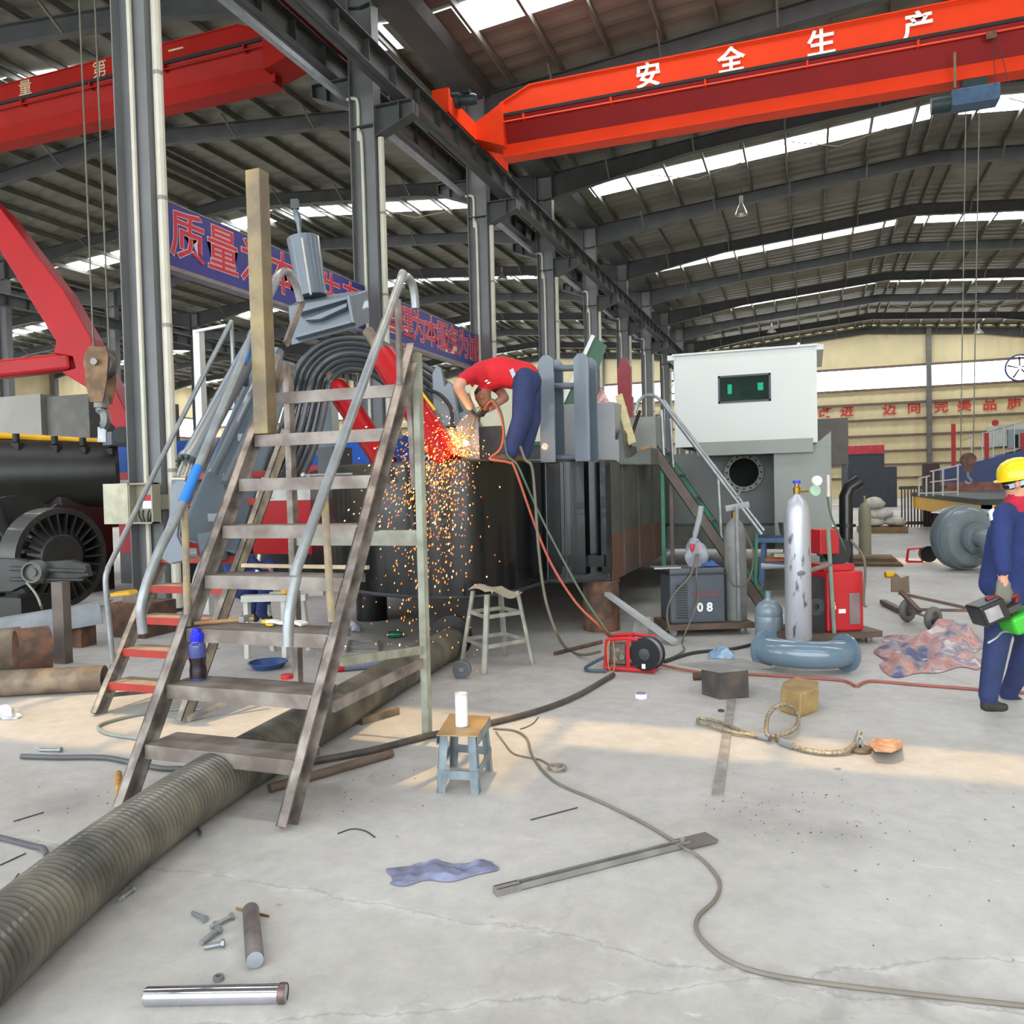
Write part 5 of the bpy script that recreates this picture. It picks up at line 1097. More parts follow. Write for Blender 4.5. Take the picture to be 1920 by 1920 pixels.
MB().tube([o+d*.72-n*.02+V((0, 0, .01)), o+d*.71-n*.02+V((0, 0, 1.2))], .02, 8).build('chrome_upright', galv, t1)
MB().bar(o+d*.6+n*.01+V((0, 0, 1.18)), o+d*.85+n*.01+V((0, 0, 1.22)), .02, .06).build('clamp_plate', galv, t1, smooth=False)
hose('welding_cable', [o+d*.62-n*.03+V((0, 0, .78)), o+d*.58-n*.06+V((0, 0, .6)), o+d*.66-n*.04+V((0, 0, .38)), o+d*.82-n*.04+V((0, 0, .44)), o+d*.88-n*.02+V((0, 0, .7)), o+d*.8-n*.0+V((0, 0, .95))], .009, hgrey, 'coiled grey cable hung on the strapped grey gas cylinder', 'cable')
hose('welding_cable', [bc-n*.1, o+d*.2-n*.05+V((0, 0, .5)), o+d*.02-n*.08+V((0, 0, .32)), o-d*.05-n*.05+V((0, 0, .12)), o-d*.02-n*.1+V((0, 0, -.11))], .011, hgrey, 'grey cable draped over the left front of the grey welding machine', 'cable')
hose('welding_cable', [bc-n*.1+d*.02, o+d*.26-n*.07+V((0, 0, .5)), o+d*.27-n*.08+V((0, 0, .25)), gp(1280, 1200, .02), gp(1283, 1218, .015), gp(1262, 1232, .015), gp(1235, 1240, .015)], .009, hgrey, 'thin grey cable hanging in front of the numbered machine to the floor', 'cable')
# second trolley: aluminium cylinder, red machines
t2, a2, b2, d2, n2 = trolley('welder_trolley', 'rusty trolley carrying the red welding machine and the silver cylinder', (1480, 1216), (1655, 1206), .62, .12, brt)
gbase = gp(1512, 1203, .122)+n2*.14
gc1 = gas_cylinder('gas_cylinder', 'tall scuffed silver gas cylinder with a blue valve wheel', gbase, 1.34, .118, alu, blue_pl)
rg = thing('gas_regulator', gbase+V((.1, 0, 1.4)), 'round gas regulator gauge with a flow tube on the silver cylinder', 'gauge')
vg = gbase+V((0, -.02, 1.37))
MB().cyl(vg, vg+d2*.2, .014).build('inlet', MATS['brass'], rg); MB().lathe([(0, 0), (.05, 0), (.05, .035), (0, .035)], vg+d2*.16-n2*.05+V((0, 0, .0)), n2, 18).build('body', M('pale_green', (180, 214, 186)), rg)
MB().lathe([(0, 0), (.045, 0), (.045, .03), (0, .03)], vg+d2*.18-n2*.05+V((0, 0, .09)), n2, 18).build('dial', white_p, rg); MB().cyl(vg+d2*.3-n2*.02+V((0, 0, -.06)), vg+d2*.3-n2*.02+V((0, 0, .14)), .018).build('flow_tube', M('flow_tube', (220, 205, 190), rough=.2), rg)
hose('gas_hose', [vg+d2*.3+V((0, 0, -.06)), vg+d2*.34+V((0, 0, -.25)), vg+d2*.45+V((0, 0, -.5)), vg+d2*.6+n2*.2+V((0, 0, -.62))], .009, hgreen, 'thin green hose from the regulator to the red welding machine')
rw = thing('welding_machine', (a2+b2)/2, 'red welding machine with white logo on its side panel', 'welding machine')
o2 = a2+d2*.42+n2*.05+V((0, 0, .122)); Wd, Hg, Dp = .38, .58, .5
MB().hexa([o2, o2+d2*Wd, o2+d2*Wd+n2*Dp, o2+n2*Dp]+[q+V((0, 0, Hg)) for q in (o2, o2+d2*Wd, o2+d2*Wd+n2*Dp, o2+n2*Dp)]).build('case', wred, rw, smooth=False, bevel=.02)
MB().hexa([o2-d2*.2+n2*.04, o2+n2*.04, o2+n2*(Dp-.04), o2-d2*.2+n2*(Dp-.04)]+[q+V((0, 0, Hg*.9)) for q in (o2-d2*.2+n2*.04, o2+n2*.04, o2+n2*(Dp-.04), o2-d2*.2+n2*(Dp-.04))]).build('front_panel', wdark, rw, smooth=False)
MB().ring(o2-d2*.1+n2*.03+V((0, 0, .25)), n2, .03, .085, .02).build('fan_guard', dark_g, rw)
MB().obox(o2+d2*.28-n2*.004+V((0, 0, .22)), d2*.055, n2*.003, V((0, 0, .15))).build('grey_panel', M('panel_warm_grey', (150, 130, 130)), rw, smooth=False)
for k, (u, w_) in enumerate(((.06, .03), (.12, .045))): MB().obox(o2+d2*(u+.03*k)-n2*.004+V((0, 0, .24-.04*k)), d2*w_*.8, n2*.003, V((0, 0, .02))).build('white_logo', white_p, rw, smooth=False)
MB().prism([o2+d2*.03-n2*.008+V((0, 0, .27)), o2+d2*.08-n2*.008+V((0, 0, .29)), o2+d2*.06-n2*.008+V((0, 0, .22))], n2*.004).build('white_logo', white_p, rw, smooth=False)
rw2 = thing('wire_feeder', o2+V((0, 0, Hg)), 'small red wire feeder with a reel on top of the red welding machine', 'wire feeder')
o3 = o2+d2*.02+n2*.1+V((0, 0, Hg+.004)); MB().obox(o3+d2*.14+n2*.1+V((0, 0, .03)), d2*.16, n2*.14, V((0, 0, .03))).build('base', wred, rw2, smooth=False)
MB().obox(o3+d2*.06+n2*.1+V((0, 0, .28)), d2*.1, n2*.12, V((0, 0, .12))).build('drive_box', wred, rw2, smooth=False, bevel=.01); MB().lathe([(0, -.05), (.13, -.05), (.13, -.035), (.08, -.03), (.08, .03), (.13, .035), (.13, .05), (0, .05)], o3+d2*.2+n2*.1+V((0, 0, .18)), n2, 24).build('reel', wdark, rw2)
MB().tube([o2+d2*.05-n2*.03, o2+d2*.0-n2*.03+V((0, 0, 1.0))], .02, 8).build('upright', M('pale_green_pipe', (140, 158, 140), rough=.5), t2)
MB().tube([gbase-n2*.14-d2*.06+V((0, 0, .62)), o2+d2*.02-n2*.03+V((0, 0, .66))], .022, 8).build('cross_pipe', galv, t2)
MB().tube([a2-d2*.0-n2*.05, a2-d2*.0-n2*.05+V((0, 0, .78)), a2-d2*.22+n2*.1+V((0, 0, .78))], .03, 8).build('guard_frame', galv, t2)
hose('welding_cable', [o2+d2*.28+n2*.05+V((0, 0, Hg+.3)), o2+d2*.36-n2*.05+V((0, 0, Hg+.1)), o2+d2*.34-n2*.06+V((0, 0, .3)), o2+d2*.36-n2*.07+V((0, 0, .24))], .013, hgrey, 'thick grey cable hanging over the red welding machine', 'cable')
# water jug
wj = thing('water_jug', gp(1440, 1210), 'blue-grey plastic water jug standing between the two trolleys', 'jug')
jb = gp(1441, 1206)+V((0, .1, 0)); MB().lathe([(0, 0), (.125, 0), (.135, .02), (.132, .1), (.128, .12), (.135, .14), (.135, .24), (.128, .26), (.135, .28), (.13, .33), (.1, .38), (.05, .41)], jb, n=26).build('jug_body', M('jug_plastic', (130, 146, 158), rough=.25, var=.06, coat=.2), wj)
MB().lathe([(.05, .41), (.032, .43), (.03, .5), (0, .5)], jb, n=18).build('neck', MATS['jug_plastic'], wj)
# elbow pipe
eb = thing('pipe_elbow', gp(1500, 1256), 'glossy blue-grey flanged pipe elbow lying on the floor', 'pipe elbow')
el_m = M('elbow_blue_grey', (104, 124, 138), rough=.2, var=.08, coat=.5)
r = .115; R_ = .37; cc = gp(1522, 1222, .16)+V((0, .08, 0)); g0 = (V((_f.x, _f.y, 0))).normalized(); s0 = (V((_r.x, _r.y, 0))).normalized()
arc = [cc+s0*(R_*math.sin(a_))-g0*(R_*math.cos(a_)-.16) for a_ in [-1.15+1.6*k/20 for k in range(21)]]
MB().tube(arc, r, 24, cap=False).build('bend', el_m, eb)
for p, q in ((arc[0], arc[1]), (arc[-1], arc[-2])):
    ax_ = (p-q).normalized(); MB().ring(p+ax_*.03, ax_, r-.01, r+.001, .07, 28).build('collar', el_m, eb); MB().ring(p+ax_*.07, ax_, r-.012, r+.043, .022, 30).build('flange', el_m, eb)
# rusty box with a plate
rbx = thing('rusty_box', gp(1358, 1308), 'rusty steel box with a loose thin plate lying on it', 'box')
p = gp(1350, 1310); MB().prism([gp(1316, 1302), gp(1350, 1312), gp(1404, 1308), gp(1375, 1290)], (0, 0, .2)).build('box_body', M('rust_dark', (96, 82, 72), rough=.6, rgb2=(64, 60, 58), scale=5), rbx, smooth=False)
MB().prism([gp(1268, 1246, .202), gp(1350, 1262, .202), gp(1452, 1252, .202), gp(1392, 1236, .202)], (0, 0, .006)).build('thin_plate', raw, rbx, smooth=False)
MB().lathe([(0, 0), (.03, 0), (.03, .1), (0, .1)], gp(1300, 1268, .03), s0, 12).build('pipe_stub', rust2, rbx)
# wood block
MB().prism([gp(1462, 1334), gp(1500, 1346), gp(1533, 1334), gp(1532, 1320), gp(1490, 1310), gp(1466, 1320)], (.01, .02, .16)).build('wood_block', M('block_ochre', (168, 142, 92), rough=.7, rgb2=(140, 112, 72), scale=6), label='ochre wooden block on the floor by the wire rope loop', cat='block', smooth=False, bevel=.012)
# floor feeder with its black spool
fd_ = thing('wire_feeder', gp(1180, 1266), 'red open-frame wire feeder with a black spool on the floor', 'wire feeder')
f0 = gp(1135, 1258); fx = s0*.93+g0*-.35; fx.normalize(); fy = V((-fx.y, fx.x, 0)); fz = V((0, 0, 1)); Lf, Df, Hf = .42, .2, .29
def fbar(p, q, w=.03): MB().tube([p, q], w/2, 6).build('frame_bar', wred, fd_)
cn = [f0, f0+fx*Lf, f0+fx*Lf+fy*Df, f0+fy*Df]
for s in (0, Df):
    q = f0+fy*s
    for (u0, w0, u1, w1_) in ((0, .03, Lf, .02), (0, .03, .02, Hf-.02), (.02, Hf-.02, .2, Hf), (.2, Hf, .2, .02), (.2, Hf, .4, Hf-.02)): fbar(q+fx*u0+fz*w0, q+fx*u1+fz*w1_, .036)
for u in (0, Lf): fbar(f0+fx*u+fz*.03, f0+fx*u+fy*Df+fz*.03)
fbar(f0+fx*.2+fz*Hf, f0+fx*.2+fy*Df+fz*Hf)
MB().obox(f0+fx*.1+fy*.1+fz*.14, fx*.07, fy*.06, fz*.09).build('drive_unit', M('drive_metal', (122, 114, 98), rough=.5, metal=.4, var=.4, scale=30), fd_, smooth=False, bevel=.01)
for u, w_ in ((.08, .1), (.1, .18), (.14, .12)): MB().cyl(f0+fx*u+fy*.03+fz*w_, f0+fx*u+fy*.05+fz*w_, .022).build('drive_roll', raw, fd_)
sc_ = f0+fx*.36+fy*.02+fz*.165; ax_ = (fy*-1+fx*-.3).normalized()
spool_m = M('spool_black', (30, 32, 38), rough=.35, var=.2)
spo = MB().lathe([(.05, .055), (.14, .055), (.14, .04), (.085, .03), (.085, -.03), (.14, -.04), (.14, -.055), (.05, -.055)], sc_, ax_, 32).build('spool', spool_m, fd_)
MB().lathe([(.128, .036), (.128, -.036)], sc_, ax_, 32).build('wire_winding', galv, spo); MB().lathe([(0, .04), (.05, .055), (.03, .06), (0, .062)], sc_, ax_, 20).build('hub', dark_g, spo)
MB().obox(sc_+ax_*.057-fz*.1+fx*.0, fx*.02, ax_*.001, fz*.02).build('paper_label', white_p, spo, smooth=False)
hose('welding_cable', [f0+fx*.0+fz*.12, f0-fx*.08+fz*.08, f0-fx*.16-fy*.03+fz*.03, f0-fx*.12-fy*.1+fz*.02, f0+fx*.03-fy*.08+fz*.02], .014, M('cable_blue_grey', (66, 84, 96), rough=.5), 'short blue-grey cable loop at the left of the floor feeder', 'cable')
hose('tie_rope', [f0+fx*.05+fz*Hf, f0+fx*.03-fy*.03+fz*.2, f0+fx*.04-fy*.03+fz*.03, f0+fx*.08-fy*.03+fz*.015, f0+fx*.09-fy*.03+fz*.15, f0+fx*.07-fy*.0+fz*Hf], .006, M('rope_tan', (176, 140, 96), rough=.9), 'tan rope looped around the red floor feeder frame', 'rope')
hose('power_cable', [gp(1245, 1240, .02), gp(1300, 1224, .015), gp(1370, 1217, .015), gp(1420, 1206, .015), gp(1470, 1195, .02)], .016, M('cable_black', (48, 50, 54), rough=.5), 'black power cable on the floor between spool feeder and water jug', 'cable')
hose('air_hose', [gp(1235, 1246, .03), gp(1280, 1255, .02), gp(1330, 1262, .012), gp(1400, 1264, .012), gp(1500, 1270, .012), gp(1580, 1276, .012), gp(1605, 1286, .012), gp(1618, 1280, .012), gp(1640, 1277, .012), gp(1720, 1284, .012), gp(1800, 1290, .012), gp(1900, 1298, .012), gp(1990, 1300, .012)], .012, M('hose_brick', (160, 92, 76), rough=.6, var=.2), 'long brick-red air hose along the floor past the pipe elbow')
hose('rusty_rod', [gp(1040, 1225, .02), gp(1128, 1203, .02)], .018, rust2, 'rusty round rod on the floor left of the wire feeder', 'rod', 1)
MB().bar(gp(1145, 1108, .42)+V((0, -.2, 0)), gp(1266, 1205, .03), .07, .04).build('galvanised_bar', M('zinc_pale', (196, 198, 198), rough=.4, metal=.2, var=.15), label='slanting galvanised bar leaning from the hull edge to the floor', cat='bar', smooth=False)
pt = gp(1182, 1195); MB().prism([pt, pt+V((.17, .02, 0)), pt+V((.2, .1, .2)), pt+V((.05, .1, .2))], (0, .01, .005)).build('scrap_plate', raw, label='small grey scrap plate leaning by the prop stub', cat='plate', smooth=False)
# hand cart lying down
hcq = thing('hand_cart', gp(1740, 1178), 'two-wheeled hand cart with rubber tyres tipped over on the floor', 'cart')
for q in ((1702, 1166), (1750, 1184)):
    p = gp(*q); c = V((p.x, p.y, .13)); axw = (g0*-.8+s0*.45).normalized()
    tyre = MB().tube([c+(V((0, 0, 1))*math.cos(a_)+axw.cross(V((0, 0, 1)))*math.sin(a_))*.095 for a_ in [k*.3142 for k in range(20)]], .035, 10, closed=True).build('tyre', M('tyre', (112, 110, 106), rough=.8, var=.2), hcq)
    MB().lathe([(0, -.03), (.05, -.03), (.07, -.01), (.07, .01), (.05, .03), (0, .03)], c, axw, 18).build('wheel_rim', dark_g, tyre)
ca, cb2 = V((gp(1702, 1166).x, gp(1702, 1166).y, .13)), V((gp(1750, 1184).x, gp(1750, 1184).y, .13)); MB().cyl(ca, cb2, .014).build('axle', raw, hcq)
MB().bar((ca+cb2)/2+V((0, 0, .03)), at(1690, 1110, 9.2), .05, .03).build('frame_tube', brt, hcq, smooth=False); MB().bar((ca+cb2)/2+V((0, 0, .05)), at(1825, 1145, 8.6), .03, .03).build('frame_tube', brt, hcq, smooth=False)
MB().bar(at(1685, 1112, 9.2), at(1822, 1142, 8.7), .03, .03).build('frame_tube', brt, hcq, smooth=False)
MB().prism([at(1672, 1110, 9.2), at(1706, 1112, 9.2), at(1704, 1080, 9.2), at(1690, 1084, 9.2), at(1680, 1075, 9.2), at(1672, 1085, 9.2)], g0*.02).build('nose_plate', M('rust_tan', (118, 100, 82), rough=.8, var=.2), hcq, smooth=False)
MB().bar(gp(1655, 1128, .04), gp(1700, 1150, .04), .07, .05).build('frame_tube', brt, hcq, smooth=False)
# striped tarp heap
def tarp(u, v):
    ur = (u-.5)*2; w_ = .55+.45*math.sqrt(max(0, 1-ur*ur))+.12*math.sin(13*u); x = 1648+188*u+10*math.sin(9*v); y = 1224-(v-.5)*82*w_+8*math.sin(7*u); g_ = gp(x, y, 0); e = min(u, 1-u, v, 1-v)*6; e = max(0, min(1, e))
    return V((g_.x, g_.y, .006+e*(.05+.025*math.sin(9*u+4*v)+.022*math.sin(17*u-9*v)+.018*math.sin(27*v+5*u)+.012*math.sin(41*u+13*v)+(.10*math.exp(-((u-.78)**2+(v-.8)**2)*14)))))
def tarp_material():
    m = M('tarp_stripes', (196, 130, 128), rough=.7, var=.1); nt = m.node_tree; rp = [x for x in nt.nodes if x.type == 'VALTORGB'][0]; el = rp.color_ramp.elements
    el[0].position = .36; el[0].color = (*lin((88, 92, 128)), 1); el[1].position = .62; el[1].color = (*lin((206, 190, 190)), 1)
    for p_, c_ in ((.42, (150, 146, 152)), (.47, (186, 128, 124)), (.53, (196, 160, 152)), (.57, (128, 128, 146))): e_ = el.new(p_); e_.color = (*lin(c_), 1)
    [x for x in nt.nodes if x.type == 'TEX_NOISE'][0].inputs['Scale'].default_value = 3.2; return m
MB().grid(tarp, 70, 40).build('striped_tarp', tarp_material(), label='crumpled pink and blue striped tarpaulin on the floor', cat='tarpaulin')
# pump volute
pv_ = thing('pump_casing', gp(1800, 1074), 'blue-grey snail-shaped dredge pump casing behind the worker', 'pump')
pm = M('pump_grey', (112, 122, 128), rough=.35, var=.12, coat=.2); pc = gp(1812, 1072, .0)+V((0, .35, .55)); pax = (s0*.22-g0*.97).normalized(); s_, u_ = perp(pax)
MB().lathe([(0, -.3), (.3, -.3), (.48, -.2), (.54, -.05), (.54, .1), (.46, .22), (.34, .26), (.26, .24), (.26, .34), (0, .34)], pc, pax, 36).build('volute', pm, pv_)
for k in range(7): MB().ring(pc+pax*(-.12+.04*k), pax, .5, .545+.012*math.cos(k-3), .014, 36).build('casing_rib', pm, pv_)
pn = MB().tube(curve([pc+pax*.3, pc+pax*.48, pc+pax*.6-V((0, 0, .1)), pc+pax*.64-V((0, 0, .3))], 5), .15, 18).build('inlet_bend', pm, pv_); MB().ring(pc+pax*.64-V((0, 0, .32)), (0, 0, 1), .1, .21, .04).build('inlet_flange', pm, pn); MB().ring(pc+pax*.34, pax, .12, .24, .05).build('inlet_flange', pm, pn)
MB().prism([pc+V((-.3, .1, .40)), pc+V((.4, .1, .38)), pc+V((.45, .1, .46)), pc+V((0, .1, .5))], g0*.4).build('outlet_hood', pm, pv_)
# small red feeder far back
sf = thing('wire_feeder', gp(1715, 1056), 'small distant red wire feeder beside the pump casing', 'wire feeder')
p = gp(1700, 1056); MB().tube([p+V((.0, 0, .03)), p+V((.03, 0, .26)), p+V((.22, 0, .28)), p+V((.26, 0, .03)), p+V((0, 0, .03))], .025, 6).build('frame', wred, sf); MB().lathe([(0, -.06), (.15, -.06), (.15, .06), (0, .06)], p+V((.36, .05, .17)), (.2, -1, 0), 20).build('reel', spool_m, sf)
# clutter in the middle distance
gas_cylinder('gas_cylinder', 'beige gas cylinder standing by the white bags', gp(1622, 1042), 1.1, .12, M('cylinder_beige', (140, 138, 116), rough=.5, var=.1), galv)
sk = M('sack_white', (214, 212, 202), rough=.8, bump=.6, bscale=9)
pb = gp(1652, 1000); bsd = pb.y
st_ = thing('sack_pallet', pb, 'low wooden pallet under the pale sacks', 'pallet')
MB().box((pb.x-.6, bsd, 0), (pb.x+.7, bsd+.9, .18)).build('pallet_deck', M('pallet_wood', (150, 124, 88), rough=.8), st_, smooth=False); MB().box((pb.x-.6, bsd-.02, .0), (pb.x+.7, bsd, .1)).build('pallet_skid', MATS['pallet_wood'], st_, smooth=False)
for k, (dx, dz, w_, h_, lab) in enumerate(((-.2, .3, .38, .14, 'pale bulging sack lowest on the pallet'), (.35, .33, .34, .15, 'pale sack on the pallet end nearest the slatted rack'), (.0, .58, .34, .15, 'white sack in the middle of the stack on the pallet'), (-.15, .86, .3, .16, 'cream sack topmost of the stack on the pallet'))):
    MB().lumpy((pb.x+dx, bsd+.3, dz), w_, .3, h_, k+1, .14, 18, 10).build('sack', sk, label=lab, cat='sack', group='sacks on the pallet')
rk = thing('slatted_rack', gp(1700, 985), 'dark slatted rack beside the pale sacks', 'rack')
p = gp(1690, 990); 
for k in range(14): MB().box((p.x+.09*k, p.y, .02), (p.x+.09*k+.04, p.y+.05, 1.25)).build('slat', M('slat_dark', (84, 76, 74), rough=.7), rk, smooth=False)
MB().box((p.x-.05, p.y+.05, 1.2), (p.x+1.3, p.y+.12, 1.3)).build('top_rail', MATS['slat_dark'], rk, smooth=False); MB().box((p.x-.05, p.y+.05, .1), (p.x+1.3, p.y+.12, .2)).build('bottom_rail', MATS['slat_dark'], rk, smooth=False)
# dark stack and boards behind the red machine
bk = thing('board_stack', gp(1610, 1062), 'flat stack of brown boards on the floor behind the red welding machine', 'boards')
p = gp(1608, 1062)
for k in range(4): MB().box((p.x-.3+.04*k, p.y, .045*k), (p.x+.75-.05*k, p.y+.5, .045*k+.04)).build('board', M(f'board_{k%2}', ((92, 72, 60), (128, 104, 70))[k % 2], rough=.8, var=.3), bk, smooth=False)
gv_ = thing('green_valve', gp(1556, 1060), 'green cast valve body behind the silver gas cylinder', 'valve')
p = gp(1552, 1110); MB().lathe([(0, 0), (.1, 0), (.1, .5), (.14, .52), (.14, .56), (.07, .6), (.07, .78), (.15, .8), (.15, .84), (0, .84)], p, n=20).build('valve_body', M('valve_green', (40, 112, 70), rough=.45, var=.2), gv_); MB().ring(p+V((0, 0, .9)), (0, 0, 1), .1, .13, .03).cyl(p+V((0, 0, .84)), p+V((0, 0, .9)), .02).build('hand_wheel', M('valve_green', (0, 0, 0)), gv_)
bn = thing('blue_bench_frame', gp(1440, 1100), 'blue steel bench frame behind the water jug', 'bench')
for x in (1425, 1490):
    p = gp(x, 1122); MB().bar((p.x, p.y, 0), (p.x+.06, p.y, .78), .06, .04, up=(0, 1, 0)).bar((p.x, p.y+.4, 0), (p.x+.06, p.y+.4, .78), .06, .04, up=(0, 1, 0)).build('leg', M('bench_blue', (70, 100, 132), rough=.5, var=.2), bn, smooth=False)
p, q = gp(1420, 1122), gp(1500, 1122); MB().box((p.x, p.y-.05, .76), (q.x, q.y+.45, .82)).build('bench_top', MATS['bench_blue'], bn, smooth=False)
fn = thing('metal_funnel', p+V((.35, .2, .82)), 'shiny metal funnel on the blue bench frame', 'funnel')
MB().lathe([(.03, 0), (.09, .02), (.1, .06), (.13, .2), (.125, .2), (.09, .06), (.03, .02)], p+V((.4, .15, .822)), n=20).build('cone', M('tin', (180, 182, 184), rough=.2, metal=.8), fn); MB().tube([p+V((.48, .12, .95)), p+V((.56, .1, 1.06))], .01, 6).build('spout', MATS['tin'], fn)
for k, (dx, c_, lab) in enumerate(((.05, (196, 116, 70), 'orange wooden offcut under the blue bench'), (.2, (206, 190, 160), 'pale plank offcut under the blue bench'), (.36, (150, 108, 84), 'brown plank offcut under the blue bench'))):
    MB().bar((p.x+dx, p.y+.1, .52+.06*k), (p.x+dx+.35, p.y+.3, .5+.06*k), .1, .05).build('wood_offcut', M(f'offcut_{k}', c_, rough=.8, var=.2), bn, smooth=False)
MB().box((p.x+.02, p.y, .46), (q.x, q.y+.42, .49)).build('shelf', MATS['bench_blue'], bn, smooth=False)
db_ = thing('grey_hopper_box', gp(1560, 985), 'tall dark grey steel hopper standing right of the white cabin', 'hopper')
p, q = py(1530, 872, 21), py(1590, 783, 21); MB().box((p.x, 21, p.z), (q.x, 22.5, q.z)).build('hopper_body', M('hopper_grey', (104, 100, 94), rough=.6, var=.15), db_, smooth=False)
for x in (p.x+.1, q.x-.15): MB().box((x, 21.1, 0), (x+.1, 21.2, p.z)).build('leg', dark_g, db_, smooth=False)
bd = thing('bent_duct', gp(1590, 1000), 'black bent exhaust duct right of the grey deck house', 'duct')
p = at(1586, 1010, 14); MB().tube([V((p.x, p.y, 0)), at(1586, 930, 14), at(1592, 915, 14), at(1612, 902, 14)], .11, 12).build('duct_pipe', black_p, bd); MB().ring(at(1586, 985, 14), (0, 0, 1), .1, .16, .05).build('duct_flange', black_p, bd)
ct = thing('stacked_container', py(1630, 900, 48), 'dark steel container with a red top edge far behind the hopper', 'container')
p, q, r_ = py(1590, 912, 48), py(1658, 850, 48), py(1658, 834, 48)
MB().box((p.x, 48, 0), (q.x+.6, 52, 1.0+p.z)).build('lower_unit', M('container_dark', (58, 62, 72), rough=.6), ct, smooth=False); MB().box((p.x, 48, 1.0+p.z), (q.x, 52, q.z)).build('upper_unit', MATS['container_dark'], ct, smooth=False); MB().box((p.x, 47.95, q.z), (q.x, 52, r_.z)).build('red_top', M('container_red', (196, 50, 64), rough=.5), ct, smooth=False)
# --- blue and rust vessel with its pale superstructure
bv = thing('blue_vessel', py(1850, 930, 30), 'blue-hulled work boat with rust-red bottom behind the yellow helmet', 'boat')
p = py(1772, 936, 30); z = [py(1772, y, 30).z for y in (936, 905, 880)]
def hullband(za0, za1, zb0, zb1, mt, nm, dx=0): MB().hexa([(p.x+dx, 30, za0), (p.x+9, 29.5, za0), (p.x+9, 33, za0), (p.x+dx, 33, za0), (p.x, 30, za1), (p.x+9, 29.5, zb1), (p.x+9, 33, zb1), (p.x, 33, za1)]).build(nm, mt, bv, smooth=False)
hullband(z[0]-.3, z[1], z[0], z[1]+.1, M('hull_rust_red', (118, 62, 52), rough=.6, rgb2=(140, 96, 84), scale=3), 'hull_bottom', .25); hullband(z[1], z[2], z[1]+.1, z[2]+2.2, M('hull_blue', (44, 62, 112), rough=.5, var=.15), 'hull_top', 0)
MB().box((p.x+.4, 30.2, 0), (p.x+8, 32.8, z[0]-.3)).build('keel_blocks', dark_g, bv, smooth=False)
w0 = py(1872, 866, 30.6); MB().box((w0.x, 30.6, z[2]+.7), (w0.x+4, 32.4, py(1872, 796, 30.6).z)).build('wheelhouse', M('wheelhouse_white', (198, 200, 190), rough=.5, var=.1), bv, smooth=False)
MB().box((w0.x+.25, 30.56, py(1890, 840, 30.6).z), (w0.x+.8, 30.6, py(1890, 806, 30.6).z)).build('wheelhouse_window', M('dark_pane', (0, 0, 0)), bv, smooth=False); MB().cyl(py(1866, 793, 30.4), py(1866, 793, 30.2), .1).build('lamp', red_g, bv)
for x in (1788, 1850, 1918):
    a_ = py(x, 872-.25*(x-1770), 30.1); MB().box((a_.x-.06, 30.05, a_.z-.2), (a_.x+.06, 30.15, py(x, 795 if x == 1788 else 812, 30.1).z)).build('red_davit', red_g, bv, smooth=False)
for k in range(5):
    a_ = py(1822+20*k, 868-5*k, 30.05); MB().tube([a_, a_+V((0, 0, .9))], .02, 5).build('stanchion', galv, bv)
MB().tube([py(1800, 826, 30.05), py(1920, 790, 30.05)], .016, 5).build('guard_wire', galv, bv)
yb_ = thing('yellow_pontoon', gp(1790, 990), 'dark pontoon with a thick yellow fender beam in front of the blue vessel', 'pontoon')
yA, yB = gp(1712, 952, .62), gp(1850, 980, .62); Xy = (yA.x+yB.x)/2
MB().box((yB.x-.1, yB.y, .62), (yB.x+2.5, yB.y+.2, .98)).build('fender_end', yellow, yb_, smooth=False); MB().hexa([(yB.x-.1, yB.y, .62), (yB.x+.1, yB.y, .62), (yA.x+.2, yA.y, .62), (yA.x, yA.y, .62), (yB.x-.1, yB.y, .98), (yB.x+.1, yB.y, .98), (yA.x+.2, yA.y, .98), (yA.x, yA.y, .98)]).build('fender_beam', yellow, yb_, smooth=False)
MB().hexa([(yB.x-.12, yB.y-.02, .98), (yB.x+2.5, yB.y-.02, .98), (yA.x+3, yA.y, .98), (yA.x-.02, yA.y, .98), (yB.x-.12, yB.y-.02, 1.1), (yB.x+2.5, yB.y-.02, 1.1), (yA.x+3, yA.y, 1.1), (yA.x-.02, yA.y, 1.1)]).build('dark_deck', M('deck_green_black', (38, 52, 44), rough=.6, var=.3), yb_, smooth=False)
MB().box((yB.x+.2, yB.y+.3, 0), (yB.x+2.2, yA.y, .8)).build('pontoon_body', M('pontoon_brown', (60, 54, 58), rough=.7), yb_, smooth=False)
wrl = thing('white_railing', py(1760, 930, 22), 'thin white pipe railing above the dark pontoon', 'railing')
for x, yt in ((1723, 897), (1737, 894), (1750, 884), (1768, 880), (1796, 873)): a_, b_ = py(x, 938, 22), py(x, yt, 22); MB().tube([V((a_.x, 22, 1.12)), b_], .02, 6).build('post', cab_white, wrl)
for (x0_, y0_, x1_, y1_) in ((1723, 897, 1744, 892), (1744, 884, 1796, 873), (1723, 925, 1796, 922), (1744, 904, 1796, 898)): MB().tube([py(x0_, y0_, 22), py(x1_, y1_, 22)], .018, 6).build('rail', cab_white, wrl)
p, q = py(1731, 935, 29), py(1762, 869, 29); MB().box((p.x, 29, 0), (q.x, 29.3, q.z)).build('brown_pier', M('pier_brown', (74, 56, 54), rough=.7, var=.2), label='broad dark brown steel pier behind the white railing', cat='pier', smooth=False)
hk2 = thing('hook_block', py(1815, 870, 20), 'rusty distant hook block hanging in front of the blue vessel', 'hook')
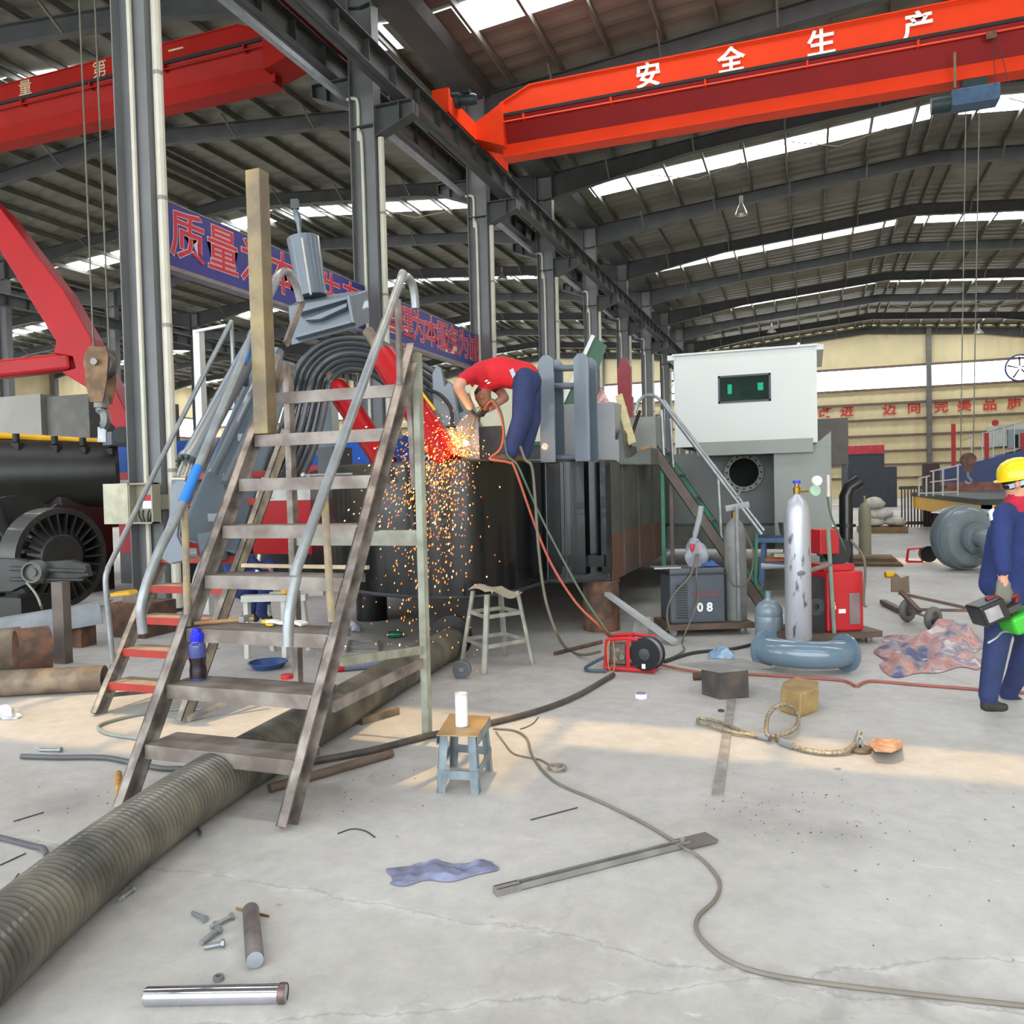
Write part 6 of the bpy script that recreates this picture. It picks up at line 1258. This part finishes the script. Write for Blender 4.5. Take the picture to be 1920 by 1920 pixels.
c = py(1815, 862, 20); MB().cyl(c-V((0, .1, 0)), c+V((0, .1, 0)), .15).box(c+V((-.09, -.11, -.25)), c+V((.09, .11, .1))).build('block', rust2, hk2); MB().tube(curve([c+V((0, 0, -.25)), c+V((0, 0, -.36)), c+V((.06, 0, -.45)), c+V((.01, 0, -.52)), c+V((-.06, 0, -.46))], 4), .028, 8).build('hook', galv, hk2)
for dx in (-.14, .1): MB().tube([c+V((dx, 0, .1)), V((c.x+dx, c.y-.9, 9.0))], .012, 5).build('wire_rope', MATS['wire_rope'], hk2)
MB().lathe([(0, 0), (.05, 0), (.05, .14), (0, .14)], gp(1660, 1077, .05), s0, 14).build('yellow_tin', yellow, label='small yellow tin lying on the floor near the hand cart', cat='tin')
# ================================================================== floor in front
# corrugated suction hose
hp = [(-140, 1892), (0, 1772), (170, 1628), (350, 1497), (500, 1406), (640, 1326), (760, 1254), (846, 1206)]
R0 = .142; cen = curve([gp(x, y, R0) for x, y in hp], 40)
acc = [0.]
for a_, b_ in zip(cen, cen[1:]): acc.append(acc[-1]+(b_-a_).length)
P_ = .030; N_ = int(acc[-1]/P_)*4; pts = []; rs = []; j = 0
for k in range(N_+1):
    s = acc[-1]*k/N_
    while j < len(acc)-2 and acc[j+1] < s: j += 1
    t = (s-acc[j])/max(acc[j+1]-acc[j], 1e-9); pts.append(cen[j].lerp(cen[j+1], t)); rs.append(R0-.002+.0055*math.sin(2*math.pi*k/4+.78))
hs = thing('corrugated_hose', cen[len(cen)//2]-V((0, 0, R0)), 'thick dark corrugated suction hose lying diagonally across the floor', 'hose')
def hose_material():
    m = M('corrugated_rubber', (112, 106, 92), rough=.45, rgb2=(60, 58, 53), scale=4, lo=.35, hi=.7, coat=.15); return m
MB().tube(pts, rs, 28).build('ribbed_wall', hose_material(), hs, angle=70)
ed = (cen[-1]-cen[-6]).normalized(); MB().ring(cen[-1]+ed*.03+V((0, 0, .06)), ed, .10, .2, .03, 30).build('end_flange', black_p, hs); MB().lathe([(R0*.9, -.12), (R0*1.02, -.12), (R0*1.02, .04), (R0*.9, .04)], cen[-1], ed, 26).build('end_sleeve', M('sleeve_grey', (96, 92, 84), rough=.5), hs)
# blue-grey stool with the white tube
sg = M('stool_grey', (132, 146, 152), rough=.45, rgb2=(104, 116, 122), scale=8); stop_ = M('stool_top', (190, 150, 92), rough=.5, rgb2=(140, 116, 84), scale=4)
so = thing('low_stool', gp(870, 1455), 'low steel stool with blue-grey legs and a rusty orange top', 'stool')
ft = [gp(819, 1487), gp(899, 1490), gp(924, 1443), gp(845, 1436)]; zt_ = .30; cS = (ft[0]+ft[1]+ft[2]+ft[3])/4; tp_ = [cS+(p-cS)*.86+V((0, 0, zt_)) for p in ft]
def sq(u, v): 
    a_ = tp_[0].lerp(tp_[1], u); b_ = tp_[3].lerp(tp_[2], u); c = a_.lerp(b_, v); return c
ctr = sum(tp_, V((0, 0, 0)))/4; big = [ctr+(p-ctr)*1.12 for p in tp_]
top_ = MB().prism([p+V((0, 0, .0)) for p in big], (0, 0, .006)).build('seat_plate', stop_, so, smooth=False)
for k in (1, 3): a_, b_ = big[k], big[(k+1) % 4]; MB().hexa([a_+V((0, 0, -.05)), b_+V((0, 0, -.05)), b_.lerp(ctr, .03)+V((0, 0, -.05)), a_.lerp(ctr, .03)+V((0, 0, -.05)), a_+V((0, 0, .003)), b_+V((0, 0, .003)), b_.lerp(ctr, .03)+V((0, 0, .003)), a_.lerp(ctr, .03)+V((0, 0, .003))]).build('seat_skirt', sg, top_, smooth=False)
for k in range(4):
    e1 = (ft[(k+1) % 4]-ft[k]).normalized()*(.045); e2 = (ft[k-1]-ft[k]).normalized()*.045; mb = MB()
    mb.hexa([ft[k], ft[k]+e1, ft[k]+e1+e2*.1, ft[k]+e2*.1, tp_[k], tp_[k]+e1, tp_[k]+e1+e2*.1, tp_[k]+e2*.1]); mb.hexa([ft[k], ft[k]+e1*.1, ft[k]+e1*.1+e2, ft[k]+e2, tp_[k], tp_[k]+e1*.1, tp_[k]+e1*.1+e2, tp_[k]+e2]); mb.build('leg', sg, so, smooth=False)
for k, h in ((0, .095), (2, .11), (1, .11), (3, .11)):
    a_, b_ = ft[k].lerp(tp_[k], h/zt_), ft[(k+1) % 4].lerp(tp_[(k+1) % 4], h/zt_); MB().bar(a_, b_, .006, .045).build('stretcher', sg, so, smooth=False)
wc = gp(866, 1360, zt_+.007)
wtube = thing('white_tube', wc, 'upright white plastic tube standing on the low stool', 'tube')
MB().lathe([(0, 0), (.034, 0), (.034, .172), (.030, .174), (.028, .172), (.028, .1), (0, .1)], wc, n=24).build('tube_wall', M('white_plastic', (240, 240, 240), rough=.4, var=.03), wtube); MB().lathe([(.034, .168), (.0355, .168), (.0355, .178), (.03, .178)], wc, n=24).build('tube_rim', M('rim_pinkish', (226, 214, 214)), wtube)
# tall trestle stool with bent sheet
tr = thing('trestle_stool', gp(935, 1245), 'tall angle-iron trestle stool with a bent sheet seat under the bow', 'stool')
ta_ = M('trestle_paint', (166, 164, 150), rough=.5, rgb2=(140, 138, 126), scale=8)
ft2 = [gp(866, 1243), gp(908, 1264), gp(1000, 1246), gp(948, 1230)]; c2 = sum(ft2, V((0, 0, 0)))/4; zt2 = .66
tp2 = [c2+(p-c2)*.62+V((0, 0, zt2)) for p in ft2]
for p, q in zip(ft2, tp2): MB().channel(p, q, .03, .045, .005, c2+V((0, 0, .3))-p).build('leg', ta_, tr, smooth=False)
for h in (.22, .47):
    for k in range(4): a_, b_ = ft2[k].lerp(tp2[k], h/zt2), ft2[(k+1) % 4].lerp(tp2[(k+1) % 4], h/zt2); MB().bar(a_, b_, .006, .035).build('rung', ta_, tr, smooth=False)
A_ = [c2+(p-c2)*.78 for p in ft2]
MB().grid(lambda u, v: (A_[0].lerp(A_[1], v)).lerp(A_[3].lerp(A_[2], v), u)+V((0, 0, zt2+.005+.04*math.sin(u*3.3+v*2.4)+.02*math.sin(7*u))), 14, 10).build('bent_sheet', M('sheet_tan', (176, 166, 150), rough=.6, var=.15), tr)
wh = thing('loose_wheel', gp(872, 1268), 'small grey steel wheel leaning at the foot of the trestle stool', 'wheel')
c = gp(866, 1255, .078); axw = (g0*-1+s0*-.25).normalized(); MB().lathe([(0, .02), (.03, .02), (.035, .012), (.062, .012), (.066, .022), (.078, .02), (.078, -.03), (.03, -.035), (.03, -.08), (0, -.08)], c, axw, 26).build('wheel_disc', M('wheel_grey', (104, 106, 108), rough=.5, var=.2), wh); MB().lathe([(0, .03), (.014, .03), (.02, .018), (0, .018)], c, axw, 14).build('hub_cap', raw, wh)
# bars and rods on the floor
ground_bar('flat_bar', 'long flat steel bar lying towards the rusty box', 'bar', (1345, 1492), (1372, 1312), .055, .01, M('flat_bar_grey', (160, 157, 150), rough=.5, metal=.1, rgb2=(132, 126, 118), scale=8))
lb = thing('long_steel_bar', gp(1130, 1620), 'long grey channel bar with a slotted end plate on the bare floor', 'bar')
a_, b_ = gp(930, 1671, .014), gp(1290, 1580, .014); MB().channel(a_, b_, .028, .036, .005, (0, 0, 1)).build('channel', raw, lb, smooth=False)
e1 = (b_-a_).normalized(); MB().bar(b_-e1*.04, b_+e1*.13, .09, .012).build('end_plate', M('plate_brown', (110, 100, 92), rough=.6, var=.2), lb, smooth=False); MB().bar(a_-e1*.005, a_+e1*.10, .042, .028).build('end_block', raw, lb, smooth=False)
MB().cyl(b_-e1*.03+V((0, 0, .0)), b_-e1*.03+V((0, 0, .025)), .012, n=8).build('bolt', galv, lb)
hose('floor_cable', [gp(925, 1366, .008), gp(965, 1370, .008), gp(988, 1385, .008), gp(1000, 1420, .008), gp(1040, 1465, .008), gp(1130, 1505, .008), gp(1210, 1545, .008), gp(1268, 1580, .012), gp(1286, 1592, .03), gp(1310, 1606, .008), gp(1340, 1636, .008), gp(1350, 1660, .008), gp(1340, 1688, .008), gp(1312, 1715, .008), gp(1305, 1738, .008), gp(1320, 1765, .008), gp(1360, 1798, .008), gp(1420, 1822, .008), gp(1520, 1840, .008), gp(1700, 1862, .008), gp(1960, 1890, .008)], .0075, M('cable_drab', (128, 120, 108), rough=.6, var=.2), 'long thin drab cable winding across the floor to the lower edge', 'cable')
hose('floor_cable', [gp(930, 1372, .006), gp(945, 1392, .006), gp(962, 1412, .006), gp(990, 1420, .006), gp(1012, 1424, .006), gp(1030, 1434, .006)], .005, MATS['cable_drab'], 'short thin wire from the low stool to the tangled wire bundle', 'cable')
wbn = thing('wire_bundle', gp(1040, 1440), 'small tangled bundle of wire on the floor right of the stool', 'wire')
for k in range(5): MB().tube([gp(1042, 1440, .012)+V((.045*math.cos(a_*1.0)+.004*k, .03*math.sin(a_)*(1+.1*k), .008*math.sin(3*a_+k)+.006)) for a_ in [i*.4 for i in range(16)]], .005, 5, closed=True).build('wire_turn', M('wire_tan', (150, 136, 120), rough=.6), wbn)
hose('black_hose', [gp(455, 1452, .02), gp(560, 1432, .022), gp(690, 1408, .022), gp(800, 1380, .022), gp(890, 1362, .022), gp(1000, 1335, .022), gp(1080, 1305, .022), gp(1150, 1265, .022)], .021, M('hose_brown', (92, 80, 68), rough=.6, rgb2=(66, 62, 58), scale=6), 'long brown rubber hose running behind the low stool', 'hose')
hose('brown_pipe', [gp(505, 1478, .026), gp(735, 1412, .026)], .025, M('pipe_brown', (104, 86, 72), rough=.6, var=.25), 'short brown pipe on the floor beside the front ladder foot', 'pipe', 1, 12)
ground_bar('tube_offcut', 'short brown square tube offcut behind the ladder rear post', 'tube', (675, 1352), (745, 1332), .05, .05, rust)
hose('black_hose', [gp(40, 1418, .018), gp(110, 1420, .018), gp(190, 1420, .018), gp(240, 1428, .018), gp(300, 1440, .018), gp(340, 1441, .018)], .0165, M('hose_slate', (82, 84, 84), rough=.5, var=.2), 'slate rubber hose lying across the floor at the far left', 'hose')
hose('blue_hose', [gp(400, 1330, .012), gp(330, 1330, .012), gp(270, 1338, .012), gp(215, 1350, .012), gp(185, 1362, .012), gp(200, 1375, .012), gp(240, 1382, .012), gp(285, 1388, .012)], .012, M('hose_pale_blue', (120, 140, 156), rough=.5, rgb2=(130, 136, 116), scale=3), 'pale blue hose looped in the sunlit patch behind the ladder', 'hose')
pipe('yellow_tube', 'short rusty yellow tube by the left foot of the step ladder', (222, 1450), (224, 1498), .018, M('tube_yellow', (196, 148, 40), rough=.6, rgb2=(150, 104, 44), scale=20), .004)
hose('dark_strap', [gp(-10, 1568, .012), gp(30, 1578, .012), gp(60, 1586, .012), gp(80, 1590, .016), gp(88, 1603, .006)], .013, M('strap_slate', (92, 90, 98), rough=.7), 'dark bent strap end on the floor at the left edge', 'strap', 4)
for k, (pp, lab) in enumerate((([(25, 1540), (82, 1523)], 'thin dark wire offcut above the bent strap'), ([(0, 1622), (48, 1600)], 'thin dark wire offcut just below the bent strap'), ([(14, 1668), (35, 1638)], 'steep dark wire offcut left of the corrugated hose'), ([(633, 1563), (660, 1554), (685, 1558), (703, 1570)], 'curved dark wire right of the ladder foot'), ([(995, 1537), (1083, 1514)], 'straight thin dark rod on open floor right of the stool'), ([(975, 1367), (985, 1364), (1000, 1356), (1010, 1344)], 'little hooked wire beside the brown rubber hose'))):
    hose('wire_offcut', [gp(x, y, .004) for x, y in pp], .0032, M('wire_dark', (66, 64, 70), rough=.5), lab, 'wire', 4, 5)
MB().tube([gp(368+8*math.cos(a_), 1563+9*math.sin(a_), .008) for a_ in (-1.2, -.6, 0, .5, 1.0)], .007, 6).build('rubber_scrap', M('rubber_scrap', (112, 110, 106)), label='small curved rubber scrap beside the corrugated hose', cat='scrap')
# wire rope sling with thimbles and a snatch block
rope_m = M('sling_wire', (176, 164, 138), rough=.45, metal=.4, rgb2=(128, 114, 92), scale=60, stretch=(1, 1, 1))
sl_ = thing('wire_rope_sling', gp(1450, 1390), 'wire rope sling with a raised loop and pressed sleeves on the floor', 'rope')
main = [gp(1435, 1382, .02), gp(1408, 1378, .02), gp(1370, 1372, .02), gp(1330, 1360, .02), gp(1310, 1354, .02), gp(1314, 1347, .02), gp(1350, 1354, .02), gp(1390, 1370, .02), gp(1430, 1380, .02)]
MB().tube(curve(main, 6), .012, 8).build('end_loop', rope_m, sl_)
b0 = gp(1447, 1385, .02); lp = [b0, gp(1437, 1372, .07), at(1441, 1340, 5.3), at(1462, 1322, 5.35), at(1485, 1325, 5.4), at(1497, 1345, 5.4), gp(1488, 1368, .04), gp(1455, 1380, .02)]
MB().tube(curve(lp, 6), .014, 8).build('raised_loop', rope_m, sl_)
tail = [gp(1455, 1383, .02), gp(1490, 1400, .02), gp(1535, 1410, .02), gp(1570, 1411, .02), gp(1595, 1403, .03), at(1606, 1388, 4.95), at(1612, 1371, 4.97)]
MB().tube(curve(tail, 6), .017, 8).build('tail_rope', rope_m, sl_)
for a_, b_ in (((1423, 1380), (1443, 1384)), ((1465, 1391), (1488, 1400))): MB().cyl(gp(*a_, .02), gp(*b_, .02), .023, n=12).build('pressed_sleeve', galv, sl_)
sb = thing('snatch_block', gp(1650, 1402), 'rusty tan snatch block at the end of the wire rope sling', 'pulley block')
c = gp(1612, 1405, .012); MB().lathe([(.022, -.012), (.06, -.01), (.065, 0), (.06, .014), (.022, .016)], c, (0, 0, 1), 22).build('eye_ring', M('iron_brown', (122, 104, 82), rough=.6, metal=.3), sb); MB().tube(curve([c+V((-.01, 0, .01)), c+V((-.01, .01, .06)), c+V((.01, .01, .07)), c+V((.015, 0, .01))], 4), .008, 6).build('shackle', galv, sb)
tanr = M('block_tan', (196, 160, 126), rough=.7, rgb2=(160, 112, 84), scale=14)
for z_ in (.012, .062): MB().prism([gp(1628, 1396, z_), gp(1640, 1410, z_), gp(1672, 1412, z_), gp(1692, 1404, z_), gp(1690, 1390, z_), gp(1640, 1386, z_)], (0, 0, .012)).build('cheek_plate', tanr, sb, smooth=False, bevel=.004)
MB().cyl(gp(1650, 1399, .012), gp(1650, 1399, .075), .014).build('pin', M('orange_pin', (210, 110, 60), rough=.5), sb); MB().lathe([(0, 0), (.04, 0), (.034, .012), (.034, .024), (.04, .036), (0, .036)], gp(1667, 1400, .025), n=18).build('sheave', rust2, sb)
# shiny pins, bolts, nut
chrome = M('ground_steel', (206, 206, 214), rough=.16, metal=.95, var=.08, scale=12)
def rod(name, label, p0, p1, r, mat, cat='pin', endm=None, parts=None):
    a_, b_ = gp(*p0, r), gp(*p1, r); d_ = b_-a_; t = thing(name, (a_+b_)/2-V((0, 0, r)), label, cat)
    MB().lathe([(0, .0), (r*.9, .0), (r, .006), (r, d_.length-.006), (r*.9, d_.length), (0, d_.length)], a_, d_, 26).build('shank', mat, t); 
    if endm: MB().lathe([(0, -.003), (r*.93, -.003), (r*.93, 0)], a_, d_, 26).build('sawn_end', endm, t)
    return t, a_, b_
pn1, a_, b_ = rod('steel_pin', 'thick polished steel pin lying at the lower left of the floor', (272, 1868), (536, 1862), .028, chrome)
dd = (b_-a_).normalized(); MB().lathe([(.0285, 0), (.031, .004), (.031, .02), (.0285, .024)], b_-dd*.022, dd, 26).build('end_collar', M('collar_brown', (120, 100, 96), rough=.4, metal=.5), pn1)
pn2, a2_, b2_ = rod('round_bar', 'short dull grey round bar with a sawn end near the loose bolts', (478, 1800), (470, 1705), .030, M('bar_grey', (128, 122, 122), rough=.5, metal=.35, rgb2=(106, 94, 92), scale=12), 'bar', M('sawn_grey', (168, 174, 182), rough=.45, metal=.3))
for q in ((442, 1703, 460, 1707), (490, 1715, 505, 1719)): pass
MB().tube([gp(443, 1703, .006), gp(504, 1718, .006)], .004, 6).build('brass_pin', MATS['brass'], label='thin brass cotter pin under the dull round bar', cat='pin')
def bolt(label, p0, p1, r=.0075, nut=False):
    a_, b_ = gp(*p0, r*1.7), gp(*p1, r*1.1); d_ = b_-a_; t = thing('bolt', (a_+b_)/2, label, 'bolt', 'loose bolts on the floor')
    MB().lathe([(0, 0), (r*1.8, 0), (r*1.8, r*1.3), (0, r*1.3)], a_, d_, 6).build('head', galv, t, smooth=False); MB().cyl(a_+d_.normalized()*r*1.2, b_, r, n=10).build('shank', MATS['ground_steel'] if nut is None else galv, t)
    if nut: MB().lathe([(r, 0), (r*1.8, 0), (r*1.8, r*1.4), (r, r*1.4), (r, 0)], a_+d_*.72, d_, 6).build('nut', galv, t, smooth=False)
bolt('bolt with its head turned to the dull round bar, farthest of the cluster', (386, 1724), (361, 1711))
bolt('grey bolt with a nut lying across the middle of the bolt cluster', (437, 1717), (395, 1739), .008, True)
bolt('stubby grey bolt just under the long nutted bolt', (412, 1741), (377, 1768), .010)
bolt('shiny pale bolt nearest the polished pin', (421, 1768), (383, 1776), .0085)
bolt('bolt lying against the side of the corrugated hose', (250, 1667), (221, 1689), .008, True)
bolt('bolt lying alone above the slate rubber hose', (115, 1406), (75, 1406), .010)
bolt('small bolt beside the brown rubber hose end', (1025, 1326), (1042, 1321), .006)
MB().lathe([(.009, 0), (.018, 0), (.018, .015), (.009, .015), (.009, 0)], gp(410, 1838), n=6).build('hex_nut', galv, label='single hex nut above the polished pin', cat='nut', smooth=False)
MB().lathe([(.012, 0), (.022, 0), (.022, .012), (.012, .012), (.012, 0)], gp(1352, 1334), n=14).build('washer', dark_g, label='dark steel ring on the floor below the rusty box', cat='ring')
# grey-blue rag
def rag(u, v):
    x = 730+200*u+6*math.sin(5*v); wd = 36*(.45+.55*math.sin(math.pi*min(1, u*.8+.2)))*(1+.12*math.sin(15*u)); y = 1644-16*u-wd*(v-.5)+3*math.sin(12*u); g_ = gp(x, y); e = max(0, min(1, min(u, 1-u, v, 1-v)*6))
    return V((g_.x, g_.y, .004+e*(.013+.005*math.sin(14*u+3*v)+.005*math.sin(31*u-8*v)+.004*math.sin(19*v+9*u))))
rgm = M('rag_lavender', (136, 140, 168), rough=.9, rgb2=(108, 110, 132), scale=9)
MB().grid(rag, 46, 14).build('grey_blue_rag', rgm, label='crumpled lavender-grey rag lying on the open floor', cat='rag')
def rag2(u, v):
    g_ = gp(1328+50*u, 1236-14*v); e = max(0, min(1, min(u, 1-u, v, 1-v)*5)); return V((g_.x, g_.y, .004+e*(.05+.03*math.sin(9*u+5*v))))
MB().grid(rag2, 14, 8).build('pale_blue_rag', M('rag_pale_blue', (176, 200, 220), rough=.9, rgb2=(120, 150, 180), scale=14), label='pale blue rag behind the thin plate on the floor', cat='rag')
tpw = thing('tape_roll', gp(1202, 1306), 'small white tape roll with a violet rim on the floor', 'tape')
c = gp(1202, 1308); MB().lathe([(.02, 0), (.045, 0), (.045, .03), (.02, .03), (.02, 0)], c, n=22).build('roll', MATS['white_plastic'], tpw); MB().lathe([(.018, .03), (.038, .031), (.038, .034), (.018, .034)], c, n=22).build('violet_rim', M('violet', (170, 130, 200)), tpw)
for k, (q, lab) in enumerate((((1570, 1441), 'shiny scrap of foil on the floor below the sling'), ((1110, 1293), 'brass-coloured chip by the brown hose'), ((140, 1590), None))):
    if lab: c = gp(*q, .004); MB().ell(c, (.02, .004, .002), (-.003, .01, 0), (0, 0, .004), 8, 5).build('metal_chip', galv if k == 0 else MATS['brass'], label=lab, cat='scrap')
# litter under the hull
MB().lathe([(0, 0), (.035, 0), (.04, .06), (.035, .12), (.015, .16), (.013, .18), (0, .18)], gp(728, 1190, .04), s0, 14).build('green_bottle', M('bottle_green', (40, 120, 84), rough=.15), label='green plastic bottle lying under the dredger bow', cat='bottle')
MB().lumpy(gp(664, 1176, .05), .09, .06, .05, 5, .5, 20, 12).build('film_bag', M('film_clear', (190, 196, 204), rough=.2, bump=1, bscale=20), label='clear film bag on the floor behind the ladder', cat='bag')
gr = thing('steel_grating', gp(680, 1222), 'small steel grating lying on the floor behind the step ladder', 'grating')
q4 = [gp(650, 1226, .02), gp(710, 1226, .02), gp(710, 1203, .02), gp(655, 1203, .02)]
for k in range(7): a_, b_ = q4[0].lerp(q4[3], k/6), q4[1].lerp(q4[2], k/6); MB().bar(a_, b_, .012, .03).build('grate_bar', raw, gr, smooth=False)
for a_, b_ in ((q4[0], q4[3]), (q4[1], q4[2])): MB().bar(a_, b_, .02, .035).build('grate_frame', raw, gr, smooth=False)
bb = thing('blue_basin', gp(503, 1254), 'shallow blue plastic basin on the floor behind the ladder', 'basin')
MB().lathe([(0, .005), (.12, .005), (.16, .05), (.17, .052), (.13, 0), (0, 0)], gp(503, 1252), n=24).build('basin_wall', M('basin_blue', (56, 84, 140), rough=.4), bb); MB().lathe([(.165, .05), (.178, .05), (.178, .058), (.165, .058), (.165, .05)], gp(503, 1252), n=24).build('rim', MATS['basin_blue'], bb)
gpz = thing('grey_tube_roll', gp(665, 1252), 'grey plastic tube with a red cap lying behind the ladder brace', 'tube')
a_, b_ = gp(645, 1249, .045), gp(715, 1243, .045); MB().cyl(a_, b_, .045).build('tube', M('tube_slate', (120, 124, 140), rough=.5), gpz); MB().cyl(a_-(b_-a_).normalized()*.08, a_, .047).build('red_cap', wred, gpz)
mb = MB(); rn = random.Random(11)
for i in range(170):
    cx_, cy_, sx, sy = rn.choice(((1430, 1520, 90, 30), (1560, 1560, 90, 35), (1480, 1500, 60, 14), (150, 1520, 110, 40), (640, 1500, 90, 40), (1000, 1300, 160, 40), (1250, 1290, 90, 30), (1750, 1620, 140, 90)))
    g_ = gp(min(1900, rn.gauss(cx_, sx)), max(1180, rn.gauss(cy_, sy)), .003); a_ = rn.uniform(0, 6.3); l_ = rn.uniform(.002, .008); w_ = rn.uniform(.0015, .004); d_ = V((math.cos(a_), math.sin(a_), 0)); e_ = V((-d_.y, d_.x, 0))
    mb._add([g_-d_*l_, g_-e_*w_, g_+d_*l_, g_+e_*w_, g_+V((0, 0, rn.uniform(.003, .007)))], [(0, 1, 4), (1, 2, 4), (2, 3, 4), (3, 0, 4)])
mb.build('slag_debris', M('slag', (96, 91, 88), rough=.7, var=.3), label='tiny dark slag crumbs scattered over the concrete floor', cat='debris', kind='stuff', smooth=False)
# ================================================================== cutting sparks and flame
O = W(873, 831, -.13)
def glow(name, rgb, k):
    m = bpy.data.materials.new(name); m.use_nodes = True; nt = m.node_tree; nt.nodes.remove(nt.nodes['Principled BSDF']); e = nt.nodes.new('ShaderNodeEmission')
    e.inputs[0].default_value = (*rgb, 1); e.inputs[1].default_value = k; nt.links.new(e.outputs[0], nt.nodes['Material Output'].inputs[0]); m.cycles.emission_sampling = 'NONE'; return m
gl = [glow('spark_white_hot', (1, .66, .28), 4.5), glow('spark_orange', (1, .30, .05), 3.2), glow('spark_red', (1, .16, .03), 2.0)]
mb = MB(); rnd = random.Random(3)
for i in range(2600):
    near = rnd.random() < .68
    if near: v = -_r*rnd.gauss(1.15, .85)-_f*rnd.gauss(.5, .35)+_u*rnd.gauss(.35, .75); t = rnd.uniform(.05, .40)
    else: v = -_r*rnd.gauss(.55, .45)-_f*rnd.gauss(.9, .35)+_u*rnd.gauss(.25, .45); t = .2+.42*rnd.random()**1.5
    p = O+v*t+V((0, 0, -4.9*t*t))
    if p.z < .02 or (p.y > 7.0 and p.z < 1.88): continue
    vel = (v+V((0, 0, -9.8*t))).normalized(); L_ = rnd.uniform(.006, .019); r = rnd.uniform(.003, .0075)*(1.15 if not near else 1); s_, u_ = perp(vel)
    q = rnd.random(); mb.mi = 0 if (near and q < .3) or q < .15 else (1 if q < .8 else 2)
    mb._add([p-vel*L_, p+s_*r, p+u_*r, p-s_*r, p-u_*r, p+vel*L_*.7], [(0, 2, 1), (0, 3, 2), (0, 4, 3), (0, 1, 4), (5, 1, 2), (5, 2, 3), (5, 3, 4), (5, 4, 1)])
for i in range(70):      # sparks that have reached the floor
    g_ = gp(rnd.gauss(760, 60), rnd.gauss(1235, 25), .006); mb.mi = rnd.choice((1, 2)); mb._add([g_+V((-.008, 0, 0)), g_+V((0, -.004, 0)), g_+V((.008, 0, 0)), g_+V((0, .004, 0)), g_+V((0, 0, .004))], [(0, 1, 4), (1, 2, 4), (2, 3, 4), (3, 0, 4)])
mb.build('sparks', gl, label='shower of glowing orange sparks from the cutting torch', cat='sparks', kind='stuff', smooth=False)
fm = MB().ell(O, _r*.03, _f*.03, _u*.026, 12, 8).build('cutting_flame', glow('flame_white', (1, .9, .72), 14), label='white-hot cutting spot at the torch tip', cat='flame')
pl_ = bpy.data.lights.new('flame_light', 'POINT'); pl_.energy = 7; pl_.color = (1, .62, .3); pl_.shadow_soft_size = .04; pl_.specular_factor = .2
plo = bpy.data.objects.new('flame_light', pl_); COL.objects.link(plo); plo.location = O-_f*.12+V((0, 0, .05))
